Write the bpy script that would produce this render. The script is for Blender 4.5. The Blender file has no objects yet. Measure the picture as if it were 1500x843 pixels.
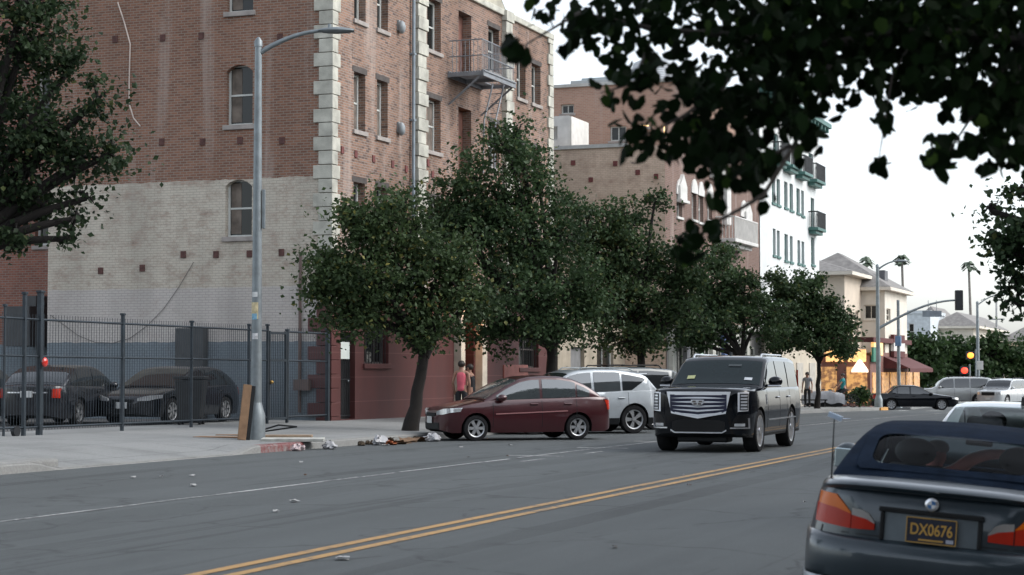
import bpy, bmesh, math, random
import numpy as np
from mathutils import Vector, Matrix, Euler
S = bpy.context.scene
COL = S.collection
R = math.radians
# ------------------------------------------------------------------ camera, sky, sun, exposure
F, YAW, PITCH, CAMZ = 2700.0, 20.84, 2.513, 1.6
cd = bpy.data.cameras.new('camera'); cam = bpy.data.objects.new('camera', cd); COL.objects.link(cam)
cd.sensor_width = 36.0; cd.lens = 36.0 * F / 1500.0
cd.clip_start = 0.1; cd.clip_end = 3000.0
cam.location = (0, 0, CAMZ); cam.rotation_euler = (R(90 + PITCH), 0, R(YAW))
cd.dof.use_dof = True; cd.dof.focus_distance = 38.0; cd.dof.aperture_fstop = 4.0
S.camera = cam
w = bpy.data.worlds.new('World'); S.world = w; w.use_nodes = True
wn = w.node_tree.nodes; wl = w.node_tree.links
bg = wn['Background']
sky = wn.new('ShaderNodeTexSky'); sky.sky_type = 'NISHITA'; sky.sun_disc = False
SUN_EL, SUN_AZ = R(40), R(75)
sky.sun_elevation = SUN_EL; sky.sun_rotation = SUN_AZ
sky.air_density = 1.0; sky.dust_density = 2.0; sky.ozone_density = 1.0
hs = wn.new('ShaderNodeHueSaturation'); hs.inputs['Saturation'].default_value = 0.30
wl.new(sky.outputs[0], hs.inputs['Color']); tn = wn.new('ShaderNodeMix'); tn.data_type = 'RGBA'; tn.blend_type = 'MULTIPLY'; tn.inputs[0].default_value = 1.0; tn.inputs[7].default_value = (.97, 1.0, 1.025, 1)
wl.new(hs.outputs[0], tn.inputs[6]); wl.new(tn.outputs[2], bg.inputs['Color'])
bg.inputs['Strength'].default_value = 0.15
sd = bpy.data.lights.new('sun', 'SUN'); sun = bpy.data.objects.new('sun', sd); COL.objects.link(sun)
sd.energy = 0.6; sd.angle = R(40); sd.color = (1.0, 0.95, 0.9)
sdir = Vector((math.sin(-SUN_AZ) * -math.cos(SUN_EL) * -1, math.cos(SUN_AZ) * math.cos(SUN_EL), math.sin(SUN_EL)))
sdir = Vector((math.sin(SUN_AZ) * math.cos(SUN_EL), math.cos(SUN_AZ) * math.cos(SUN_EL), math.sin(SUN_EL)))
sun.rotation_euler = sdir.to_track_quat('Z', 'Y').to_euler()
S.view_settings.view_transform = 'Standard'; S.view_settings.look = 'None'
S.view_settings.exposure = 1.16; S.view_settings.gamma = 1.0
try: S.view_settings.use_curve_mapping = False
except Exception: pass
S.render.engine = 'CYCLES'; S.cycles.use_denoising = True; S.cycles.max_bounces = 6
S.cycles.transparent_max_bounces = 8; S.cycles.sample_clamp_indirect = 4.0

# ------------------------------------------------------------------ helpers
CT, ST = math.cos(R(YAW)), math.sin(R(YAW))
def c2w(lat, dep): return (lat * CT - dep * ST, dep * CT + lat * ST)
def P(px, dep, py=None):
    """a spot seen in column px of the photograph, dep metres in front of the camera -> world"""
    x, y = c2w((px - 750) / F * dep, dep)
    return (x, y) if py is None else (x, y, CAMZ + (540 - py) * dep / F)
def onX(px, X):                      # where column px meets the vertical plane x = X : (y, depth)
    l = (px - 750) / F; d = X / (l * CT - ST); return d * CT + l * d * ST, d
def onY(px, Y):
    l = (px - 750) / F; d = Y / (CT + l * ST); return l * d * CT - d * ST, d
def zat(py, d): return CAMZ + (540 - py) * d / F

YF = 113.0
def road_z(x, y):
    yy = min(y, YF); z = 0.00245 * yy - 9.07e-5 * yy * yy
    if x > -4: z -= 0.085 * (min(x, -0.3) + 4)
    return z
KERB, FAC, FAC2 = -17.02, -22.4, -20.5
DR0, DR1 = 24.4, 30.6                # driveway apron along the far kerb
def sm(t): t = max(0, min(1, t)); return t * t * (3 - 2 * t)
def walk_z(x, y):
    d = max(0.0, KERB - x); top = road_z(KERB, y) + 0.15 + 0.02 * min(d, 6)
    k = sm((y - DR0 + .5) / .9) * sm((DR1 + .5 - y) / .9)
    ramp = road_z(KERB, y) + 0.02 + (0.15 + .04) * min(d / 2.0, 1) + 0.02 * max(0, min(d, 6) - 2)
    return top * (1 - k) + ramp * k

class MB:
    def __init__(s): s.v = []; s.f = []; s.mi = []; s.cur = 0; s.T = None
    def m(s, i): s.cur = i; return s
    def add(s, vs, fs):
        b = len(s.v)
        if s.T is not None: vs = [tuple(s.T @ Vector(p)) for p in vs]
        s.v += [tuple(p) for p in vs]
        s.f += [tuple(b + i for i in f) for f in fs]; s.mi += [s.cur] * len(fs); return s
    def box(s, c, d, rz=0, rot=None):
        x, y, z = d[0] / 2, d[1] / 2, d[2] / 2
        M = (rot.to_matrix() if rot is not None else Matrix.Rotation(rz, 3, 'Z'))
        vs = [Vector(c) + M @ Vector((a * x, b * y, e * z)) for a in (-1, 1) for b in (-1, 1) for e in (-1, 1)]
        return s.add(vs, [(0, 1, 3, 2), (4, 6, 7, 5), (0, 4, 5, 1), (2, 3, 7, 6), (0, 2, 6, 4), (1, 5, 7, 3)])
    def bb(s, x0, x1, y0, y1, z0, z1): return s.box(((x0 + x1) / 2, (y0 + y1) / 2, (z0 + z1) / 2), (x1 - x0, y1 - y0, z1 - z0))
    def tube(s, pts, r, n=8, cap=True):
        pts = [Vector(p) for p in pts]; k = len(pts)
        rs = r if isinstance(r, (list, tuple)) else [r] * k
        vs = []; fs = []; up = None
        for i, p in enumerate(pts):
            t = (pts[min(i + 1, k - 1)] - pts[max(i - 1, 0)]).normalized()
            if up is None: up = Vector((0, 0, 1)) if abs(t.z) < .9 else Vector((1, 0, 0))
            a = t.cross(up); a = a.normalized() if a.length > 1e-6 else t.orthogonal().normalized()
            b = a.cross(t); up = b
            for j in range(n):
                q = 2 * math.pi * j / n; vs.append(p + (a * math.cos(q) + b * math.sin(q)) * rs[i])
        for i in range(k - 1):
            for j in range(n):
                fs.append((i * n + j, i * n + (j + 1) % n, (i + 1) * n + (j + 1) % n, (i + 1) * n + j))
        if cap: fs += [tuple(reversed(range(n))), tuple(range((k - 1) * n, k * n))]
        return s.add(vs, fs)
    def ell(s, c, r, nu=14, nv=9, rot=None):
        vs = []; fs = []; M = rot.to_matrix() if rot is not None else None
        for i in range(nv + 1):
            th = math.pi * i / nv
            for j in range(nu):
                ph = 2 * math.pi * j / nu
                p = Vector((r[0] * math.sin(th) * math.cos(ph), r[1] * math.sin(th) * math.sin(ph), r[2] * math.cos(th)))
                if M: p = M @ p
                vs.append(Vector(c) + p)
        for i in range(nv):
            for j in range(nu): fs.append((i * nu + j, (i + 1) * nu + j, (i + 1) * nu + (j + 1) % nu, i * nu + (j + 1) % nu))
        return s.add(vs, fs)
    def prism(s, poly, a, b, fn):
        """poly: 2-D outline; fn(u, v, w) -> 3-D; w runs from a to b"""
        n = len(poly); vs = [fn(u, v, a) for u, v in poly] + [fn(u, v, b) for u, v in poly]
        return s.add(vs, [tuple(reversed(range(n))), tuple(range(n, 2 * n))] + [(i, (i + 1) % n, n + (i + 1) % n, n + i) for i in range(n)])
    def lathe(s, prof, c=(0, 0, 0), n=20, axis='z'):
        vs = []; fs = []; k = len(prof)
        for r, h in prof:
            for j in range(n):
                q = 2 * math.pi * j / n; a, b = r * math.cos(q), r * math.sin(q)
                p = (a, b, h) if axis == 'z' else ((a, h, b) if axis == 'y' else (h, a, b))
                vs.append((c[0] + p[0], c[1] + p[1], c[2] + p[2]))
        for i in range(k - 1):
            for j in range(n): fs.append((i * n + j, i * n + (j + 1) % n, (i + 1) * n + (j + 1) % n, (i + 1) * n + j))
        return s.add(vs, fs)
    def grid(s, fn, us, vs_):
        vs = [fn(u, v) for u in us for v in vs_]; m = len(vs_)
        return s.add(vs, [(i * m + j, (i + 1) * m + j, (i + 1) * m + j + 1, i * m + j + 1) for i in range(len(us) - 1) for j in range(m - 1)])

def root_of(o):
    while o.parent: o = o.parent
    return o
def obj(name, mb, mat, parent=None, ws=False, smooth=None, bevel=0, weld=False):
    """ws: mb holds world coordinates (the parent thing is unrotated)"""
    me = bpy.data.meshes.new(name)
    vs = mb.v
    if ws and parent is not None:
        q = root_of(parent).location; vs = [(a - q.x, b - q.y, c - q.z) for a, b, c in vs]
    me.from_pydata(vs, [], mb.f)
    mats = mat if isinstance(mat, (list, tuple)) else [mat]
    for x in mats: me.materials.append(x)
    if len(mats) > 1: me.polygons.foreach_set('material_index', mb.mi)
    if weld or smooth is not None:
        bm = bmesh.new(); bm.from_mesh(me)
        if weld: bmesh.ops.remove_doubles(bm, verts=bm.verts, dist=1e-4)
        bmesh.ops.recalc_face_normals(bm, faces=bm.faces); bm.to_mesh(me); bm.free()
    if smooth is not None:
        me.shade_smooth(); me.set_sharp_from_angle(angle=R(smooth))
    o = bpy.data.objects.new(name, me); COL.objects.link(o)
    if parent is not None: o.parent = parent
    if bevel:
        b = o.modifiers.new('bevel', 'BEVEL'); b.width = bevel; b.segments = 2; b.limit_method = 'ANGLE'; b.angle_limit = R(50)
    return o
def tag(o, label, cat, group=None, kind=None):
    o['label'] = label; o['category'] = cat
    if group: o['group'] = group
    if kind: o['kind'] = kind
    return o
def thing(name, label, cat, loc=(0, 0, 0), rz=0, group=None):
    o = bpy.data.objects.new(name, None); COL.objects.link(o); o.empty_display_size = .2
    o.location = loc; o.rotation_euler = (0, 0, rz); return tag(o, label, cat, group)
def struct(name, mb, mat, smooth=None):
    o = obj(name, mb, mat, smooth=smooth); o['kind'] = 'structure'; return o

# ------------------------------------------------------------------ materials
MATS = {}
def newmat(name):
    m = bpy.data.materials.new(name); m.use_nodes = True; nt = m.node_tree
    return m, nt, nt.nodes, nt.links, nt.nodes['Principled BSDF']
def mix(nt, a, b, fac, mode='MIX'):
    n = nt.nodes.new('ShaderNodeMix'); n.data_type = 'RGBA'; n.blend_type = mode
    for sock, val in ((n.inputs[0], fac), (n.inputs[6], a), (n.inputs[7], b)):
        if hasattr(val, 'is_linked'): nt.links.new(val, sock)
        else: sock.default_value = val if isinstance(val, (int, float)) else (tuple(val) + (1,))[:4]
    return n.outputs[2]
def noise(nt, vec, scale, detail=4, rough=.55):
    n = nt.nodes.new('ShaderNodeTexNoise'); n.inputs['Scale'].default_value = scale; n.inputs['Detail'].default_value = detail
    n.inputs['Roughness'].default_value = rough
    if vec is not None: nt.links.new(vec, n.inputs['Vector'])
    return n.outputs[0]
def ramp(nt, fac, a, b, ca=(0, 0, 0), cb=(1, 1, 1)):
    n = nt.nodes.new('ShaderNodeValToRGB'); n.color_ramp.elements[0].position = a; n.color_ramp.elements[1].position = b
    n.color_ramp.elements[0].color = tuple(ca) + (1,); n.color_ramp.elements[1].color = tuple(cb) + (1,)
    nt.links.new(fac, n.inputs[0]); return n.outputs[0]
def objco(nt): return nt.nodes.new('ShaderNodeTexCoord').outputs['Object']
def mapping(nt, vec, scale=(1, 1, 1)):
    n = nt.nodes.new('ShaderNodeMapping'); n.inputs['Scale'].default_value = scale; nt.links.new(vec, n.inputs['Vector']); return n.outputs[0]
def math_(nt, op, a, b=None):
    n = nt.nodes.new('ShaderNodeMath'); n.operation = op
    for i, v in enumerate((a, b)):
        if v is None: continue
        if hasattr(v, 'is_linked'): nt.links.new(v, n.inputs[i])
        else: n.inputs[i].default_value = v
    return n.outputs[0]
def pm(name, col, rough=.6, metal=0, var=.18, scale=3.0, bump=0, coat=0, spec=.5, emit=None, es=1.0, ior=None):
    if name in MATS: return MATS[name]
    m, nt, N, L, b = newmat(name); co = objco(nt)
    dark = tuple(c * (1 - var) for c in col); lite = tuple(min(1, c * (1 + var)) for c in col)
    nz = noise(nt, co, scale, 5)
    L.new(mix(nt, dark, lite, ramp(nt, nz, .3, .7)), b.inputs['Base Color'])
    b.inputs['Roughness'].default_value = rough; b.inputs['Metallic'].default_value = metal
    b.inputs['Specular IOR Level'].default_value = spec
    if ior: b.inputs['IOR'].default_value = ior
    if coat: b.inputs['Coat Weight'].default_value = coat; b.inputs['Coat Roughness'].default_value = .04
    if emit: b.inputs['Emission Color'].default_value = tuple(emit) + (1,); b.inputs['Emission Strength'].default_value = es
    if bump:
        bn = N.new('ShaderNodeBump'); bn.inputs['Strength'].default_value = bump; bn.inputs['Distance'].default_value = .02
        L.new(noise(nt, co, scale * 12, 3), bn.inputs['Height']); L.new(bn.outputs[0], b.inputs['Normal'])
    MATS[name] = m; return m
def paint(name, col, metal=.25, rough=.32, dirt=.12):
    return pm(name, col, rough, metal, dirt, 2.5, 0, 1.0)
def glass_dark(name, col=(.012, .015, .017), ior=1.75):
    return pm(name, col, .03, 0, .1, 2, 0, 0, .5, ior=ior)
def glass_clear(name, tint=(.55, .62, .62)):
    if name in MATS: return MATS[name]
    m, nt, N, L, b = newmat(name); N.remove(b)
    tr = N.new('ShaderNodeBsdfTransparent'); tr.inputs[0].default_value = tint + (1,)
    gl = N.new('ShaderNodeBsdfGlossy'); gl.inputs['Roughness'].default_value = .03
    fr = N.new('ShaderNodeFresnel'); fr.inputs[0].default_value = 1.13; mx = N.new('ShaderNodeMixShader')
    L.new(fr.outputs[0], mx.inputs[0]); L.new(tr.outputs[0], mx.inputs[1]); L.new(gl.outputs[0], mx.inputs[2])
    L.new(mx.outputs[0], N['Material Output'].inputs[0]); MATS[name] = m; return m

def brick(name, c1, c2, mortar, z_zones=(), stain=.35, bw=.21, rh=.074, fleck=None, mort=.012):
    """z_zones: (z0, z1, colour, wear) paint coats over the brick, with worn edges of their own"""
    m, nt, N, L, b = newmat(name); co = objco(nt)
    sp = N.new('ShaderNodeSeparateXYZ'); L.new(co, sp.inputs[0])
    u = math_(nt, 'ADD', sp.outputs[0], sp.outputs[1])
    cb = N.new('ShaderNodeCombineXYZ'); L.new(u, cb.inputs[0]); L.new(sp.outputs[2], cb.inputs[1])
    br = N.new('ShaderNodeTexBrick'); L.new(cb.outputs[0], br.inputs['Vector'])
    br.inputs['Scale'].default_value = 1; br.inputs['Brick Width'].default_value = bw; br.inputs['Row Height'].default_value = rh
    br.inputs['Mortar Size'].default_value = mort; br.inputs['Mortar Smooth'].default_value = .3; br.inputs['Bias'].default_value = -.1
    br.inputs['Color1'].default_value = c1 + (1,); br.inputs['Color2'].default_value = c2 + (1,); br.inputs['Mortar'].default_value = mortar + (1,)
    col = br.outputs[0]
    if fleck:                                             # some over-burnt dark bricks
        b2 = N.new('ShaderNodeTexBrick'); L.new(cb.outputs[0], b2.inputs['Vector'])
        for k, v in (('Scale', 1), ('Brick Width', bw), ('Row Height', rh), ('Mortar Size', 0), ('Bias', -.55)): b2.inputs[k].default_value = v
        b2.inputs['Color1'].default_value = (0, 0, 0, 1); b2.inputs['Color2'].default_value = (1, 1, 1, 1)
        col = mix(nt, col, fleck, ramp(nt, b2.outputs[0], .3, .7))
    st = noise(nt, mapping(nt, co, (.5, .5, .22)), 1.0, 6, .65)
    col = mix(nt, col, mix(nt, col, (.55, .5, .47), .75, 'MULTIPLY'), math_(nt, 'MULTIPLY', ramp(nt, st, .42, .64), stain))
    st2 = noise(nt, mapping(nt, co, (1.4, 1.4, .12)), 1.0, 5, .6)
    col = mix(nt, col, (.42, .36, .32), math_(nt, 'MULTIPLY', ramp(nt, st2, .54, .74), .6))
    for z0, z1, pc, wear in z_zones:
        wob = math_(nt, 'MULTIPLY', math_(nt, 'SUBTRACT', noise(nt, co, 3.0, 3), .5), .10)
        zz = math_(nt, 'ADD', sp.outputs[2], wob)
        k = math_(nt, 'MULTIPLY', math_(nt, 'GREATER_THAN', zz, z0), math_(nt, 'LESS_THAN', zz, z1))
        wn_ = ramp(nt, noise(nt, mapping(nt, co, (1, 1, 1.6)), 1.9, 10, .78), .56 - wear * .12, .70)
        mo = math_(nt, 'MULTIPLY', br.outputs['Fac'], .42)
        pcol = mix(nt, pc, tuple(c * .72 for c in pc), ramp(nt, noise(nt, mapping(nt, co, (1, 1, .3)), .9, 6), .4, .75))
        pcol = mix(nt, pcol, tuple(c * .45 for c in pc), mo)
        kk = math_(nt, 'MULTIPLY', k, math_(nt, 'SUBTRACT', 1.0, math_(nt, 'MULTIPLY', wn_, wear)))
        col = mix(nt, col, pcol, kk)
    L.new(col, b.inputs['Base Color']); b.inputs['Roughness'].default_value = .88; b.inputs['Specular IOR Level'].default_value = .25
    bn = N.new('ShaderNodeBump'); bn.inputs['Strength'].default_value = .5; bn.inputs['Distance'].default_value = .012
    L.new(math_(nt, 'SUBTRACT', 1.0, br.outputs['Fac']), bn.inputs['Height']); L.new(bn.outputs[0], b.inputs['Normal'])
    return m
def asphalt(name, base, streaks=True):
    m, nt, N, L, b = newmat(name); co = objco(nt)
    fine = noise(nt, co, 60, 4, .7); big = noise(nt, mapping(nt, co, (.35, .08, 1)), 1, 6, .65); mid = noise(nt, co, 1.6, 6, .7)
    c = mix(nt, tuple(x * .72 for x in base), tuple(x * 1.3 for x in base), ramp(nt, fine, .3, .7))
    c = mix(nt, c, tuple(x * .48 for x in base), math_(nt, 'MULTIPLY', ramp(nt, big, .45, .7), .75))
    fl = noise(nt, mapping(nt, co, (1.6, .5, 1)), 1, 8, .7); c = mix(nt, c, tuple(x * .5 for x in base), math_(nt, 'MULTIPLY', ramp(nt, fl, .55, .72), .6))
    c = mix(nt, c, tuple(x * 1.5 for x in base), math_(nt, 'MULTIPLY', ramp(nt, mid, .55, .8), .4))
    if streaks:
        tr = noise(nt, mapping(nt, co, (1.1, .025, 1)), 1, 5, .6); c = mix(nt, c, tuple(x * .5 for x in base), math_(nt, 'MULTIPLY', ramp(nt, tr, .5, .66), .55)); c = mix(nt, c, tuple(x * 1.45 for x in base), math_(nt, 'MULTIPLY', ramp(nt, tr, .46, .34), .4))
        vo = N.new('ShaderNodeTexVoronoi'); vo.feature = 'DISTANCE_TO_EDGE'; vo.inputs['Scale'].default_value = .35
        wv = N.new('ShaderNodeVectorMath'); wv.operation = 'ADD'; L.new(co, wv.inputs[0])
        nn = N.new('ShaderNodeTexNoise'); nn.inputs['Scale'].default_value = 1.2; L.new(co, nn.inputs['Vector']); L.new(nn.outputs[1], wv.inputs[1])
        L.new(wv.outputs[0], vo.inputs['Vector'])
        c = mix(nt, c, tuple(x * .35 for x in base), math_(nt, 'MULTIPLY', math_(nt, 'MULTIPLY', ramp(nt, vo.outputs[0], .002, .02, (1, 1, 1), (0, 0, 0)), ramp(nt, mid, .42, .55)), .6))
    L.new(c, b.inputs['Base Color'])
    b.inputs['Roughness'].default_value = .8; b.inputs['Specular IOR Level'].default_value = .35
    bn = N.new('ShaderNodeBump'); bn.inputs['Strength'].default_value = .5; bn.inputs['Distance'].default_value = .015
    L.new(fine, bn.inputs['Height']); L.new(bn.outputs[0], b.inputs['Normal']); return m
def worn_paint(name, col, under, wear):
    m, nt, N, L, b = newmat(name); co = objco(nt)
    n1 = noise(nt, co, 9, 8, .75); n2 = noise(nt, mapping(nt, co, (1, .25, 1)), 1.3, 5, .6)
    k = math_(nt, 'ADD', math_(nt, 'MULTIPLY', n1, .6), math_(nt, 'MULTIPLY', n2, .4))
    L.new(mix(nt, col, under, ramp(nt, k, .56 - wear * .16, .66 - wear * .1)), b.inputs['Base Color']); b.inputs['Roughness'].default_value = .75; return m
def concrete(name, base, slab=2.0):
    m, nt, N, L, b = newmat(name); co = objco(nt)
    fine = noise(nt, co, 25, 5, .7); big = noise(nt, co, .55, 7, .68)
    c = mix(nt, tuple(x * .82 for x in base), tuple(x * 1.15 for x in base), ramp(nt, fine, .3, .7))
    c = mix(nt, c, tuple(x * .55 for x in base), math_(nt, 'MULTIPLY', ramp(nt, big, .45, .75), .7))
    if slab:
        br = N.new('ShaderNodeTexBrick'); L.new(co, br.inputs['Vector']); br.offset = 0
        for k, v in (('Scale', 1), ('Brick Width', slab), ('Row Height', slab), ('Mortar Size', .012)): br.inputs[k].default_value = v
        c = mix(nt, c, tuple(x * .4 for x in base), math_(nt, 'MULTIPLY', br.outputs['Fac'], .8))
    L.new(c, b.inputs['Base Color']); b.inputs['Roughness'].default_value = .9; b.inputs['Specular IOR Level'].default_value = .25
    bn = N.new('ShaderNodeBump'); bn.inputs['Strength'].default_value = .2; bn.inputs['Distance'].default_value = .01
    L.new(fine, bn.inputs['Height']); L.new(bn.outputs[0], b.inputs['Normal']); return m
def leafmat(name, ca, cb, cc, trans=.35, spec=.22):
    m, nt, N, L, b = newmat(name)
    g = N.new('ShaderNodeNewGeometry'); rp = N.new('ShaderNodeValToRGB'); L.new(g.outputs['Random Per Island'], rp.inputs[0])
    e = rp.color_ramp.elements; e[0].position = 0; e[0].color = ca + (1,); e[1].position = 1; e[1].color = cc + (1,)
    x = rp.color_ramp.elements.new(.6); x.color = cb + (1,)
    y = rp.color_ramp.elements.new(.93); y.color = cb + (1,)
    cl = noise(nt, objco(nt), .8, 4, .6)
    c = mix(nt, mix(nt, rp.outputs[0], (.45, .5, .5), 1.0, 'MULTIPLY'), rp.outputs[0], ramp(nt, cl, .35, .65))
    L.new(c, b.inputs['Base Color']); b.inputs['Roughness'].default_value = .55; b.inputs['Specular IOR Level'].default_value = spec
    t = N.new('ShaderNodeBsdfTranslucent'); L.new(c, t.inputs[0]); mx = N.new('ShaderNodeMixShader'); mx.inputs[0].default_value = trans
    L.new(b.outputs[0], mx.inputs[1]); L.new(t.outputs[0], mx.inputs[2]); L.new(mx.outputs[0], N['Material Output'].inputs[0]); return m

# ------------------------------------------------------------------ the setting
ASPH = (.070, .077, .078)
M_asph = asphalt('asphalt', ASPH); M_yard = asphalt('yard_asphalt', (.10, .10, .10), False)
M_conc = concrete('pavement_concrete', (.235, .24, .235), 1.6); M_kerbc = concrete('kerb_concrete', (.24, .24, .23), 0)
ys = [-60, -20, 0] + [i * 3.0 for i in range(1, 40)] + [125, 160, 220, 400, 900]
g = MB().grid(lambda x, y: (x, y, road_z(-8, y) - .06 + (-.40 if x > -6 else 0)), [-900, -300, -100, -40, -16, -6, -.25, 3, 40, 300, 900], ys)
struct('ground', g, concrete('ground_dirt', (.16, .155, .14), 0))
g = MB().grid(lambda x, y: (x, y, road_z(x, y)), [KERB, -15, -12, -9, -6, -4, -3, -2, -1, -.3], [y for y in ys if y <= 400])
struct('road', g, M_asph)
g = MB().grid(lambda x, y: (x, y, road_z(-8, y) + .004), [-160, -60, -40, -25, -16.9], [102.9, 105, 108, 112.2]); struct('cross_street', g, M_asph)
# far pavement, with the driveway apron, and its kerb face
WY = [-30, -10, 0, 10, 18, 22] + [23 + i * .25 for i in range(36)] + [32.5 + i * 2 for i in range(35)] + [102.8]
xs = [KERB, -17.2, -17.5, -18, -18.5, -19, -20, -21, FAC, -24]
g = MB().grid(lambda x, y: (x, y, walk_z(x, y)), xs, WY); struct('pavement', g, M_conc)
g = MB()
RK = (30.9, 32.7)
def kerbrun(mb, y0, y1, st):
    n = max(1, int((y1 - y0) / st)); yy = [y0 + (y1 - y0) * i / n for i in range(n + 1)]
    prof = lambda y: [(KERB + .03, road_z(KERB, y) - .05), (KERB + .02, walk_z(KERB, y) - .03), (KERB - .012, walk_z(KERB, y) + .005), (KERB - .15, walk_z(KERB - .15, y) + .005), (KERB - .15, walk_z(KERB, y) - .1)]
    mb.grid(lambda y, i: (prof(y)[i][0], y, prof(y)[i][1]), yy, [0, 1, 2, 3, 4])
kerbrun(g, -30, 31.2, .25); kerbrun(g, 33.0, 102.8, 1.0); struct('kerb', g, M_kerbc)
g = MB(); kerbrun(g, 31.2, 33.0, .25); struct('red_kerb', g, worn_paint('red_kerb_paint', (.17, .045, .045), (.22, .21, .2), .6))
g = MB().grid(lambda x, y: (x, y, walk_z(FAC, y) - .005), [-70, -45, -35, -28, FAC - .3], [-30, 0, 20, 35, 44.9]); struct('parking_yard', g, M_yard)
g = MB().bb(-17.2, -16.9, 100.6, 102.9, road_z(-17, 102) - .1, road_z(-17, 102) + .155); g.bb(-21, -17.2, 102.75, 102.95, road_z(-17, 102) - .1, road_z(-17, 102) + .155)
struct('yellow_kerb', g, worn_paint('yellow_kerb_paint', (.55, .28, .07), (.25, .24, .2), .2))
g = MB().grid(lambda x, y: (x, y, road_z(-8, y) + .14), [-60, -30, -17.2], [112.3, 130, 160, 300]); g.bb(-60, -17.1, 112.15, 112.32, -1.1, road_z(-8, 112) + .145)
g.bb(-17.25, -17.08, 112.3, 300, -1.1, road_z(-8, 113) + .145); struct('far_pavement', g, M_conc)
g = MB().grid(lambda x, y: (x, y, road_z(-.3, y) + .14), [-.14, 1, 2.5, 5], [y for y in ys if -30 <= y <= 300]); g.grid(lambda y, i: (-.3 + .16 * (i > 0), y, road_z(-.3, y) + (-.03 if i == 0 else .14)), [y for y in ys if -30 <= y <= 300], [0, 1])
struct('near_pavement', g, M_conc)
# painted lines
def stripe(mb, xc, wd, y0, y1, st=1.0, dz=.005):
    n = max(1, int((y1 - y0) / st))
    mb.grid(lambda x, y: (x, y, road_z(x, y) + dz), [xc - wd / 2, xc + wd / 2], [y0 + (y1 - y0) * i / n for i in range(n + 1)])
g = MB()
for dx in (-.14, .14): stripe(g, -7.19 + dx, .125, 2, 101)
struct('yellow_line', g, worn_paint('yellow_line_paint', (.40, .235, .085), ASPH, .5))
random.seed(4); g = MB(); y = 10.0
while y < 99:
    ln = random.choice([1.2, 2.2, 3.4]); stripe(g, -11.75 + random.uniform(-.02, .02), random.uniform(.05, .085), y, y + ln, .6); y += ln + random.choice([0, 0, .05, .25, .5])
for yy in (29.9, 33.3): stripe(g, -11.2, .1, yy, yy + 1.1)
for yy in (32.0, 36, 40, 44.5): g.grid(lambda x, y: (x, y, road_z(x, y) + .0045), [-12.3, -11.2], [yy, yy + .14])
struct('white_line', g, worn_paint('white_line_paint', (.47, .47, .46), ASPH, .7))
g = MB()
for i in range(9): g.grid(lambda x, y: (x, y, road_z(x, y) + .006), [KERB + 1 + i * 1.75, KERB + 1.6 + i * 1.75], [98.8, 101.6])
struct('crossing_marks', g, worn_paint('crossing_paint', (.5, .5, .48), ASPH, .6))

# ------------------------------------------------------------------ walls with openings
def PT(ax, c, u, z, d=0): return (c + d, u, z) if ax == 'x' else (u, c - d, z)
def wall(mb, ax, c, u0, u1, z0, z1, holes=(), depth=.28, sub=None):
    us = sorted({u0, u1} | {h[0] for h in holes} | {h[1] for h in holes}); zs = sorted({z0, z1} | {h[2] for h in holes} | {h[3] for h in holes})
    us = [u for u in us if u0 <= u <= u1]; zs = [z for z in zs if z0 <= z <= z1]
    for a, b in zip(us, us[1:]):
        for e, f in zip(zs, zs[1:]):
            if any(h[0] <= (a + b) / 2 <= h[1] and h[2] <= (e + f) / 2 <= h[3] for h in holes): continue
            q = [PT(ax, c, a, e), PT(ax, c, b, e), PT(ax, c, b, f), PT(ax, c, a, f)]
            mb.add(q, [(0, 1, 2, 3)])
    for a, b, e, f in [h[:4] for h in holes]:
        for p, q in (((a, e), (b, e)), ((b, e), (b, f)), ((b, f), (a, f)), ((a, f), (a, e))):
            mb.add([PT(ax, c, *p), PT(ax, c, *q), PT(ax, c, *q, -depth), PT(ax, c, *p, -depth)], [(0, 1, 2, 3)])
def slab(mb, ax, c, u0, u1, z0, z1, d0, d1):
    p = [PT(ax, c, u0, z0, d0), PT(ax, c, u1, z1, d1)]
    a = [min(p[0][i], p[1][i]) for i in range(3)]; b = [max(p[0][i], p[1][i]) for i in range(3)]
    mb.bb(a[0], b[0], a[1], b[1], a[2], b[2])
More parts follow.
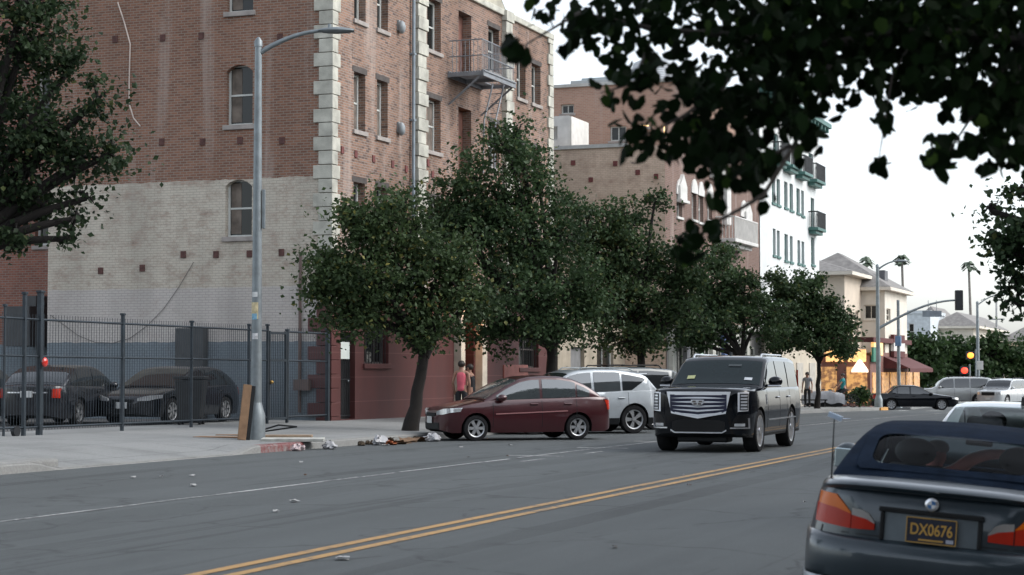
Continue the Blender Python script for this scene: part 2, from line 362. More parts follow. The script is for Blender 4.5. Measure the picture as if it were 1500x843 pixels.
def window(par, ax, c, u0, u1, z0, z1, depth=.2, fm=None, gm=None, sm_=None, bars=(0, 1), fw=.07, sill=.1, curtain=None, lintel=None):
    g = MB(); d0, d1 = -depth - .06, -depth
    slab(g, ax, c, u0, u0 + fw, z0, z1, d0, d1); slab(g, ax, c, u1 - fw, u1, z0, z1, d0, d1)
    slab(g, ax, c, u0 + fw, u1 - fw, z0, z0 + fw, d0, d1 - .002); slab(g, ax, c, u0 + fw, u1 - fw, z1 - fw, z1, d0, d1 - .002)
    for k in range(bars[0]): u = u0 + (u1 - u0) * (k + 1) / (bars[0] + 1); slab(g, ax, c, u - .022, u + .022, z0 + fw, z1 - fw, d0, d1 - .012)
    for k in range(bars[1]): z = z0 + (z1 - z0) * (k + 1) / (bars[1] + 1); slab(g, ax, c, u0 + fw, u1 - fw, z - .025, z + .025, d0, d1 - .008)
    f = obj('window', g, fm, par, True)
    p = MB(); slab(p, ax, c, u0 + fw * .5, u1 - fw * .5, z0 + fw * .5, z1 - fw * .5, d0 - .02, d0 + .02); obj('pane', p, gm, f, True)
    if curtain:
        p = MB(); a, b = curtain; slab(p, ax, c, u0 + (u1 - u0) * a, u0 + (u1 - u0) * b, z0 + .1, z1 - .1, d0 + .022, d0 + .03); obj('curtain', p, M_curt, f, True)
    if sill and sm_:
        p = MB(); slab(p, ax, c, u0 - .08, u1 + .08, z0 - sill, z0 + .004, -depth, .07); obj('sill', p, sm_, f, True, bevel=.012)
    if lintel:
        p = MB(); slab(p, ax, c, u0 - .1, u1 + .1, z1, z1 + .16, -.02, .012); obj('lintel', p, lintel, f, True)
    return f
M_curt = pm('curtain_cloth', (.14, .115, .095), .9, 0, .45, 3)
M_white = pm('white_window_paint', (.52, .53, .50), .55, 0, .12, 4)
M_stone = pm('quoin_stone', (.42, .41, .355), .88, 0, .3, 2.2, .4)
M_sillm = pm('sill_stone', (.30, .27, .25), .85, 0, .25, 3, .2)
M_glass = glass_dark('window_glass', (.012, .014, .014), 1.4); M_lint = pm('dark_lintel', (.07, .06, .055), .9, 0, .3, 4)
M_iron = pm('black_iron', (.02, .022, .025), .5, .2, .3, 6); M_galv = pm('galvanised_steel', (.20, .225, .235), .5, .55, .18, 5)
M_fesc = pm('grey_iron_paint', (.19, .20, .215), .55, .2, .2, 5)
BR_SIDE = brick('side_brick', (.26, .130, .088), (.165, .085, .062), (.27, .225, .185), [(3.75, 6.76, (.56, .51, .43), .8), (2.24, 3.75, (.53, .49, .455), .3), (0, 2.24, (.20, .235, .26), .25)], .4)
BR_REC = brick('recess_brick', (.29, .12, .085), (.2, .085, .065), (.26, .21, .18), [(0, 2.24, (.20, .235, .26), .25)], .5)
BR_FRONT = brick('front_brick', (.29, .165, .115), (.125, .078, .062), (.27, .235, .205), [], .85, .21, .072, (.055, .045, .05))
M_red = None
def redbase():
    m, nt, N, L, b = newmat('red_painted_base'); co = objco(nt); sp = N.new('ShaderNodeSeparateXYZ'); L.new(co, sp.inputs[0])
    big = noise(nt, mapping(nt, co, (.8, .8, .25)), 1, 6, .65)
    c = mix(nt, (.095, .026, .023), (.064, .020, .019), ramp(nt, big, .35, .7))
    c = mix(nt, c, (.14, .065, .06), math_(nt, 'MULTIPLY', ramp(nt, noise(nt, co, 2.5, 8, .75), .62, .72), .45))
    ln = math_(nt, 'LESS_THAN', math_(nt, 'PINGPONG', math_(nt, 'ADD', sp.outputs[2], .1), .34), .012)
    c = mix(nt, c, (.17, .08, .075), math_(nt, 'MULTIPLY', ln, .5))
    L.new(c, b.inputs['Base Color']); b.inputs['Roughness'].default_value = .62; return m
M_red = redbase()

# ------------------------------------------------------------------ the brick apartment block at the corner
B1 = thing('apartment_block', 'old brick apartment block with white corner quoins and red painted ground floor', 'building', (FAC, 45.0, 0.1))
Y0, Y1, XB, HB = 45.0, 62.9, -31.5, 13.55
cols = [(517, 534), (551, 567), (625, 645)]
rows = [(5.2, 6.82), (8.28, 9.92), (11.4, 13.0)]
fw_ = []
for a, b in cols:
    ya, yb = onX(a, FAC)[0], onX(b, FAC)[0]
    for z0, z1 in rows: fw_.append((ya, yb, z0, z1))
for a, b in ((757, 770), (779, 792)):
    ya, yb = onX(a, FAC)[0], onX(b, FAC)[0]
    for z0, z1 in ((4.9, 6.4), (7.9, 9.4), (10.98, 12.4)): fw_.append((ya, yb, z0, z1))
fdoors = [(onX(671, FAC)[0], onX(690, FAC)[0], z, z + 2.1) for z in (7.85, 10.95)]
fwin2 = [(onX(715, FAC)[0], onX(731, FAC)[0], z, z + 1.5) for z in (5.2, 8.3, 11.5)]
holes = fw_ + fdoors + fwin2
g = MB(); ZR = 3.75
wall(g, 'x', FAC, Y0, Y1, ZR, HB, holes, .32)
obj('front_wall', g, BR_FRONT, B1, True)
gd = (onX(497, FAC)[0], onX(518, FAC)[0], .2, zat(487, 51)); gw = (onX(531, FAC)[0], onX(567, FAC)[0], 1.73, 2.95)
ge = (onX(671, FAC)[0], onX(692, FAC)[0], .2, 3.3); gw2 = (onX(758, FAC)[0], onX(787, FAC)[0], 1.62, 2.9)
g = MB(); wall(g, 'x', FAC + .05, Y0, Y1, -.3, ZR, [gd, gw, ge, gw2], .35); g.bb(FAC - .3, FAC + .05, Y0 - .002, Y0 + .0, -.3, ZR)
slab(g, 'x', FAC, Y0 + .02, Y1, ZR - .16, ZR + .02, .02, .13)
obj('painted_base', g, M_red, B1, True)
# side wall
wx = [onY(p, 45)[0] for p in (329, 368)]
dS = onY(348, 45)[1]
sw = [(wx[0], wx[1], zat(347, dS), zat(262, dS)), (wx[0], wx[1], zat(182, dS), zat(92, dS)), (wx[0], wx[1], zat(14, dS), zat(-74, dS))]
g = MB(); wall(g, 'y', Y0, XB, FAC, -.3, HB + .6, sw, .3); obj('side_wall', g, BR_SIDE, B1, True)
g = MB(); wall(g, 'y', 47.6, XB - 16, XB, -.3, HB + .6, [(-33.8, -32.75, zat(362, 57), zat(305, 57)), (-33.8, -32.75, 9.0, 10.8)], .3); g.add([(XB, Y0, -.3), (XB, 47.6, -.3), (XB, 47.6, HB + .6), (XB, Y0, HB + .6)], [(0, 1, 2, 3)])
obj('recessed_wall', g, BR_REC, B1, True)
g = MB(); g.bb(XB - 16, FAC - .4, 50.0, Y1 + .0, -.2, HB - .1); g.bb(XB + .1, FAC - .4, Y0 + .4, 50, -.2, HB - .1)
obj('inner_core', g, pm('dark_interior', (.03, .028, .026), .9), B1, True)
g = MB(); wall(g, 'y', Y1, XB, FAC, -.3, HB); obj('far_wall', g, BR_SIDE, B1, True)
g = MB(); slab(g, 'x', FAC, onX(640, FAC)[0], Y1 + .05, HB, HB + .22, -.3, .1); slab(g, 'x', FAC, Y0, onX(640, FAC)[0], HB, HB + .5, -.3, .1); obj('parapet_coping', g, M_stone, B1, True, bevel=.03)
# stucco gable over the middle bay
ya, yb = onX(612, FAC)[0], onX(741, FAC)[0]; ym = (ya + yb) / 2
g = MB().prism([(ya, HB + .22), (yb, HB + .22), (yb, HB + .35), (ym, HB + 2.8), (ya, HB + .35)], -.35, -.06, lambda u, v, w: (FAC + w, u, v)); obj('gable', g, pm('gable_stucco', (.36, .34, .28), .9, 0, .2, 2), B1, True)
g = MB()
for a, b in (((yb + .1, HB + .3), (ym, HB + 2.95)), ((ya - .1, HB + .3), (ym, HB + 2.95))): g.tube([(FAC - .2, a[0], a[1]), (FAC - .2, b[0], b[1])], .16, 4)
obj('gable_coping', g, M_stone, B1, True)
# quoins
def quoin(name, ax, c, ua, long_, short, z0, z1, sgn, dep=.09, second=None, bh=.385):
    g = MB(); z = z0; k = 0
    while z < z1:
        L_ = long_ if k % 2 else short
        slab(g, ax, c, ua, ua + sgn * L_, z + .008, z + bh - .008, -.02, dep)
        z += bh; k += 1
    return g
g = MB(); z = 3.3; k = 0
while z < HB + .3:
    lx, ly = (.52, .42) if k % 2 else (.36, .27)
    g.bb(FAC - lx, FAC + .07, Y0 - .07, Y0 + ly, z + .009, z + .376); z += .385; k += 1
obj('corner_quoin', g, M_stone, B1, True, bevel=.014)
g = MB(); z = -.1; k = 0
while z < 3.3:
    lx, ly = (.66, .42) if k % 2 else (.40, .27)
    g.bb(FAC - lx, FAC + .07, Y0 - .07, Y0 + ly, z + .009, z + .376); z += .385; k += 1
obj('painted_corner_quoin', g, M_red, B1, True, bevel=.014)
def pilaster(px, z0, wd=.62):
    g = MB(); y = onX(px, FAC)[0]; z = z0; k = 0
    while z < HB:
        e = .09 if k % 2 else 0
        g.bb(FAC - .05, FAC + .16 + e * .4, y - wd / 2 - e * .3, y + wd / 2 + e, z + .009, z + .376); z += .385; k += 1
    obj('quoin_pilaster', g, M_stone, B1, True, bevel=.014)
pilaster(611, ZR); pilaster(740, ZR, .6)
g = MB(); z = ZR; k = 0
while z < HB:
    l = .5 if k % 2 else .34; g.bb(FAC - .3, FAC + .07, Y1 - l, Y1 + .06, z + .009, z + .376); z += .385; k += 1
obj('corner_quoin', g, M_stone, B1, True, bevel=.014)
# windows
random.seed(2)
for i, (a, b, z0, z1) in enumerate(fw_):
    window(B1, 'x', FAC, a, b, z0, z1, .22, M_white, M_glass, M_sillm, (0, 1), .075, .12, (.08, .55) if i % 3 == 0 else ((.3, .92) if i % 3 == 1 else None), M_lint)
for a, b, z0, z1 in fwin2: window(B1, 'x', FAC, a, b, z0, z1, .22, M_white, M_glass, M_sillm, (0, 1), .07, .12, None, M_lint)
for i, (a, b, z0, z1) in enumerate(sw):
    window(B1, 'y', Y0, a, b, z0, z1, .16, M_white, M_glass, M_sillm, (0, 1), .06, .13, (.10, .48))
for a, b, z0, z1 in ((-33.8, -32.75, zat(362, 57), zat(305, 57)), (-33.8, -32.75, 9.0, 10.8)): window(B1, 'y', 47.6, a, b, z0, z1, .16, M_white, M_glass, M_sillm, (1, 1), .08, .12)
for a, b, z0, z1 in sw:               # segmental brick arches
    um = (a + b) / 2; rad = (b - a) / 2 * 1.36; zc = z1 - rad - .02; h0 = math.asin((b - a) / 2 / rad)
    n = 16; inner = [(um + rad * math.sin(-h0 + 2 * h0 * k / n), zc + rad * math.cos(-h0 + 2 * h0 * k / n)) for k in range(n + 1)]
    ro = rad + .36; h1 = h0 * 1.05; outer = [(um + ro * math.sin(h1 - 2 * h1 * k / n), zc + ro * math.cos(h1 - 2 * h1 * k / n)) for k in range(n + 1)]
    g = MB().prism(inner + outer, -.17, .02, lambda u, v, w: PT('y', Y0, u, v, w)); obj('window_arch', g, BR_SIDE, B1, True)
for a, b, z0, z1 in fdoors:
    g = MB(); slab(g, 'x', FAC, a, b, z0, z1, -.34, -.3); obj('escape_door', g, pm('rust_brown_door', (.12, .05, .035), .7, 0, .4, 3), B1, True)
# ground floor door, barred window, entrance
g = MB(); a, b, z0, z1 = gd; slab(g, 'x', FAC, a + .02, b - .02, z0, z1 - .02, -.2, -.12); dr = obj('street_door', g, pm('black_door', (.018, .019, .02), .45, .1, .3, 3), B1, True)
g = MB()
for k in range(7): y = a + .07 + (b - a - .14) * k / 6; g.tube([(FAC - .09, y, z0 + .05), (FAC - .09, y, z1 - .05)], .012, 6)
for z in (z0 + .1, z0 + 1.1, z1 - .1): slab(g, 'x', FAC, a + .02, b - .02, z - .02, z + .02, -.1, -.08)
obj('security_bars', g, M_iron, dr, True)
ys0, ys1 = onX(499.5, FAC)[0], onX(514.5, FAC)[0]; zp0, zp1 = zat(526, 50.4), zat(501, 50.4)
g = MB(); slab(g, 'x', FAC, ys0, ys1, zp0, zp1, -.062, -.05); po = obj('notice', g, pm('notice_board', (.62, .66, .62), .6, 0, .05), dr, True)
g = MB(); w_ = ys1 - ys0; h_ = zp1 - zp0
for r_, (u0, u1) in enumerate(((.15, .85), (.1, .6), (.1, .85), (.1, .7), (.1, .85))): zz = zp1 - h_ * (.2 + .15 * r_); slab(g, 'x', FAC, ys0 + w_ * u0, ys0 + w_ * u1, zz - (.05 if r_ == 0 else .018), zz + .018, -.05, -.047)
g.ell((FAC - .1, b - .12, 1.25), (.03, .03, .03)); obj('door_knob', MB().ell((FAC - .1, b - .14, 1.25), (.035, .035, .035)), M_galv, dr, True)
wv = window(B1, 'x', FAC + .05, gw[0], gw[1], gw[2], gw[3], .2, M_lint, M_glass, M_red, (2, 0), .06, .14)
g = MB()
for k in range(9): y = gw[0] + (gw[1] - gw[0]) * (k + .5) / 9; g.tube([(FAC - .02, y, gw[2]), (FAC - .02, y, gw[3])], .011, 6)
obj('window_bars', g, M_iron, wv, True)
wv = window(B1, 'x', FAC + .05, gw2[0], gw2[1], gw2[2], gw2[3], .2, M_lint, M_glass, M_red, (1, 1), .06, .14)
g = MB()
for k in range(9): y = gw2[0] + (gw2[1] - gw2[0]) * (k + .5) / 9; g.tube([(FAC - .02, y, gw2[2]), (FAC - .02, y, gw2[3])], .011, 6)
obj('window_bars', g, M_iron, wv, True)
M_cream = pm('cream_column_paint', (.55, .50, .41), .7, 0, .15, 3)
for px, wdt in ((666, .34), (698, .42)):
    y = onX(px, FAC)[0]; g = MB(); g.bb(FAC + .0, FAC + .3, y - wdt / 2, y + wdt / 2, .5, 3.75); g.bb(FAC, FAC + .36, y - wdt / 2 - .05, y + wdt / 2 + .05, .1, .5); g.bb(FAC, FAC + .38, y - wdt / 2 - .06, y + wdt / 2 + .06, 3.6, 3.78)
    obj('entrance_column', g, M_cream, B1, True, bevel=.02)
g = MB(); slab(g, 'x', FAC, ge[0], ge[1], .2, 3.3, -.34, -.28); obj('entrance_door', g, pm('dark_green_door', (.03, .04, .032), .5, 0, .3), B1, True)
ye_, yf_ = onX(663, FAC)[0], onX(702, FAC)[0]
g = MB(); g.bb(FAC, FAC + .4, ye_ - .2, yf_ + .25, 3.78, 4.05); obj('entrance_lintel', g, M_cream, B1, True, bevel=.02)
# lit wall lanterns by the entrance
M_lamp = pm('lit_lantern_glass', (.9, .4, .12), .4, emit=(1.0, .36, .09), es=4)
for px, py in ((697, 430), (703, 452)):
    yy, dd = onX(px, FAC + .5); zz = zat(py, dd)
    g = MB().lathe([(0, .16), (.09, .12), (.1, .1), (.1, .08)], (FAC + .5, yy, zz), 10); g.tube([(FAC + .3, yy, zz + .1), (FAC + .5, yy, zz + .17)], .015, 6); lt = obj('wall_lantern', g, M_iron, B1, True)
    obj('lantern_glass', MB().lathe([(0, -.14), (.06, -.12), (.085, .07), (0, .075)], (FAC + .5, yy, zz), 10), M_lamp, lt, True, smooth=60)
    pl = bpy.data.lights.new('lantern_light', 'POINT'); pl.energy = 16; pl.color = (1, .42, .14); pl.shadow_soft_size = .1
    po_ = bpy.data.objects.new('lantern_light', pl); po_.location = (FAC + .75, yy, zz - .05); COL.objects.link(po_)
# utility panel, pipes, wall lamps, anchor plates, cables
y0_, y1_ = onX(735, FAC)[0], onX(770, FAC)[0]
g = MB(); slab(g, 'x', FAC + .05, y0_, y1_, .85, 1.72, 0, .04); obj('meter_panel', g, pm('faded_red_panel', (.24, .09, .075), .7, 0, .2), B1, True, bevel=.01)
g = MB(); y = onX(600.5, FAC)[0]; g.tube([(FAC + .1, y, HB), (FAC + .1, y, 3.9)], .055, 8)
for z in (5, 7, 9, 11, 13): g.bb(FAC, FAC + .16, y - .075, y + .075, z, z + .05)
obj('drainpipe', g, pm('blue_grey_pipe', (.22, .26, .29), .6, .2), B1, True, smooth=40)
for py in (37, 188):
    y, d = onX(588, FAC + .12); z = zat(py, d); g = MB(); g.ell((FAC + .1, y, z), (.12, .13, .2)); g.bb(FAC, FAC + .06, y - .1, y + .1, z - .1, z + .2); obj('wall_vent', g, pm('vent_grey', (.25, .27, .28), .6, .3), B1, True, smooth=40)
g = MB()
for px, py in ((147, 397), (208, 393), (268, 373), (316, 373), (365, 372), (412, 370), (235, 207), (295, 207), (350, 205), (412, 205), (235, 53), (292, 50), (108, 200), (408, 52), (165, 55)):
    x, d = onY(px, 45); z = zat(py, d); g = MB().bb(x - .08, x + .08, Y0 - .035, Y0 + .02, z - .095, z + .095); obj('anchor_plate', g, pm('rusty_plate', (.09, .04, .034), .8, .1, .4, 8), B1, True)
g = MB()
for px, py in ((500, 219), (520, 225), (546, 232), (574, 240), (594, 247), (626, 238), (633, 255)):
    y, d = onX(px, FAC); z = zat(py, d); g = MB().bb(FAC - .02, FAC + .03, y - .08, y + .08, z - .1, z + .1); obj('anchor_plate', g, pm('red_anchor', (.14, .04, .036), .8, 0, .3, 8), B1, True)
def on_side(px, py, off=.03): x, d = onY(px, 45 - off); return (x, 45 - off, zat(py, d))
g = MB(); g.tube([on_side(*p) for p in ((74, 462), (90, 474), (115, 492), (140, 502), (165, 503), (190, 496), (215, 478), (240, 452), (262, 420), (283, 384))], .008, 5); obj('hanging_cable', g, pm('grey_cable', (.09, .085, .08), .8), B1, True)
g = MB(); g.tube([on_side(*p) for p in ((168, 0), (178, 30), (187, 62), (186, 110), (186, 150), (193, 172), (203, 184))], .022, 5); obj('repaired_crack', g, pm('repaired_crack', (.5, .42, .37), .8), B1, True)  # pale repaired crack in the brickwork, drawn as a thin tube
g = MB(); x, d = onY(441, 45); g.tube([(x, 44.93, zat(370, d)), (x, 44.93, .4)], .045, 8); g.bb(x - .1, x + .35, 44.75, 44.99, zat(572, d), zat(556, d)); obj('side_downpipe', g, pm('brown_pipe', (.12, .085, .075), .6, .2), B1, True, smooth=40)
x0, d = onY(264, 45); x1, d = onY(305, 45); g = MB(); g.bb(x0, x1, 44.72, 45, .2, zat(481, d)); obj('wall_cabinet', g, pm('dark_cabinet', (.055, .058, .06), .6, .1), B1, True, bevel=.02)
x0, d = onY(30, 47); x1, d = onY(66, 47); g = MB(); g.bb(x0, x1, 46.2, 47.58, zat(508, d), zat(450, d)); g.bb(x0 + .35, x1 - .05, 46.6, 47.58, zat(450, d), zat(434, d)); obj('meter_cabinet', g, pm('dark_cabinet', (.05, .05, .055), .6, .1), B1, True, bevel=.02)
# fire escape
ya, yb = onX(656, FAC)[0], onX(752, FAC + 1.15)[0]; zf = 10.9; D = 1.15
g = MB()
for k in range(14): x = FAC + .05 + D * k / 13; g.bb(x, x + .055, ya, ya + (yb - ya) * .62 if .25 < k / 13 < .85 else yb, zf - .02, zf + .02)
for y in (ya, (ya + yb) / 2, yb): g.bb(FAC, FAC + D + .05, y - .04, y + .04, zf - .14, zf - .022)
g.bb(FAC + D, FAC + D + .07, ya - .05, yb + .05, zf - .16, zf + .04); g.bb(FAC + .0, FAC + .06, ya - .05, yb + .05, zf - .16, zf + .04)
fe = obj('fire_escape', g, M_fesc, B1, True)
g = MB()
for y in (ya, yb): g.tube([(FAC + D, y, zf - .1), (FAC + .02, y, zf - 1.0)], .035, 6)
obj('bracket', g, M_fesc, fe, True)
g = MB()
for z in (zf + .5, zf + 1.0): g.tube([(FAC + .03, ya, z), (FAC + D, ya, z), (FAC + D, yb, z), (FAC + .03, yb, z)], .022, 6)
n = 22
for k in range(n + 1): y = ya + (yb - ya) * k / n; g.tube([(FAC + D, y, zf), (FAC + D, y, zf + 1)], .011, 5)
for k in range(1, 8):
    for y in (ya, yb): x = FAC + D * k / 8; g.tube([(x, y, zf), (x, y, zf + 1)], .011, 5)
obj('railing', g, M_fesc, fe, True)
g = MB()
for x in (FAC + .45, FAC + .85): g.tube([(x, ya + (yb - ya) * .98, zf), (x, ya + (yb - ya) * .7, zf - 1.3), (x, ya + (yb - ya) * .66, zf - 3)], .03, 6)
for k in range(10): t = k / 9; g.tube([(FAC + .45, yb - (yb - ya) * (.02 + .3 * t), zf - 3 * t), (FAC + .85, yb - (yb - ya) * (.02 + .3 * t), zf - 3 * t)], .016, 5)
obj('drop_ladder', g, M_fesc, fe, True)

# ------------------------------------------------------------------ neighbours along the street
BR_TAN = brick('tan_brick', (.42, .29, .21), (.32, .21, .15), (.40, .32, .25), [(-5, 30, (.64, .50, .39), .95)], .8, fleck=(.2, .09, .07))
BR_BRN = brick('brown_brick', (.20, .12, .095), (.15, .09, .075), (.22, .18, .155), [], .3)
BR_PNK = brick('pink_brick', (.42, .255, .19), (.34, .20, .15), (.40, .32, .265), [], .3)
M_orn = pm('white_ornament', (.58, .57, .54), .7, 0, .12, 3)
yA = onX(975, FAC2)[0]; yB = onX(1113, FAC2)[0]; yC = onX(1200, FAC2)[0]
# low building in the gap
LB = thing('low_shopfront', 'low beige shopfront squeezed between the brick block and the tan brick building', 'building', (FAC, Y1, 0))
g = MB(); hz = [(64.4, 66.0, .2, 2.4), (67.5, 69.6, .9, 2.5)]; wall(g, 'x', FAC + .2, Y1 + .07, yA - .02, -.4, 3.6, hz, .2); g.bb(FAC - 8, FAC - .15, Y1 + .07, yA - .02, -.4, 3.5); obj('shop_wall', g, pm('beige_render', (.36, .31, .24), .85, 0, .2, 2), LB, True)
g = MB(); g.bb(FAC + .15, FAC + .3, Y1 + .07, yA - .02, 3.6, 3.75); obj('coping', g, M_orn, LB, True)
window(LB, 'x', FAC + .2, *hz[1], .12, M_white, M_glass, M_sillm, (1, 0)); g = MB(); slab(g, 'x', FAC + .2, *hz[0], -.2, -.15); obj('shop_door', g, pm('grey_door', (.2, .2, .2), .6), LB, True)
# tan and brown brick building
B2 = thing('brick_hotel', 'tan and brown brick hotel with white balconies and arched windows', 'building', (FAC2, yA, -.2))
H2 = zat(211, onX(975, FAC2)[1])
g = MB(); wall(g, 'y', yA, FAC2 - 10, FAC2, -.8, H2 - .02); g.add([(FAC2 - 10, yA, H2 - .5), (FAC2, yA, H2 - .5), (FAC2, yB, H2 - .5), (FAC2 - 10, yB, H2 - .5)], [(0, 1, 2, 3)]); obj('side_wall', g, BR_TAN, B2, True)
g = MB(); g.bb(FAC2 - 10, FAC2 - 1.6, yA - .08, yA + .3, H2 - .02, H2 + .13); obj('parapet_coping', g, pm('pale_coping', (.42, .42, .40), .8), B2, True)
hl = []
def fx(px0, px1, py0, py1, X=FAC2): a, d0 = onX(px0, X); b, d1 = onX(px1, X); d = (d0 + d1) / 2; return (a, b, zat(py1, d), zat(py0, d))
arch = [fx(1014, 1021, 283, 322), fx(1024, 1031, 287, 326), fx(992, 1000, 285, 318), fx(1037, 1044, 290, 322), fx(1086, 1094, 318, 345), fx(1056, 1064, 270, 310)]
g = MB(); wall(g, 'x', FAC2, yA, yB, 3.4, H2 + 1.35, arch, .25); obj('front_wall', g, BR_BRN, B2, True)
for a in arch:
    f = window(B2, 'x', FAC2, *a, .15, M_orn, M_glass, M_orn, (0, 1), .07, .1)
    um = (a[0] + a[1]) / 2; r_ = (a[1] - a[0]) / 2 + .12
    g = MB().prism([(um + r_ * math.cos(math.pi * k / 10), a[3] + r_ * 1.2 * math.sin(math.pi * k / 10)) for k in range(11)], -.02, .05, lambda u, v, w: (FAC2 + w, u, v)); obj('arch_head', g, M_orn, f, True)
for q in ((993, 1003, 262, 293), (1090, 1099, 302, 330)):
    a = fx(*q); g = MB(); um = (a[0] + a[1]) / 2; hw = (a[1] - a[0]) / 2
    g.prism([(a[0], a[2]), (a[1], a[2]), (a[1], a[3] - .3), (um, a[3] + .2), (a[0], a[3] - .3)], 0, .14, lambda u, v, w: (FAC2 + w, u, v)); g.bb(FAC2, FAC2 + .22, a[0] - .1, a[1] + .1, a[2] - .12, a[2]); obj('white_niche', g, M_orn, B2, True)
def balcony(par, ya, yb, z, D, X, m_slab, m_rail, h=.95, solid=False):
    g = MB(); g.bb(X, X + D, ya, yb, z - .16, z); g.bb(X, X + D * .7, ya + .15, yb - .15, z - .34, z - .16); b = obj('balcony', g, m_slab, par, True, bevel=.02)
    g = MB(); n = max(6, int((yb - ya) / .14))
    for k in range(n + 1): y = ya + .03 + (yb - ya - .06) * k / n; g.tube([(X + D - .04, y, z), (X + D - .04, y, z + h)], .022, 5)
    for k in range(1, 6):
        for y in (ya + .03, yb - .03): x = X + D * k / 6; g.tube([(x, y, z), (x, y, z + h)], .02, 5)
    g.tube([(X, ya + .03, z + h), (X + D - .04, ya + .03, z + h), (X + D - .04, yb - .03, z + h), (X, yb - .03, z + h)], .04, 6); obj('balustrade', g, m_rail, b, True)
a = fx(1049, 1084, 330, 354); balcony(B2, a[0], a[1], a[2], .9, FAC2, M_orn, M_orn)
a = fx(938, 974, 318, 332, FAC2)
g = MB(); b_ = fx(1040, 1068, 228, 236); g.bb(FAC2, FAC2 + .35, b_[0], b_[1], b_[2], b_[3]); c_ = fx(1040, 1050, 236, 262); g.bb(FAC2, FAC2 + .2, c_[0], c_[1], c_[2], c_[3]); c_ = fx(1060, 1066, 262, 330); g.bb(FAC2, FAC2 + .2, c_[0], c_[1], c_[2], c_[3]); obj('white_cornice', g, M_orn, B2, True, bevel=.03)
# ground floor with pilasters, shop windows and coloured panels
g = MB(); wall(g, 'x', FAC2 + .04, yA, yB, -.9, 3.4, [], .2); obj('shop_base', g, pm('grey_render', (.27, .26, .245), .85, 0, .2, 2), B2, True)
M_cw = pm('off_white_paint', (.46, .46, .41), .7, 0, .12, 3); M_mint = pm('mint_paint', (.36, .50, .40), .6, 0, .12); M_blue = pm('blue_paint', (.10, .15, .30), .6, 0, .15); M_gw = pm('grey_white_panel', (.42, .42, .44), .6, 0, .1)
yy = yA + .2; k = 0
while yy < yB - 1.6:
    g = MB(); g.bb(FAC2 + .04, FAC2 + .25, yy, yy + .5, -.8, 3.3); obj('pilaster', g, [M_cw, M_gw, M_mint, M_cw, M_blue, M_cw][k % 6], B2, True, bevel=.02)
    window(B2, 'x', FAC2 + .2, yy + .62, yy + 1.9, .75, 2.6, .08, M_cw, M_glass, M_cw, (1 + k % 2, 0), .07, .12); yy += 2.1; k += 1
g = MB(); g.bb(FAC2, FAC2 + .4, yA, yB, 3.3, 3.55); obj('shop_cornice', g, M_cw, B2, True, bevel=.02)
# small white stair house on its roof
x0, d = onY(806, yA + 1.5); x1, d = onY(835, yA + 1.5); g = MB(); wall(g, 'y', yA + 1.5, x0, x1, H2 - .5, zat(168, d), [(onY(811, yA + 1.5)[0], onY(817, yA + 1.5)[0], zat(203, d), zat(183, d))], .2)
g.bb(x0, x1, yA + 1.72, yA + 4, H2 - .5, zat(168, d)); sh = obj('stair_house', g, M_orn, B2, True)
# taller pink brick block behind
Y3 = yA + 7.5; d3 = onY(930, Y3)[1]; H3 = zat(121, d3)
B3 = thing('brick_block', 'tall pinkish brick block with one lit window rising behind the tan brick hotel', 'building', (-28, Y3, -.2))
w3 = []
for a, b, c, e in ((822, 841, 152, 166), (835, 860, 188, 208), (894, 918, 184, 206), (970, 987, 181, 196), (936, 952, 180, 186)): d = onY(a, Y3)[1]; w3.append((onY(a, Y3)[0], onY(b, Y3)[0], zat(e, d), zat(c, d)))
xr = -20.9
g = MB(); wall(g, 'y', Y3, -42, xr, H2 - 1.5, H3, w3, .2); obj('front_wall', g, BR_PNK, B3, True)
g = MB(); wall(g, 'x', xr, Y3, Y3 + 8, H2 - 1.5, H3); g.bb(-42, xr - .4, Y3 + .4, Y3 + 7.9, -.5, H3 - .2); obj('return_wall', g, BR_PNK, B3, True)
g = MB(); g.bb(-42, xr + .1, Y3 - .1, Y3 + .3, H3, H3 + .14); g.bb(xr - .3, xr + .1, Y3 + .3, Y3 + 8, H3, H3 + .14); obj('parapet_coping', g, pm('pale_coping', (.42, .42, .40), .8), B3, True)
M_lit = pm('lit_window', (.8, .55, .3), .4, emit=(1.0, .62, .28), es=1.3)
for k, a in enumerate(w3): window(B3, 'y', Y3, *a, .12, M_white, M_lit if k in (3, 4) else M_glass, M_sillm, (1, 0) if k < 3 else (0, 0), .06, .1)
def rx(px, Y): return onY(px, Y)[0]
g = MB(); Yr = Y3 + 3; d = onY(900, Yr)[1]; g.bb(rx(836, Yr), rx(905, Yr), Yr, Yr + 2, H3 - .2, zat(113, d)); g.bb(rx(850, Yr), rx(905, Yr), Yr + .2, Yr + 2, zat(113, d), zat(109, d)); obj('rooftop_unit', g, pm('rooftop_sheet_metal', (.36, .40, .41), .5, .3, .12), B3, True, bevel=.03)
g = MB(); cx_ = rx(945, Yr); r0 = (rx(985, Yr) - rx(908, Yr)) / 2; zt = zat(118, d); zh = zat(86, d)
prof = [(r0, zt - 1)]; nn = 9
for k in range(nn): z = zt + (zh - zt) * k / nn; r_ = r0 * (1 - .25 * k / nn); prof += [(r_, z), (r_ * .95, z + (zh - zt) / nn * .55), (r_ * .95, z + (zh - zt) / nn * .95)]
prof += [(r0 * .5, zh + .15), (0, zh + .25)]; g.lathe(prof, (cx_, Yr + 1.5, 0), 28); obj('louvred_ventilator', g, pm('pale_sheet_metal', (.46, .49, .52), .5, .2, .1), B3, True, smooth=35)
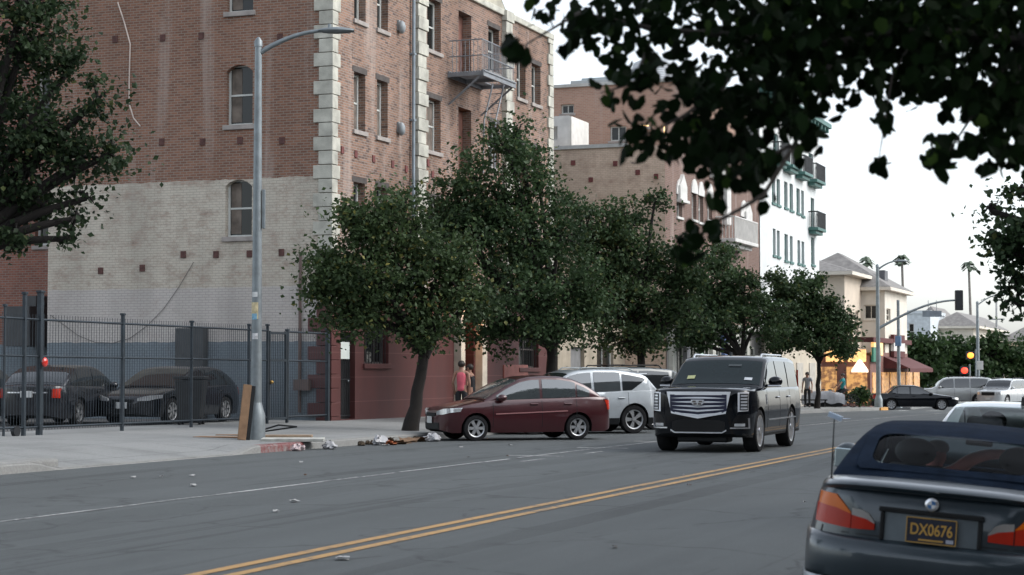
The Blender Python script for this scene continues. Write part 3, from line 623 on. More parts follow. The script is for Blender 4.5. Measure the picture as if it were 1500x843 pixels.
# white hotel with green trim
M_wh = pm('white_render', (.62, .64, .63), .8, 0, .08, 1.2); M_gr = pm('green_trim', (.05, .135, .12), .55, 0, .2, 4)
B4 = thing('white_building', 'white rendered building with green window frames and green bracketed balconies', 'building', (FAC2, yB, -.5)); H4 = 15.2
X4 = FAC2 + .03
w4 = [fx(a, b, c, e, X4) for a, b, c, e in ((1132, 1137, 258, 297), (1139, 1144, 262, 300), (1150, 1155, 266, 304), (1158, 1163, 269, 308), (1168, 1173, 276, 312), (1175, 1179, 279, 316),
      (1133, 1137, 335, 374), (1139, 1143, 338, 376), (1150, 1155, 343, 382), (1158, 1162, 346, 384), (1169, 1173, 352, 386), (1175, 1179, 354, 388), (1189, 1194, 348, 388), (1189, 1194, 290, 333),
      (1134, 1142, 195, 235), (1150, 1158, 204, 244), (1168, 1175, 213, 252), (1186, 1193, 224, 262))]
w4 += [fx(a, b, c, e, X4) for a, b, c, e in ((1133, 1137, 405, 440), (1139, 1143, 407, 440), (1150, 1155, 410, 444), (1158, 1162, 412, 446))]
g = MB(); wall(g, 'x', X4, yB + .02, yC, -1, H4, w4, .2); wall(g, 'y', yB + .02, FAC2 - 12, X4, H2, H4); g.bb(FAC2 - 12, X4 - .3, yB + .3, yC - .01, -1, H4 - .1); g.bb(X4 - 12, X4 + .0, yC - .01, yC, -1, H4); obj('front_wall', g, M_wh, B4, True)
for a in w4: window(B4, 'x', X4, *a, .12, M_gr, M_glass, M_gr, (0, 1), .09, .12)
for q in ((1133, 1143, 236, 244), (1149, 1160, 245, 252), (1167, 1177, 252, 262), (1185, 1196, 263, 273), (1186, 1196, 333, 343)):
    a = fx(*q, X4); balcony(B4, a[0] - .2, a[1] + .2, a[2] + .3, .55, X4, M_gr, M_iron, .85)
g = MB(); g.bb(X4, X4 + .7, yB, yC + .3, H4 - .25, H4); g.bb(X4 - 2, X4 + .4, yB, yC + .3, H4, H4 + .15)
for k in range(16): y = yB + .4 + (yC - yB - .5) * k / 15; g.bb(X4, X4 + .6, y - .09, y + .09, H4 - .5, H4 - .25)
obj('green_cornice', g, M_gr, B4, True)
g = MB(); wall(g, 'x', X4 + .05, yB + .02, yC, -1.1, 3.1); g.bb(X4, X4 + .3, yB, yC, 3.0, 3.3); obj('cream_ground_floor', g, pm('cream_render', (.50, .44, .35), .8, 0, .12, 1.5), B4, True)
for k in range(4):
    y = yB + 1.5 + k * 3.2; g = MB(); slab(g, 'x', X4 + .05, y, y + 1.5, -.6, 1.9, 0, .05); obj('shutter', g, pm('pale_shutter', (.42, .39, .34), .7, 0, .15, 3), B4, True, bevel=.01)
# unseen blocks added right of and behind the viewer, to darken what the cars mirror
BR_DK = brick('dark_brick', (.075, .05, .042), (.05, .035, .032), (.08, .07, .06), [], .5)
M_cr0 = pm('near_dark_render', (.045, .042, .04), .85, 0, .15, 1.2)  # dark render, so the added blocks mirror less light into the cars
def near_block(label, y0, y1, x0, h, m):
    t = thing('unseen_block', label, 'building', (x0, y0, -.2)); hl = []
    n = max(2, int((y1 - y0) / 3.2)); st = (y1 - y0) / n
    for k in range(n):
        z = .8
        while z + 1.8 < h - .6: hl.append((y0 + st * k + st * .3, y0 + st * k + st * .7, z, z + 1.7)); z += 3.1
    g = MB(); us = (y0, y1)
    wall(g, 'y', y0, x0, x0 + 12, -1, h)
    g2 = MB(); g2.T = None; wall(g2, 'x', x0, y0, y1, -1, h, hl, -.2); g.add(g2.v, g2.f); g.bb(x0 + .45, x0 + 12, y0 + .1, y1, -1, h - .1); obj('wall', g, m, t, True)
    g = MB()
    for a in hl: g.bb(x0 + .2, x0 + .24, *a)
    p = obj('window_panes', g, M_glass, t, True); p['kind'] = 'stuff'
near_block('unseen plain dark brick block added right of the viewer for the car reflections', 12, 46, 6.5, 9.5, BR_DK); near_block('unseen dark block added on the near side further up the street for the car reflections', 49, 100, 6.5, 12, M_cr0); near_block('unseen dark brick block added behind the viewer for the car reflections', -42, 6, 6.5, 10, BR_DK)
g = MB(); near_end = thing('unseen_block', 'unseen dark block added across the street far behind the viewer to darken reflections', 'building', (-10, -95, 0)); g.bb(-70, 40, -110, -95, -1, 15); obj('wall', g, BR_DK, near_end, True)  # unseen end block, added so the car paint mirrors less sky
g = MB()
for k in range(22): slab(g, 'x', 0, 0, 1, 0, 1, 0, .01) if False else g.bb(-68 + k * 5, -65.5 + k * 5, -95.02, -94.9, 1, 4)
p = obj('window_panes', g, M_glass, near_end, True); p['kind'] = 'stuff'
for px, py in ((840, 238), (902, 239), (866, 263), (962, 258), (935, 252)): x, d = onY(px, yA); z = zat(py, d); obj('anchor_plate', MB().bb(x - .09, x + .09, yA - .04, yA + .02, z - .1, z + .1), MATS['red_anchor'], B2, True)
# ------------------------------------------------------------------ beyond the crossing
M_cr2 = pm('cream_stucco', (.55, .47, .38), .85, 0, .08, 1.2); M_cr3 = pm('pale_stucco', (.62, .57, .49), .85, 0, .08, 1.2)
M_roof = pm('grey_roof_shingle', (.20, .19, .18), .9, 0, .25, 3, .3); M_rw = pm('red_awning_cloth', (.085, .019, .017), .8, 0, .15, 3)
M_warm = pm('lit_shop_window', (.35, .2, .1), .5, emit=(1.0, .47, .13), es=.19, var=.45, scale=2.2)
_nt = M_warm.node_tree; _b = _nt.nodes['Principled BSDF']; _nt.links.new(mix(_nt, (1.0, .52, .16), (.16, .05, .016), ramp(_nt, noise(_nt, objco(_nt), 4.5, 3, .5), .42, .6)), _b.inputs['Emission Color']); _b.inputs['Emission Strength'].default_value = .3
M_warm2 = pm('lit_shop_sign', (.8, .5, .25), .5, emit=(1.0, .50, .16), es=.5, var=.4, scale=4)
B5 = thing('corner_restaurant', 'cream corner building with grey hip roofs and lit restaurant below', 'building', (-21.1, 112.7, -.9))
X5, XB5, Y5 = -21.1, -19.6, 112.7
e1, e2 = zat(398, 113), zat(421, 118)
def hip(par, x0, x1, y0, y1, z, h, ov=.6):
    g = MB(); a, b, c, d = x0 - ov, x1 + ov, y0 - ov, y1 + ov
    w_ = min(b - a, d - c) / 2
    r0, r1 = ((a + w_, (c + d) / 2), (b - w_, (c + d) / 2)) if b - a > d - c else (((a + b) / 2, c + w_), ((a + b) / 2, d - w_))
    vs = [(a, c, z), (b, c, z), (b, d, z), (a, d, z), (r0[0], r0[1], z + h), (r1[0], r1[1], z + h)]
    fs = [(0, 1, 5, 4), (1, 2, 5), (2, 3, 4, 5), (3, 0, 4)] if b - a > d - c else [(0, 1, 4), (1, 2, 5, 4), (2, 3, 5), (3, 0, 4, 5)]
    g.add(vs, fs); r = obj('roof', g, M_roof, par, True)
    g = MB(); g.bb(a, b, c, d, z - .22, z - .01); obj('eaves', g, M_cr3, r, True); return r
g = MB(); wall(g, 'y', Y5, -40, X5, 2.4, e1, [], .2); wall(g, 'x', X5, Y5, 128, 2.4, e1, [(114.2, 115.2, 3.2, 5.2), (116.3, 117.3, 3.2, 5.2)], .2); g.bb(-40, X5 - .3, Y5 + .3, 128, -1, e1 - .05); obj('upper_wall', g, M_cr2, B5, True)
for a in ((114.2, 115.2, 3.2, 5.2), (116.3, 117.3, 3.2, 5.2)): window(B5, 'x', X5, *a, .12, M_cr3, M_glass, M_cr3, (0, 1))
hip(B5, -40, X5, Y5, 128, e1, 2.6)
yb0 = 118.4; a_ = onY(1266, yb0)[0]; b_ = onY(1286, yb0)[0]; dw = onY(1276, yb0)[1]; wb = (a_, b_, zat(468, dw), zat(447, dw))
g = MB(); wall(g, 'y', yb0, X5, XB5, 2.6, e2, [wb], .2)
y1_, d1_ = onX(1299, XB5); y2_, d2_ = onX(1305, XB5); wr = (yb0 + .6, yb0 + 2.2, zat(470, d1_), zat(452, d1_)); wall(g, 'x', XB5, yb0, 127.4, 2.6, e2, [wr], .2); g.bb(X5 + .02, XB5 - .3, yb0 + .3, 127.3, 2.6, e2 - .05); obj('bay_wall', g, M_cr3, B5, True)
window(B5, 'y', yb0, *wb, .12, M_cr3, M_glass, M_cr3, (1, 0)); window(B5, 'x', XB5, *wr, .12, M_cr3, M_glass, M_cr3, (0, 1))
hip(B5, -27, XB5, yb0, 127.4, e2, 2.5, .45)
g = MB(); d = onY(1290, 121)[1]; g.bb(onY(1284, 121)[0], onY(1297, 121)[0], 121, 122.2, zat(412, d), zat(396, d)); obj('rooftop_unit', g, pm('dark_rooftop_unit', (.1, .1, .11), .6), B5, True, bevel=.03)
g = MB(); wall(g, 'y', Y5 - .05, -40, XB5, -1, 2.4, [], .2); yaw_ = onX(1366, XB5 + 1.7)[0]; wall(g, 'x', XB5 + .03, Y5 - .05, 127.4, -1, 2.6, [], .2); g.bb(-28, XB5, 127.5, yaw_ + .3, -1, 2.36); obj('ground_floor', g, pm('maroon_shopfront', (.16, .07, .055), .7, 0, .2, 2), B5, True)
for k, (a, b, z0, z1) in enumerate(((-21.0, -19.75, -.5, 1.7), (-23.2, -21.6, -.5, 1.7), (-26, -24, .1, 1.9), (-30, -27, .1, 1.9))):
    g = MB(); slab(g, 'y', Y5 - .05, a, b, z0, z1, 0, .06); obj('lit_window', g, M_warm, B5, True, bevel=.01)
for k in range(6):
    y = Y5 + .6 + k * 3.3; g = MB(); slab(g, 'x', XB5 + .03, y, y + 2.6, -.15, 1.35, 0, .06); obj('lit_window', g, M_warm, B5, True, bevel=.01)
for k in range(3):
    g = MB(); a = -23.6 + k * 1.35; slab(g, 'y', Y5 - .05, a, a + 1.1, 2.0, 2.75, .0, .16); obj('lit_sign', g, M_warm2, B5, True, bevel=.03)
g = MB(); slab(g, 'x', XB5 + .03, 113.0, 116.2, 2.4, 3.2, 0, .2); obj('lit_sign', g, M_warm2, B5, True, bevel=.03)
g = MB(); g.bb(-40, XB5 + .25, Y5 - .3, Y5 + .2, 3.2, 3.5); g.bb(XB5 - .2, XB5 + .3, Y5 - .3, 127.5, 3.2, 3.5); obj('red_fascia', g, M_rw, B5, True)
def awning(par, y0, y1, z, D, drop):
    g = MB(); g.add([(XB5 + .05, y0, z), (XB5 + .05, y1, z), (XB5 + D, y1, z - drop), (XB5 + D, y0, z - drop), (XB5 + D, y0, z - drop - .25), (XB5 + D, y1, z - drop - .25), (XB5 + .05, y0, z - drop), (XB5 + .05, y1, z - drop)], [(0, 3, 2, 1), (3, 4, 5, 2), (0, 6, 3), (1, 2, 7)]); return obj('awning', g, M_rw, par, True)
awning(B5, 117.5, onX(1366, XB5 + 1.7)[0], 2.35, 1.7, .75)
for q, mt in (((1309, 1325, 491, 503), M_rw), ((1309, 1325, 503, 515), M_orn), ((1309, 1325, 515, 524), M_rw)):
    a = fx(*q, XB5 + .3); g = MB(); slab(g, 'x', XB5 + .1, a[0], a[1], a[2] + .005, a[3] - .005, .0, .22); obj('sign_band', g, mt, B5, True)
a = fx(1270, 1300, 497, 517, XB5 + .3); g = MB(); slab(g, 'x', XB5 + .1, Y5, Y5 + 2.6, 2.0, 2.9, 0, .14); obj('green_sign', g, pm('green_sign', (.03, .17, .11), .6), B5, True)
g = MB(); x, d = onY(1258, 112.0); g.lathe([(0, .9), (.12, .8), (.5, .25), (.52, .1), (0, .1)], (x, 112.2, zat(548, d)), 14); obj('lit_shade', g, pm('lit_white_shade', (.8, .7, .6), .5, emit=(1, .72, .5), es=.8), B5, True, smooth=40)

def far_house(name, label, px0, px1, py, Y, mat_, roof, dep, z0=-1):
    x0, d0 = onY(px0, Y); x1, d1 = onY(px1, Y); z = zat(py, (d0 + d1) / 2)
    t = thing(name, label, 'building', (x0, Y, z0)); hs_ = [(x0 + (x1 - x0) * .3, x0 + (x1 - x0) * .48, z - 2.4, z - .9)]
    g = MB(); wall(g, 'y', Y, x0, x1, z0, z, hs_, .2); g.bb(x0, x1, Y + .3, Y + dep, z0, z); obj('house_wall', g, mat_, t, True)
    window(t, 'y', Y, *hs_[0], .1, M_orn, M_glass, M_orn)
    if roof: hip(t, x0, x1, Y, Y + dep, z, roof, .7)
    else: g = MB(); g.bb(x0 - .1, x1 + .1, Y - .1, Y + dep, z, z + .3); obj('parapet', g, mat_, t, True)
    return t
far_house('house', 'pale flat roofed house beyond the red awning', 1318, 1362, 460, 172, pm('pale_blue_stucco', (.52, .56, .58), .8), 0, 10)
far_house('house', 'cream house with long grey hip roof beyond the green trees', 1372, 1425, 478, 178, M_cr3, 1.4, 26)
far_house('house', 'low pale house behind the trees at the right edge', 1470, 1530, 500, 200, M_cr2, 1.6, 14)
far_house('house', 'small house with brown roof beside the pale flat roofed house', 1352, 1372, 470, 190, M_cr2, 1.5, 12)

# ------------------------------------------------------------------ trees
LM = leafmat('street_leaf', (.042, .072, .033), (.062, .105, .043), (.17, .18, .06))
LM2 = leafmat('yellowing_leaf', (.046, .073, .032), (.072, .112, .043), (.27, .24, .065))
LML = leafmat('dark_leaf', (.024, .042, .020), (.040, .066, .028), (.11, .12, .04))  # darker leaf colours, for the tree at the left edge
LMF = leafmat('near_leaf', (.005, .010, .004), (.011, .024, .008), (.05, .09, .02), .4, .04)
LMD = leafmat('far_leaf', (.03, .06, .022), (.05, .09, .03), (.09, .12, .045))
M_bark = pm('bark', (.014, .011, .009), .95, 0, .35, 5, .8)
M_bark2 = pm('dark_bark', (.035, .03, .026), .95, 0, .35, 6, .6)
LEAF = [(0, 0, 0), (.25, -.36, .06), (.68, -.33, .04), (1, 0, -.06), (.68, .33, .04), (.25, .36, .06)]
def leaves(name, pts, size, mat_, parent, rng, shape='quad', up=.35, droop=0.0):
    """pts: N x 3 world; one folded leaf each"""
    n = len(pts); q = root_of(parent).location; pts = np.asarray(pts) - np.array([q.x, q.y, q.z])
    d = rng.normal(size=(n, 3)); d[:, 2] -= droop; d /= np.linalg.norm(d, axis=1)[:, None]
    nn = rng.normal(size=(n, 3)); nn[:, 2] += up * 2; s = np.cross(d, nn); s /= np.linalg.norm(s, axis=1)[:, None] + 1e-9; nn = np.cross(s, d)
    sz = size * rng.uniform(.65, 1.3, n)[:, None]
    if shape == 'quad': tpl = [(0, 0, 0), (.5, -.36, .10), (1, 0, -.03), (.5, .36, .10)]; fs = [(0, 1, 2), (0, 2, 3)]
    else: tpl = LEAF; fs = [(0, 1, 2, 3), (0, 3, 4, 5)]
    k = len(tpl); V = np.zeros((n, k, 3))
    for i, (a, b, c) in enumerate(tpl): V[:, i] = pts + sz * (d * (a - .5) + s * b + nn * c)
    base = (np.arange(n) * k)[:, None, None]; Fc = (np.array(fs)[None] + base).reshape(-1, len(fs[0]))
    me = bpy.data.meshes.new(name); me.vertices.add(n * k); me.vertices.foreach_set('co', V.reshape(-1))
    nf, m = Fc.shape; me.loops.add(nf * m); me.polygons.add(nf)
    me.loops.foreach_set('vertex_index', Fc.reshape(-1).astype(np.int32)); me.polygons.foreach_set('loop_start', (np.arange(nf) * m).astype(np.int32))
    me.update(calc_edges=True); me.materials.append(mat_)
    o = bpy.data.objects.new(name, me); COL.objects.link(o); o.parent = parent; return o
def tree(label, x, y, z0, th, tr, blobs, n, size, mat_, seed, group=None, name='street_tree', bark=None, shape='quad', clump=.26, cat='tree', lean=(0, 0)):
    """blobs: world centres with radii; the crown hangs its leaves on clumps spread through them"""
    rng = np.random.default_rng(seed); t = thing(name, label, cat, (x, y, z0), 0, group); bark = bark or M_bark
    g = MB(); top = Vector((x + lean[0], y + lean[1], z0 + th)); pts = [Vector((x, y, z0 - .15)).lerp(top, k / 6) + Vector((rng.normal() * .03 * (0 < k), rng.normal() * .03 * (0 < k), 0)) for k in range(7)]
    g.tube(pts, [tr * (1.35 if k == 0 else 1.12 if k == 1 else 1 - .05 * k) for k in range(7)], 10)
    CL = []
    vol = np.array([(b[3] * b[4] * b[5]) ** .75 for b in blobs]); vol /= vol.sum()
    for b, f in zip(blobs, vol):
        c = Vector(b[:3]); k = 7; mid = top.lerp(c, .5) + Vector((rng.normal() * .15, rng.normal() * .15, .15))
        path = [(1 - u) ** 2 * top + 2 * u * (1 - u) * mid + u * u * c for u in [i / k for i in range(k + 1)]]
        if n > 200: g.tube([top - Vector((0, 0, .25))] + path[1:], [tr * .55 * (1 - .8 * i / (k + 1)) + .012 for i in range(k + 1)], 6)
        nc = max(5, int(n * f / 95)); dv = rng.normal(size=(nc, 3)); dv /= np.linalg.norm(dv, axis=1)[:, None]
        rr = rng.uniform(.12, 1.0, nc) ** .5; cc = np.array(b[:3]) + dv * rr[:, None] * np.array(b[3:6]) * rng.uniform(.75, 1.22, nc)[:, None]
        for i in range(nc):
            if i < 14 and n > 1500: g.tube([c, (c + Vector(cc[i])) / 2 + Vector((0, 0, .06)), Vector(cc[i])], [tr * .13 + .006, tr * .09 + .005, .006], 5)
        CL.append((cc, f))
    obj('trunk', g, bark, t, True, smooth=60)
    P_ = []
    for cc, f in CL:
        m = int(n * f); idx = rng.integers(0, len(cc), m); sg = clump * rng.uniform(.45, 1.35, len(cc))
        P_.append(cc[idx] + rng.normal(size=(m, 3)) * sg[idx][:, None] * np.array([1, 1, .75]))
    leaves('crown', np.concatenate(P_), size, mat_, t, rng, shape, up=.5); return t
def pb(px, py, rx_, ry_, d, rd=None):           # a crown blob seen at (px, py), rx/ry in photo pixels
    x, y, z = P(px, d, py); a = rx_ * d / F; return (x, y, z, a, rd or a, ry_ * d / F)
# the row along the far pavement
D1 = 44.0; x1, y1 = P(600, D1)
tree('street tree with leaning dark trunk in front of the red painted wall', x1, y1, walk_z(x1, y1), 2.0, .17,
     [pb(560, 330, 55, 50, D1), pb(500, 395, 50, 45, D1), pb(470, 430, 28, 30, D1), pb(560, 420, 75, 60, D1 - .4), pb(640, 400, 55, 60, D1), pb(600, 350, 45, 50, D1 + .6), pb(530, 460, 60, 28, D1), pb(640, 470, 40, 30, D1), pb(590, 300, 30, 22, D1 + .4), pb(690, 440, 35, 40, D1 + .6), pb(665, 375, 40, 45, D1 + .5), pb(480, 400, 40, 30, D1), pb(610, 490, 40, 22, D1), pb(520, 330, 35, 35, D1)],
     21000, .118, LM2, 1, 'street trees along the far pavement', lean=(.34, .16))
D2 = 53.0; x2, y2 = P(806, D2)
tree('tallest street tree, its crown rising past the fire escape', x2 + .1, y2 - .2, walk_z(x2, y2), 2.3, .19,
     [pb(745, 220, 50, 45, D2), pb(760, 190, 30, 22, D2), pb(700, 280, 55, 60, D2), pb(790, 270, 35, 60, D2), pb(690, 350, 50, 60, D2 - .5), pb(770, 350, 80, 70, D2), pb(840, 420, 50, 60, D2 - .5), pb(750, 430, 80, 55, D2 - 1), pb(700, 440, 45, 40, D2), pb(790, 480, 75, 30, D2 - .6), pb(850, 460, 40, 40, D2 - .6), pb(820, 350, 45, 55, D2), pb(720, 490, 50, 25, D2), pb(650, 330, 35, 50, D2), pb(735, 300, 55, 60, D2), pb(662, 285, 36, 40, D2), pb(668, 330, 40, 40, D2 - .5), pb(880, 440, 30, 40, D2 + .5)],
     28000, .126, LM, 2, 'street trees along the far pavement')
D3 = 61.7; x3, y3 = P(939, D3)
tree('street tree with low wide crown behind the white wagon', x3, y3, walk_z(x3, y3), 2.2, .17,
     [pb(860, 330, 40, 40, D3), pb(840, 300, 25, 25, D3), pb(920, 330, 45, 40, D3), pb(960, 295, 28, 14, D3), pb(930, 400, 60, 60, D3), pb(990, 400, 50, 55, D3), pb(880, 440, 60, 55, D3), pb(960, 470, 70, 45, D3), pb(1010, 450, 40, 50, D3), pb(900, 370, 55, 50, D3), pb(850, 380, 40, 50, D3), pb(930, 500, 55, 22, D3)],
     23000, .138, LM, 3, 'street trees along the far pavement')
D4 = 74.7; x4, y4 = P(1086, D4)
tree('street tree with its trunk hidden behind the black SUV', x4, y4, walk_z(x4, y4), 2.2, .16,
     [pb(990, 455, 40, 40, D4), pb(960, 490, 40, 28, D4), pb(1050, 400, 45, 40, D4), pb(1010, 430, 45, 45, D4), pb(1090, 430, 45, 45, D4), pb(1060, 470, 70, 40, D4), pb(1120, 460, 40, 40, D4), pb(1020, 490, 45, 28, D4)], 16500, .162, LM, 4, 'street trees along the far pavement')
D5 = 88.5; x5, y5 = P(1196, D5)
tree('farthest street tree, before the white building with green trim', x5, y5, walk_z(x5, y5), 2.4, .13,
     [pb(1150, 420, 40, 35, D5), pb(1190, 430, 30, 34, D5), pb(1205, 455, 28, 30, D5), pb(1180, 470, 60, 40, D5), pb(1230, 480, 28, 40, D5), pb(1160, 500, 55, 25, D5), pb(1240, 515, 22, 18, D5)], 15000, .185, LM, 5, 'street trees along the far pavement', lean=(.1, .1))
# the tree at the left edge of the view, on the near part of the far pavement
DL = 30.0; xl, yl = P(-70, DL)
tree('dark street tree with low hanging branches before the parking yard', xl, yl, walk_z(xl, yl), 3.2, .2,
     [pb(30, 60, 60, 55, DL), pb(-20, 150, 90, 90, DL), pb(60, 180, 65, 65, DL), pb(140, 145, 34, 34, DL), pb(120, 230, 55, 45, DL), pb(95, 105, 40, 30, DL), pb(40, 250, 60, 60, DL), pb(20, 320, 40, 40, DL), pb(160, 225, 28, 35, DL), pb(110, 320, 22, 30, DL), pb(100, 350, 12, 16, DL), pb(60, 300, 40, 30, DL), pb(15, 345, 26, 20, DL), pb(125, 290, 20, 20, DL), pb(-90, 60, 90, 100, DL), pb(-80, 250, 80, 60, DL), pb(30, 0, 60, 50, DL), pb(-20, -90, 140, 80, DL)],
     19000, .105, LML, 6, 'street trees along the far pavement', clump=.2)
# the tree at the right edge, on the near pavement
DRt = 19.5; xr_, yr_ = 1.1, 19.6
tree('dark kerbside tree leaning in at the right edge of the view', xr_, yr_, road_z(-.3, yr_) + .14, 2.1, .16,
     [pb(1500, 330, 45, 50, DRt), pb(1560, 380, 70, 80, DRt), pb(1490, 410, 30, 35, DRt), pb(1455, 310, 14, 14, DRt), pb(1455, 345, 16, 12, DRt), pb(1475, 370, 25, 25, DRt), pb(1600, 280, 90, 80, DRt), pb(1490, 445, 18, 22, DRt), pb(1495, 280, 25, 22, DRt), pb(1700, 300, 90, 90, DRt)],
     9000, .075, LM, 7, clump=.11)
# trees beyond the crossing
EXTRA = [(1.5, -4), (1.4, -18), (1.5, 33), (-18.2, 12), (-18.4, -6), (-18.2, -22), (1.4, -34)]
for i, (x, y) in enumerate(EXTRA):   # unseen street trees added around the viewer, to shade the road and darken car paint
    z = road_z(x, y) + .15; q = random.Random(i); tree('unseen street tree added behind or beside the viewer for its shade', x, y, z, 3.4, .17, [(x + q.uniform(-1.6, 1.6), y + q.uniform(-1.8, 1.8), z + q.uniform(4.4, 7.6), 1.7, 1.7, 1.3) for _ in range(8)], 6000, .26, LM, 70 + i, 'unseen street trees added around the viewer')
for i, (lab, px, d, bl) in enumerate((
        ('bushy green tree just right of the red awning', 1345, 150, [(1345, 515, 22, 25), (1330, 525, 14, 20), (1365, 520, 20, 28), (1350, 545, 30, 20)]),
        ('broad green tree behind the silver wagon', 1395, 160, [(1395, 525, 28, 25), (1380, 540, 25, 25), (1410, 545, 20, 22), (1378, 510, 14, 16)]),
        ('dense green tree behind the lit signals and tall lamp', 1455, 158, [(1450, 520, 32, 28), (1475, 535, 30, 28), (1435, 540, 25, 28), (1500, 530, 25, 30), (1460, 505, 20, 16)]),
        ('dark tree half hidden at the far end of the street', 1530, 170, [(1530, 520, 30, 35), (1510, 540, 22, 24)]))):
    x, y = P(px, d); tree(lab, x, y, -.9, 2.0, .25, [pb(a, b, c, e, d) for a, b, c, e in bl], 4200, .42, LMD, 20 + i, 'trees beyond the crossing', 'leafy_tree', clump=.5)
# palms
def palm(label, px, py, d, r_):
    x, y, z = P(px, d, py); t = thing('palm_tree', label, 'palm', (x, y, -1), 0, 'palms on the skyline'); g = MB()
    g.tube([(x, y, -1), (x + .2, y, z * .5), (x, y, z)], [.24, .18, .15], 8); obj('trunk', g, pm('palm_trunk', (.2, .18, .16), .9), t, True, smooth=60)
    rng = random.Random(int(px)); g = MB()
    for k in range(46):
        az = rng.uniform(0, 6.28); el = rng.uniform(-.7, 1.2); L_ = r_ * rng.uniform(.75, 1.15); dx, dy = math.cos(az) * math.cos(el), math.sin(az) * math.cos(el)
        mid = Vector((x + dx * L_ * .6, y + dy * L_ * .6, z + math.sin(el) * L_ * .7)); end = Vector((x + dx * L_, y + dy * L_, z + math.sin(el) * L_ * .7 - L_ * .3)); sx = Vector((-math.sin(az), math.cos(az), 0)) * .16 * r_
        o_ = Vector((x, y, z)); g.add([o_, mid - sx, mid + sx, end - sx * 1.3, end + sx * 1.3, end + Vector((dx, dy, -.5)) * .15 * r_], [(0, 1, 2), (1, 3, 4, 2), (3, 5, 4)])
    obj('fronds', g, pm('palm_leaf', (.09, .12, .08), .7, 0, .3, 2), t, True)
palm('palm left of the lamp arm, above the hip roof', 1270, 384, 225, 1.0); palm('palm right of the lamp arm, above the hip roof', 1322, 380, 230, 1.1); palm('tall slender palm right of the hanging signal', 1420, 390, 240, 1.0)

# ------------------------------------------------------------------ the near canopy overhead
NC = thing('overhanging_tree', 'dark broad leaved tree whose branches hang down over the top right of the view', 'tree', (1.4, 8.6, .1))
rng = np.random.default_rng(11); pts = []
bl = [(800, 15, 28, 8, 14), (828, 68, 22, 7, 9), (850, 30, 40, 8, 22), (747, 72, 22, 7, 9), (770, 85, 14, 7, 4), (880, 30, 50, 8, 40), (950, 40, 70, 8, 85), (905, 120, 42, 7.5, 26), (945, 95, 45, 7.5, 26), (955, 190, 42, 7.3, 34), (925, 215, 22, 7.3, 10), (1020, 130, 60, 7.6, 60), (1000, 205, 40, 7.3, 30), (1060, 205, 50, 7.4, 60), (1100, 150, 75, 7.8, 90), (1095, 250, 38, 7.2, 40), (1060, 255, 25, 7.2, 14), (1160, 150, 55, 7.6, 70), (1185, 195, 32, 7.4, 26), (1210, 120, 32, 7.8, 24), (1140, 60, 85, 8, 120), (1230, 50, 80, 8.2, 110), (1330, 45, 90, 8.2, 130), (1430, 55, 90, 8.3, 140), (1500, 110, 70, 8.2, 90), (1480, 170, 50, 8, 50), (1400, 115, 48, 8, 36), (1440, 150, 40, 8, 30), (1290, 105, 36, 8, 18), (1340, 120, 30, 8, 14), (1296, 185, 14, 7.4, 6), (1288, 240, 16, 7.4, 7), (1300, 150, 12, 7.6, 4), (1385, 225, 26, 7.6, 15), (1365, 235, 14, 7.6, 6), (1420, 215, 22, 7.7, 12), (1460, 215, 30, 7.8, 22), (1495, 225, 30, 8, 22), (1450, 250, 16, 7.6, 5), (1015, 350, 20, 6.9, 13), (1045, 340, 14, 6.9, 6), (1000, 378, 14, 6.9, 6), (1050, 300, 12, 6.9, 4), (1130, 230, 16, 7, 6), (1000, 20, 90, 8.2, 70), (1080, 20, 90, 8.4, 80), (1190, 0, 110, 8.6, 110), (1300, -20, 120, 8.8, 120), (1420, -20, 120, 8.8, 130), (1540, 0, 110, 8.6, 130)]
for px, py, r_, d, n in bl:
    for _ in range(int(n * (3.0 if px > 1080 and py < 80 else 1.25 if px < 1000 else 2.3 if px > 1300 else 1.7 if py < 160 else 1.5))):
        a, b, c = rng.normal(size=3); k = .46
        pts.append(P(px + a * r_ * k, d + c * .35, py + b * r_ * k))
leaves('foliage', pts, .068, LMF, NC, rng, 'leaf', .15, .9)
pts = []
for _ in range(9000):                                  # the crown above and behind, out of view, that shades these leaves
    a, b, c = rng.normal(size=3); v = (-.2 + a * 2.0, 8.3 + b * 2.4, 4.9 + abs(c) * 1.0); d_ = v[1] * CT - v[0] * ST
    if zat(-60, d_) < v[2]: pts.append(v)
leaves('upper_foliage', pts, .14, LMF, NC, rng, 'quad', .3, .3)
g = MB(); g.tube([(1.4, 8.6, 0), (1.38, 8.6, 1.2), (1.3, 8.5, 2.6), (1.0, 8.4, 3.6), (.6, 8.2, 4.4)], [.2, .16, .14, .12, .08], 10)
def br(pts_, r0): ps = [P(a, d, b) for a, b, d in pts_]; g.tube(ps, [r0 * (1 - .75 * i / (len(ps) - 1)) for i in range(len(ps))], 6)
g.tube([(1.0, 8.4, 3.6), (.2, 8.3, 3.75), P(1500, 8.1, 60)], [.09, .06, .04], 8)
br([(1500, 60, 8.1), (1350, 40, 8.1), (1230, 60, 8), (1100, 50, 8), (960, 40, 8), (850, 15, 8)], .03)
br([(1230, 60, 8), (1205, 130, 7.7), (1165, 212, 7.3), (1120, 285, 7.1), (1082, 308, 7), (1035, 333, 6.9), (1005, 372, 6.9)], .014)
br([(1100, 50, 8), (1060, 130, 7.6), (1000, 170, 7.4), (940, 200, 7.3)], .013); br([(960, 40, 8), (930, 120, 7.5), (880, 135, 7.5)], .01); br([(850, 15, 8), (800, 45, 7.4), (755, 72, 7.1)], .008)
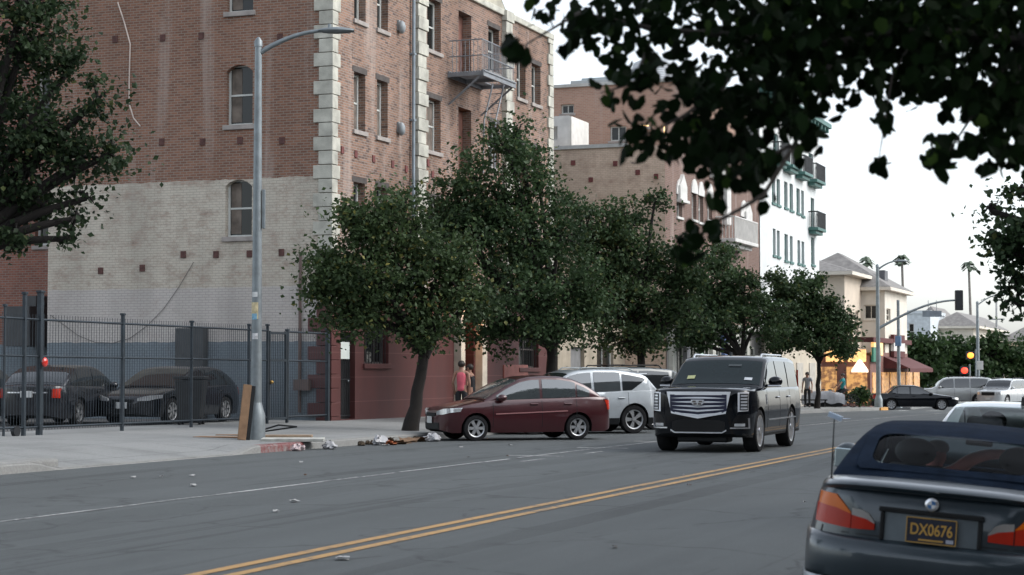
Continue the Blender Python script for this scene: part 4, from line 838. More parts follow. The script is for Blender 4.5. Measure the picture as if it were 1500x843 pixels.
br([(1350, 40, 8.1), (1310, 110, 7.8), (1297, 190, 7.4), (1287, 245, 7.4)], .007); br([(1500, 60, 8.1), (1440, 150, 8), (1390, 225, 7.6)], .012); br([(1500, 60, 8.1), (1490, 170, 8), (1470, 230, 7.8)], .012)
br([(1160, 212, 7.3), (1100, 245, 7.2), (1070, 262, 7.2)], .008)
obj('trunk', g, M_bark2, NC, True, smooth=60)

# ------------------------------------------------------------------ the iron fence along the yard
FN = thing('iron_fence', 'tall dark iron picket fence with gate along the parking yard', 'fence', (FAC, 28, .2))
M_fen = pm('dark_blue_iron', (.026, .036, .045), .55, .2, .25, 5)
zf0 = .27
for px, h, wd, top in ((-120, 2.5, .09, 0), (7, 2.62, .07, 0), (36, 2.9, .12, 0), (59, 2.95, .17, 0), (180, 2.58, .11, 0), (281, 2.5, .10, 0), (365, 2.5, .09, 0), (392, 2.52, .1, 0), (421, 2.42, .11, 0), (480, 2.5, .17, 0)):
    y, d = onX(px, FAC); g = MB(); z0 = walk_z(FAC, y); wd *= .62; g.bb(FAC - wd / 2, FAC + wd / 2, y - wd / 2, y + wd / 2, z0 - .05, z0 + h - .05); g.bb(FAC - wd / 2 - .015, FAC + wd / 2 + .015, y - wd / 2 - .015, y + wd / 2 + .015, z0 + h - .05, z0 + h); obj('post', g, M_fen, FN, True, bevel=.008)
yL, yR = 22.0, onX(480, FAC)[0]; yg0, yg1 = onX(392, FAC)[0], onX(421, FAC)[0]
g = MB()
for a, b in ((yL, yg0), (yg1, yR)):
    for h, t in ((2.35, .05), (1.6, .045), (.16, .05)):
        n = 8; g = MB()
        for k in range(n):
            ya, yb = a + (b - a) * k / n, a + (b - a) * (k + 1) / n; g.tube([(FAC, ya, walk_z(FAC, ya) + h), (FAC, yb, walk_z(FAC, yb) + h)], t / 2 * .95, 4)
        obj('rail', g, M_fen, FN, True, weld=True)
for ya, yb in ((yL, yg0), (yg1, yR)):
  g = MB(); y = ya
  while y < yb:
    z = walk_z(FAC, y); g.bb(FAC - .004, FAC + .004, y - .004, y + .004, z + .1, z + 2.46)
    y += .1
  obj('picket_panel', g, M_fen, FN, True)
gt = MB(); z = walk_z(FAC, yg0)
for h in (.12, 1.6, 2.3): gt.bb(FAC - .03, FAC + .03, yg0 + .06, yg1 - .06, z + h - .03, z + h + .03)
for y in (yg0 + .09, yg1 - .09): gt.bb(FAC - .032, FAC + .032, y - .035, y + .035, z + .1, z + 2.35)
y = yg0 + .15
while y < yg1 - .1: gt.bb(FAC - .008, FAC + .008, y - .008, y + .008, z + .12, z + 2.3); y += .095
gate = obj('gate', gt, M_fen, FN, True); gl_ = MB(); gl_.ell((FAC + .06, yg0 + .12, z + 1.05), (.05, .05, .05)); obj('lock', gl_, pm('brass_lock', (.4, .25, .08), .4, .7), gate, True)
y, d = onX(64, FAC + .1); g = MB(); g.lathe([(0, .0), (.13, .01), (.14, .06), (.1, .09)], (FAC + .12, y, 0), 14, 'x'); g = MB().ell((FAC + .14, y, zat(531, d)), (.05, .09, .10)); obj('reflector', g, pm('red_reflector', (.55, .03, .02), .15, 0, .1, 5, coat=1), FN, True, smooth=60)
y, d = onX(38, FAC); g = MB(); z = walk_z(FAC, y); g.lathe([(0, -.04), (.11, -.04), (.11, .04), (0, .04)], (FAC, y - .3, z + .1), 14, 'x'); obj('gate_wheel', g, M_iron, FN, True)

# ------------------------------------------------------------------ lamp posts, signals, signs
def street_lamp(label, x, y, z0, h, arm, ang, mat_, rb=.13, sag=.75, group=None):
    t = thing('street_lamp', label, 'street lamp', (x, y, z0), ang, group)
    g = MB(); g.tube([(0, 0, 0), (0, 0, h * .5), (0, 0, h)], [rb, rb * .82, rb * .62], 14); g.tube([(0, 0, h), (0, 0, h + .12), (0, 0, h + .2)], [rb * .75, rb * .7, .02], 10); p = obj('pole', g, mat_, t, smooth=40)
    g = MB(); g.tube([(0, 0, 0), (0, 0, .5), (0, 0, .62), (0, 0, .75)], [rb * 1.65, rb * 1.6, rb * 1.25, rb * 1.0], 14); obj('base', g, mat_, t, smooth=40)
    g = MB(); n = 10; g.tube([(arm * k / n, 0, h - .15 + sag * math.sin(math.pi / 2 * k / n) ** .9) for k in range(n + 1)], [.055 - .02 * k / n for k in range(n + 1)], 8); obj('arm', g, mat_, t, smooth=50)
    g = MB(); zz = h - .15 + sag; g.grid(lambda u, v: (arm - .12 + u * .72, (.17 * math.sin(math.pi * min(max(u * .85 + .1, 0), 1)) ** .5) * math.cos(v), zz + (.075 if math.sin(v) > 0 else .06) * math.sin(v) * math.sin(math.pi * min(max(u * .9 + .05, 0), 1)) ** .5), [k / 8 for k in range(9)], [2 * math.pi * k / 12 for k in range(13)])
    hd = obj('lamp_head', g, mat_, t, smooth=50); g = MB(); g.tube([(arm + .1, 0, zz + .06), (arm + .1, 0, zz + .14)], .035, 8); obj('photocell', g, mat_, hd); return t
xL, yL_ = P(376, 37.6); zL = walk_z(xL, yL_)
sl = street_lamp('tall grey steel street lamp with curved arm in front of the brick wall', xL, yL_, zL, zat(66, 37.6) - zL, 1.36, R(21), M_galv, .115, .48)
g = MB()
for k, (z, w_, h_, c) in enumerate(((2.62, .2, .34, (.50, .42, .25)), (2.5, .13, .12, (.18, .36, .48)), (2.95, .12, .1, (.55, .56, .55)), (2.1, .12, .12, (.55, .55, .55)))):
    g = MB(); r_ = .107 + .003 * (k == 1); a0 = R(-120 + 6 * k); g.grid(lambda u, v: (r_ * math.cos(a0 + u), r_ * math.sin(a0 + u), z + v), [w_ / r_ * (i / 6 - .5) for i in range(7)], [-h_ / 2, h_ / 2]); obj('sticker', g, pm('sticker_%d' % k, c, .6, 0, .35, 14), sl, smooth=60)
g = MB(); g.bb(.1, .16, -.05, .05, 4.3, 5.1); obj('banner_bracket', g, M_galv, sl, bevel=.01)
sl2 = street_lamp('far corner street lamp with signal mast arm over the crossing', *c2w((1286 - 750) / F * 102.3, 102.3), -.62, zat(392, 102.3) + .62, 1.1, R(20), M_galv, .14, .5)
yS = 102.3
def mast(par):
    g = MB(); p0 = Vector((0, 0, zat(482, 102.3) + .62)); L_ = 4.4; h1 = zat(440, 102) - zat(482, 102.3)
    g.tube([(L_ * k / 12, 0, p0.z + h1 * math.sin(math.pi / 2 * k / 12)) for k in range(13)], [.08 - .03 * k / 12 for k in range(13)], 8); a = obj('mast_arm', g, M_galv, par, smooth=50)
    g = MB(); g.box((L_ + .1, 0, p0.z + h1), (.42, .3, 1.12)); b = obj('signal_housing', g, M_iron, a, bevel=.04)
    g = MB()
    for k in range(3): g.tube([(L_ + .1, .14, p0.z + h1 + .35 - .35 * k), (L_ + .1, .36, p0.z + h1 + .33 - .35 * k)], [.14, .13], 12, False)
    obj('visor', g, M_iron, a)
    g = MB(); g.box((L_ - 1.4, 0, p0.z + h1 - .75), (1.05, .05, .34)); g.tube([(L_ - 1.6, 0, p0.z + h1 - .6), (L_ - 1.6, 0, p0.z + h1)], .015, 5); g.tube([(L_ - 1.15, 0, p0.z + h1 - .6), (L_ - 1.15, 0, p0.z + h1)], .015, 5); obj('name_board', g, pm('blue_grey_board', (.18, .21, .24), .6, .2), a)
mast(sl2)
xk, yk = P(1316, 110); t = thing('signal_pole', 'grey pole with blue box before the restaurant', 'pole', (xk, yk, -.75)); g = MB(); g.tube([(0, 0, 0), (0, 0, zat(440, 110) + .75)], [.11, .09], 10); obj('pole', g, M_galv, t, smooth=50); g = MB(); g.box((0, -.12, zat(500, 110) + .75), (.34, .24, .6)); obj('control_box', g, pm('blue_box', (.12, .2, .32), .5), t, bevel=.02); g = MB(); g.tube([(0, 0, 0), (0, 0, .3)], [.2, .16], 10); obj('base', g, M_galv, t)
street_lamp('slim far street lamp with white plate, right of the lit signals', *P(1432, 150), -.8, zat(445, 150) + .8, 2.0, R(20), M_galv, .16, .9)
t = thing('road_sign', 'small white plate on the slim far lamp post', 'sign', (*P(1435, 149.6), zat(541, 149.6))); g = MB(); g.box((0, 0, .3), (.5, .04, .7)); obj('sign_plate', g, M_orn, t, bevel=.02)
g = MB(); g.tube([(0, .05, .1), (0, .3, .1)], .02, 6); obj('sign_clamp', g, M_galv, t)
def signal(label, px, py, d, col, lab, es):
    x, y, z = P(px, d, py); t = thing('traffic_signal', label, 'signal', (x, y, -.8), R(YAW)); zz = z + .8
    g = MB(); g.tube([(.45, .1, 0), (.45, .1, zz + .5)], .07, 8); obj('pole', g, M_galv, t)
    g = MB(); g.box((0, .1, zz), (.62, .3, .62)); g.tube([(0, .1, zz), (.45, .1, zz)], .04, 6); obj('signal_housing', g, M_iron, t, bevel=.03)
    g = MB(); g.ell((0, -.06, zz), (.27, .07, .24)); obj('lit_lens', g, pm(lab, col, .4, emit=col, es=es), t, smooth=60)
signal('lit orange crossing signal, upper of the two lit signals', 1421, 521, 148, (1, .26, .03), 'orange_signal_light', 1.3); signal('lit red crossing signal, lower of the two lit signals', 1412, 543, 146, (1, .045, .02), 'red_signal_light', 1.3)
xk, yk = P(1460, 190); t = thing('utility_pole', 'thin pale utility pole far down the street', 'pole', (xk, yk, -.9)); g = MB(); g.tube([(0, 0, 0), (0, 0, zat(440, 190) + .9)], [.16, .1], 8); obj('pole', g, pm('pale_pole', (.4, .4, .39), .7), t); g = MB(); g.box((0, 0, zat(468, 190) + .9), (1.6, .1, .12)); obj('crossbar', g, M_galv, t)
# ------------------------------------------------------------------ vehicles
M_tyre = pm('tyre_rubber', (.014, .014, .015), .85, 0, .25, 12, spec=.2); M_rim = pm('alloy_rim', (.42, .43, .44), .35, .75, .1, 8); M_chr = pm('chrome', (.78, .79, .82), .28, 1.0, .04, 5)
M_blk = pm('black_trim', (.010, .011, .012), .5, 0, .2, 6, spec=.25); M_tail = pm('red_lens', (.36, .022, .010), .25, 0, .12, 6, coat=.1, spec=.15); M_amb = pm('amber_lens', (.55, .12, .008), .25, 0, .12, 6, coat=.1, spec=.15)
M_head = pm('headlamp_lens', (.62, .64, .65), .1, .5, .12, 9, coat=1); M_plate = pm('plate_white', (.52, .53, .52), .5, 0, .1, 6); M_cg = glass_dark('car_glass', (.016, .019, .021), 1.9); M_under = pm('underbody_black', (.008, .008, .008), .9)
M_clr = glass_clear('clear_car_glass', (.72, .78, .78))
def ip(x, tab): return float(np.interp(x, [p[0] for p in tab], [p[1] for p in tab]))
class Car:
    def __init__(s, name, label, cat, L, W, wb, tr, fo, gc, deck, sh, gh, kz, tumble=.17, group=None, p_front=9, p_rear=9, q=.28, arch_off=.055, loc=(0, 0, 0), rz=0, roll=0):
        s.L, s.W, s.wb, s.tr, s.gc = L, W, wb, tr, gc; s.front = wb / 2 + fo; s.rear = s.front - L; s.xc = (s.front + s.rear) / 2
        s.deck = sorted((s.front - a, z) for a, z in deck); s.sh = sorted((s.front - a, z) for a, z in sh); s.gh = sorted((s.front - a, z) for a, z in gh)
        s.kz, s.tumble, s.pf, s.pr, s.q = kz, tumble, p_front, p_rear, q; s.ra = tr + arch_off
        s.t = thing(name, label, cat, loc, rz, group); s.t.rotation_euler = (roll, 0, rz)
    def Wp(s, x):
        t = (x - s.xc) / (s.L / 2); p = s.pf if t > 0 else s.pr; t = min(abs(t), .9995); return s.W / 2 * (1 - t ** p) ** s.q
    def k(s, z): return ip(z, s.kz)
    def y(s, x, z): return s.Wp(x) * s.k(z)
    def zb(s, x):
        for xw in (s.wb / 2, -s.wb / 2):
            dx = abs(x - xw)
            if dx < s.ra: return max(s.gc, s.tr + math.sqrt(s.ra ** 2 - dx * dx))
        e = min(s.front - x, x - s.rear); return s.gc + max(0, .25 - e) * .35
    def zt(s, x): return ip(x, s.gh)
    def stations(s):
        a = set(np.round(np.concatenate([np.linspace(s.rear, s.front, 70), s.front - np.array([.001, .006, .015, .03, .05, .08, .12, .17, .23]), s.rear + np.array([.001, .006, .015, .03, .05, .08, .12, .17, .23])]), 4))
        for xw in (s.wb / 2, -s.wb / 2):
            for t in np.linspace(-1, 1, 25): a.add(round(xw + s.ra * math.sin(t * math.pi / 2) * .9999, 4))
            a.add(round(xw + s.ra + .001, 4)); a.add(round(xw - s.ra - .001, 4))
        return [x for x in sorted(a) if s.rear + .0005 <= x <= s.front - .0005]
    def body(s, m, trim=None, trim_z=0):
        xs = s.stations(); half = []
        for x in xs:
            zb, zs, zd = s.zb(x), ip(x, s.sh), ip(x, s.deck); zs = max(zs, zb + .02); zd = max(zd, zs + .004)
            row = [(0, zb), (s.y(x, zb) * .9, zb)]
            for u in (0, .06, .2, .36, .52, .68, .84, .94, 1): z = zb + (zs - zb) * u; row.append((s.y(x, z), z))
            wy = s.y(x, zs); row += [(wy * .975, zs + (zd - zs) * .35 + .004), (wy * .9, zs + (zd - zs) * .62 + .006), (wy * .6, zs + (zd - zs) * .88 + .008), (0, zd + .01)]; half.append(row)
        n = len(half[0]); vs = []; fs = []; mi = []
        for x, row in zip(xs, half):
            vs += [(x, y, z) for y, z in row] + [(x, -y, z) for y, z in row[1:-1]]
        m2 = 2 * n - 2
        def idx(i, j, side): return i * m2 + (j if side > 0 or j in (0, n - 1) else n - 1 + j)
        g = MB()
        for i in range(len(xs) - 1):
            for j in range(n - 1):
                for sd in (1, -1):
                    f = (idx(i, j, sd), idx(i, j + 1, sd), idx(i + 1, j + 1, sd), idx(i + 1, j, sd)); fs.append(f if sd < 0 else f[::-1])
                    zmid = (half[i][j][1] + half[i][j + 1][1]) / 2; mi.append(1 if trim and (zmid < trim_z or j < 2) else 0)
        for i in (0, len(xs) - 1): fs.append(tuple([idx(i, j, 1) for j in range(n)] + [idx(i, j, -1) for j in range(n - 2, 0, -1)])); mi.append(0)
        g.v, g.f, g.mi = vs, fs, mi
        o = obj('body', g, [m, trim] if trim else m, s.t, smooth=32); s.bodyo = o
        c = MB(); c.bb(s.rear + .35, s.front - .35, -s.W / 2 + .3, s.W / 2 - .3, s.gc + .02, ip(0, s.sh) * .8); obj('chassis', c, M_under, s.t); return o
    def ge(s, x):                      # greenhouse section at x: bottom y, bottom z, top edge y, top z
        zs = ip(x, s.sh); yb = s.y(x, zs) - .02; zt = s.zt(x); h = max(zt - .045 - zs, .003); ye = yb - s.tumble * h * (1 + .12 * h); return yb, zs - .02, ye, zs + h, zt
    def grow(s, x):
        yb, zs, ye, ze, zt = s.ge(x); return [(yb, zs), (yb + (ye - yb) * .5 + .008, (zs + ze) / 2), (ye, ze), (ye - .03, ze + (zt - ze) * .6), (ye * .86, zt), (ye * .5, zt + .018), (0, zt + .025)]
    def top_z(s, x, y):
        r = s.grow(x)[2:]; r = sorted(r); return ip(abs(y), r)
    def side_y(s, x, z):
        yb, zs, ye, ze, zt = s.ge(x); u = (z - zs) / max(ze - zs, 1e-4); return yb + (ye - yb) * u + .016 * math.sin(math.pi * min(max(u, 0), 1)) * .8
    def greenhouse(s, m, holes=(), name='roof', side_holes=()):
        """holes: (x0, x1, ymax) openings cut through the top surface"""
        x0, x1 = s.gh[0][0], s.gh[-1][0]; xs = sorted(set(list(np.linspace(x0, x1, 60)) + [p for h in holes for p in h[:2]])); g = MB()
        for a, b in zip(xs, xs[1:]):
            ra, rb = s.grow(a), s.grow(b); xm = (a + b) / 2
            for sd in (1, -1):
                for j in range(len(ra) - 1):
                    h = [h for h in holes if h[0] <= xm <= h[1]]
                    if j < 2 and any(q0 <= xm <= q1 for q0, q1 in side_holes): continue
                    if h and j >= 3:
                        ym = h[0][2]
                        if j == 3:
                            q = [(a, ra[3][0], ra[3][1]), (a, max(ym, 0), s.top_z(a, ym)), (b, max(ym, 0), s.top_z(b, ym)), (b, rb[3][0], rb[3][1])]
                            g.add([(p[0], p[1] * sd, p[2]) for p in q], [(0, 1, 2, 3)[::1 if sd < 0 else -1]])
                        continue
                    q = [(a, *ra[j]), (a, *ra[j + 1]), (b, *rb[j + 1]), (b, *rb[j])]; g.add([(p[0], p[1] * sd, p[2]) for p in q], [(0, 1, 2, 3)[::1 if sd < 0 else -1]])
        s.roofo = obj(name, g, m, s.t, smooth=38, weld=True); return s.roofo
    def shell(s, fn, us, vs, th=.02):   # a curved plate with a rim, fn(u, v, off)
        g = MB(); g.grid(lambda u, v: fn(u, v, 0), us, vs); n, m = len(us), len(vs)
        b = len(g.v); rim = [(i, 0) for i in range(n)] + [(n - 1, j) for j in range(1, m)] + [(i, m - 1) for i in range(n - 2, -1, -1)] + [(0, j) for j in range(m - 2, 0, -1)]
        g.v += [tuple(fn(us[i], vs[j], -th)) for i, j in rim]; k = len(rim)
        for q in range(k): i, j = rim[q]; i2, j2 = rim[(q + 1) % k]; g.f.append((i * m + j, i2 * m + j2, b + (q + 1) % k, b + q)); g.mi.append(0)
        return g
    def top_pane(s, name, x0, x1, inset, m, off=.006, frac=1.0, parent=None):
        us = list(np.linspace(x0, x1, 14)); vs = list(np.linspace(-1, 1, 13))
        def fn(u, v, o): yy = (s.ge(u)[2] - inset) * v * frac; return (u + (off + o) * .5 * (1 if u > s.xc else -1), yy, s.top_z(u, yy) + off + o)
        return obj(name, s.shell(fn, us, vs), m, parent or s.t, smooth=40)
    def side_pane(s, x0, x1, m, top=.075, bot=.035, name='side_window', off=.005, sides=(1, -1), cut=None, parent=None):
        r = []
        for sd in sides:
            us = [x for x in np.linspace(x0, x1, 16)]
            def lo(x): return ip(x, s.sh) + bot + (cut(x)[0] if cut else 0)
            def hi(x): return max(min(s.zt(x) - top, 9 if not cut else cut(x)[1]), lo(x) + .004)
            def fn(u, v, o): z = lo(u) + (hi(u) - lo(u)) * v; return (u, sd * (s.side_y(u, z) + off + o), z)
            r.append(obj(name, s.shell(fn, us, [i / 6 for i in range(7)]), m, parent or s.t, smooth=40))
        return r
    def end_x(s, y, z, end):
        w = min(abs(y) / max(s.k(z), .01) / (s.W / 2), .9999); t = (1 - w ** (1 / s.q)) ** (1 / (s.pf if end > 0 else s.pr)); return s.xc + end * t * s.L / 2
    def end_patch(s, name, y0, y1, zlo, zhi, end, m, off=.008, ny=14, nz=5, th=.03, parent=None, wrap=.26):
        zz_ = [p[1] for q in (zlo, zhi) if isinstance(q, list) for p in q] + [q for q in (zlo, zhi) if not isinstance(q, list)]; xe = (s.front - wrap) if end > 0 else (s.rear + wrap); ym = min(s.y(xe, z) for z in zz_); y0 = max(-ym, min(ym, y0)); y1 = max(-ym, min(ym, y1))
        us = list(np.linspace(y0, y1, ny)); lo = (lambda y: ip(y, zlo)) if isinstance(zlo, list) else (lambda y: zlo); hi = (lambda y: ip(y, zhi)) if isinstance(zhi, list) else (lambda y: zhi)
        def fn(u, v, o):
            z = lo(u) + (hi(u) - lo(u)) * v; h = .004; dy = (s.end_x(u + h, z, end) - s.end_x(u - h, z, end)) / (2 * h) if abs(u) + h < s.W / 2 * s.k(z) * .998 else -end * 4 * (1 if u > 0 else -1)
            dy = max(-4, min(4, dy)); nv = Vector((1, -dy, 0)).normalized() * end; return (s.end_x(u, z, end) + nv.x * (off + o), u + nv.y * (off + o), z)
        return obj(name, s.shell(fn, us, [i / nz for i in range(nz + 1)], th), m, parent or s.t, smooth=45)
    def side_patch(s, name, x0, x1, zlo, zhi, sd, m, off=.006, nx=12, nz=4, th=.02, parent=None):
        us = list(np.linspace(x0, x1, nx)); lo = (lambda x: ip(x, zlo)) if isinstance(zlo, list) else (lambda x: zlo); hi = (lambda x: ip(x, zhi)) if isinstance(zhi, list) else (lambda x: zhi)
        def fn(u, v, o): z = lo(u) + (hi(u) - lo(u)) * v; return (u, sd * (s.y(u, z) + off + o), z)
        return obj(name, s.shell(fn, us, [i / nz for i in range(nz + 1)], th), m, parent or s.t, smooth=45)
    def wheels(s, rr, spokes=6, rim=None, wd=.2, inset=.03, steer=0, style=0):
        for xw in (s.wb / 2, -s.wb / 2):
            for sd in (1, -1):
                yo = sd * (s.W / 2 - inset); yi = yo - sd * wd; c = Vector((xw, 0, s.tr)); tr = s.tr
                g = MB(); g.lathe([(rr * .97, yi), (tr * .95, yi), (tr, yi + sd * .03), (tr, yo - sd * .035), (tr * .96, yo - sd * .01), (rr * 1.12, yo), (rr, yo - sd * .012), (rr * .97, yo - sd * .03)], (0, 0, 0), 28, 'y')
                h = MB(); h.lathe([(rr * 1.0, yo - sd * .01), (rr * .9, yo - sd * .018), (rr * .88, yo - sd * .06)], (0, 0, 0), 28, 'y'); h.lathe([(0, yo - sd * .012), (rr * .2, yo - sd * .014), (rr * .24, yo - sd * .05)], (0, 0, 0), 14, 'y')
                for k in range(spokes):
                    a = 2 * math.pi * k / spokes; ws_ = rr * (.20 if style == 0 else .11)
                    for off in ((0,) if style == 0 else (-.13, .13)):
                        p = [(rr * .12, -ws_ * .7), (rr * .95, -ws_), (rr * .95, ws_), (rr * .12, ws_ * .7)]
                        h.prism(p, yo - sd * .05, yo - sd * .02, lambda u, v, w, a=a + off: (u * math.cos(a) - v * math.sin(a), w, u * math.sin(a) + v * math.cos(a)))
                d = MB(); d.lathe([(0, yo - sd * .09), (rr * .9, yo - sd * .09), (rr * .95, yi), (0, yi)], (0, 0, 0), 20, 'y')
                R_ = Matrix.Rotation(steer if xw > 0 else 0, 4, 'Z')
                for b in (g, h, d): b.v = [tuple(c + Vector((0, yo, 0)) * 1 + (R_ @ Vector((v[0], v[1] - yo, v[2])))) for v in b.v]
                w_ = obj('wheel', g, M_tyre, s.t, smooth=35); obj('rim', h, rim or M_rim, w_, smooth=35); obj('brake_disc', d, M_under, w_, smooth=35)
    def mirrors(s, x, z, m, sz=(.11, .19, .13), glass=None, out=0):
        for sd in (1, -1):
            y = (s.side_y(x, z) if z > ip(x, s.sh) else s.y(x, z)) + out; g = MB(); g.ell((x, sd * (y + .11), z + .05), (sz[0], sz[1] * .5, sz[2] * .6), 14, 9); g.box((x, sd * (y + .02 - out / 2), z + .01), (.08, .1 + out, .05)); o = obj('mirror', g, m, s.t, smooth=50)
            if glass: h = MB(); h.box((x - sz[0] * .93, sd * (y + .11), z + .05), (.012, sz[1] * .72, sz[2] * .75)); obj('mirror_glass', h, glass, o, bevel=.02)
    def lines(s, xs_, z0, sides=(1, -1), m=None):
        for sd in sides:
            for i, x in enumerate(xs_):
                s.side_patch('door_gap', x - .006, x + .006, z0, ip(x, s.sh) - .01, sd, m or M_blk, .0015, 2, 8, .01)
    def handles(s, xs_, z, m, sides=(1, -1)):
        for sd in sides:
            for x in xs_: g = MB(); g.box((x, sd * (s.y(x, z) + .018), z), (.19, .03, .035)); obj('door_handle', g, m, s.t, bevel=.012)
    def moulding(s, x0, x1, z0, z1, m, sides=(1, -1), name='side_moulding'):
        for sd in sides: s.side_patch(name, x0, x1, [(x0, z0[0]), (x1, z0[1])], [(x0, z1[0]), (x1, z1[1])], sd, m, .012, 16, 1, .015)
    def plate(s, end, y, z, m, w_=.31, h_=.155, label=None):
        x = s.end_x(y, z, end) + end * .03; g = MB(); g.box((x, y, z), (.02, w_, h_)); o = obj('licence_plate', g, m, s.t, bevel=.006)
        if label: o['label'] = label
        return o, x
def pose(px, d, az):                    # place a car's centre; az: heading in degrees right of the view axis
    x, y = P(px, d); return (x, y, road_z(x, y)), R(90 + YAW - az)
def text_on(name, s_, size, M, mat_, parent, depth=.0015):
    c = bpy.data.curves.new(name, 'FONT'); c.body = s_; c.size = size; c.align_x = 'CENTER'; c.align_y = 'CENTER'; c.extrude = depth; c.offset = size * .012
    o = bpy.data.objects.new(name, c); COL.objects.link(o); dg = bpy.context.evaluated_depsgraph_get(); dg.update()
    me = bpy.data.meshes.new_from_object(o.evaluated_get(dg)); bpy.data.objects.remove(o); me.transform(M); me.materials.clear(); me.materials.append(mat_)
    o = bpy.data.objects.new(name, me); COL.objects.link(o); o.parent = parent; return o

KZ = [(0, .86), (.2, .93), (.4, .985), (.6, 1.0), (.75, .985), (.95, .93), (1.2, .9)]
def sedan(label, px, d, az, pcol, L=4.28, W=1.69, H=1.47, wb=2.50, tr=.295, fo=.82, zoff=None, spokes=6, lights=True, name='parked_car', group=None, glass=None, boxy=0, metal=.2):
    loc, rz = pose(px, d, az)
    if zoff is not None: loc = (loc[0], loc[1], zoff)
    k = H / 1.47; q = L / 4.28
    deck = [(0, .52 * k), (.02, .60 * k), (.08, .69 * k), (.25, .77 * k), (.6, .85 * k), (.95 * q, .92 * k), (1.12 * q, .965 * k), (1.3 * q, .98 * k), (L - .95, 1.0 * k), (L - .55, 1.02 * k), (L - .2, 1.0 * k), (L - .05, .98 * k), (L - .012, .95 * k), (L, .62 * k)]
    sh = [(0, .5 * k), (.02, .59 * k), (.1, .67 * k), (.25, .735 * k), (.6, .80 * k), (1.1 * q, .875 * k), (2.0 * q, .91 * k), (3.2 * q, .95 * k), (L - .5, .96 * k), (L - .12, .95 * k), (L - .014, .92 * k), (L, .58 * k)]
    gh = [(1.02 * q, .94 * k), (1.3 * q, 1.10 * k), (1.6 * q, 1.27 * k), (1.9 * q, 1.40 * k), (2.15 * q, 1.452 * k), (2.5 * q, 1.47 * k), (2.9 * q, 1.46 * k), (3.2 * q, 1.415 * k), (3.5 * q, 1.30 * k), (3.75 * q, 1.16 * k), (3.98 * q, 1.0 * k)]
    if boxy:
        gh = [(1.25 * q, .93 * k), (1.5 * q, 1.09 * k), (1.75 * q, 1.26 * k), (1.98 * q, 1.40 * k), (2.15 * q, 1.45 * k), (2.6 * q, 1.47 * k), (2.9 * q, 1.46 * k), (3.1 * q, 1.40 * k), (3.3 * q, 1.22 * k), (3.52 * q, 1.0 * k)]
    c = Car(name, label, 'car', L, W, wb, tr, fo, .19, deck, sh, gh, [(a * k, b) for a, b in KZ], .2, group, loc=loc, rz=rz)
    c.body(pcol, M_blk, .2); c.greenhouse(pcol); f = c.front; gl = glass or M_cg
    a0, a1, r0, r1 = (1.06, 1.86, 3.22, 3.92) if not boxy else (1.28, 1.96, 3.08, 3.48)
    c.top_pane('windshield', f - a1 * q, f - a0 * q, .05, gl); c.top_pane('rear_window', f - r1 * q, f - r0 * q, .06, gl)
    b = 2.42 * q; e = 3.3 * q if not boxy else 3.05 * q
    c.side_pane(f - b + .035, f - 1.32 * q, gl); c.side_pane(f - e + .02, f - b - .035, gl); c.side_pane(f - e - (.33 if not boxy else .22) * q, f - e - .02, gl, .09)
    c.wheels(tr * .68, spokes); c.mirrors(f - 1.42 * q, .93 * k, pcol)
    c.lines((f - 1.22 * q, f - b, f - 3.28 * q), .3); c.handles((f - b + .2, f - 3.22 * q + .16), .83 * k, pcol)
    for sd in (1, -1):
        if lights:
            hz = sorted([(sd * .36 * W / 1.69, .60 * k), (sd * .62 * W / 1.69, .605 * k), (sd * .835 * W / 1.69, .68 * k)]); ht = sorted([(sd * .36 * W / 1.69, .66 * k), (sd * .62 * W / 1.69, .735 * k), (sd * .835 * W / 1.69, .76 * k)])
            c.end_patch('headlight', *sorted((sd * .38 * W / 1.69, sd * .825 * W / 1.69)), hz, ht, 1, M_head, wrap=.5)
        tz = sorted([(sd * .5, .70 * k), (sd * .84 * W / 1.69, .68 * k)]); tt = sorted([(sd * .5, .90 * k), (sd * .84 * W / 1.69, .93 * k)])
        c.end_patch('taillight', *sorted((sd * .55 * W / 1.69, sd * .838 * W / 1.69)), tz, tt, -1, M_tail)
    c.end_patch('grille', -.3, .3, .56 * k, .64 * k, 1, M_blk); c.end_patch('air_intake', -.48, .48, .27, .42, 1, M_blk); c.plate(1, 0, .48, M_plate); c.plate(-1, 0, .78 * k, M_plate)
    return c
G_K = 'cars parked nose in along the far kerb'
M_maroon = pm('maroon_car_paint', (.046, .008, .011), .3, .2, .12, 2.5, 0, .7); M_silverp = paint('white_silver_paint', (.38, .41, .43), .25); M_dkgrey = paint('dark_grey_paint', (.055, .062, .066)); M_blackp = pm('black_car_paint', (.003, .004, .006), .08, 0, .12, 2.5, 0, .4, .2); M_navy = pm('black_sedan_paint', (.012, .014, .018), .22, 0, .12, 2.5, 0, .5, .4)
# maroon sedan
M_acg = glass_dark('pale_reflecting_glass', (.05, .058, .062), 2.2)
cx_, cy_ = (776 - 750) / F * 42.3, 42.3; az = -111
def near_side(px, d, az, W, back=0):    # centre of a car whose near (left) flank is at column px
    a = R(az); hx, hy = math.sin(a), math.cos(a); lx, ly = -hy, hx     # left of heading, in (lat, depth)
    lat = (px - 750) / F * d - lx * W / 2 + hx * back; dd = d - ly * W / 2 + hy * back; return 750 + F * lat / dd, dd
px_, d_ = near_side(774, 42.2, az, 1.69)
c = sedan('maroon sedan parked nose to the kerb beside the leaning tree', px_, d_, az, M_maroon, group=G_K, glass=M_acg); maroon = c
c.moulding(c.front - 3.05, c.front - 1.28, (.66, .60), (.685, .625), pm('pale_moulding', (.28, .13, .13), .4, .3), (1,))
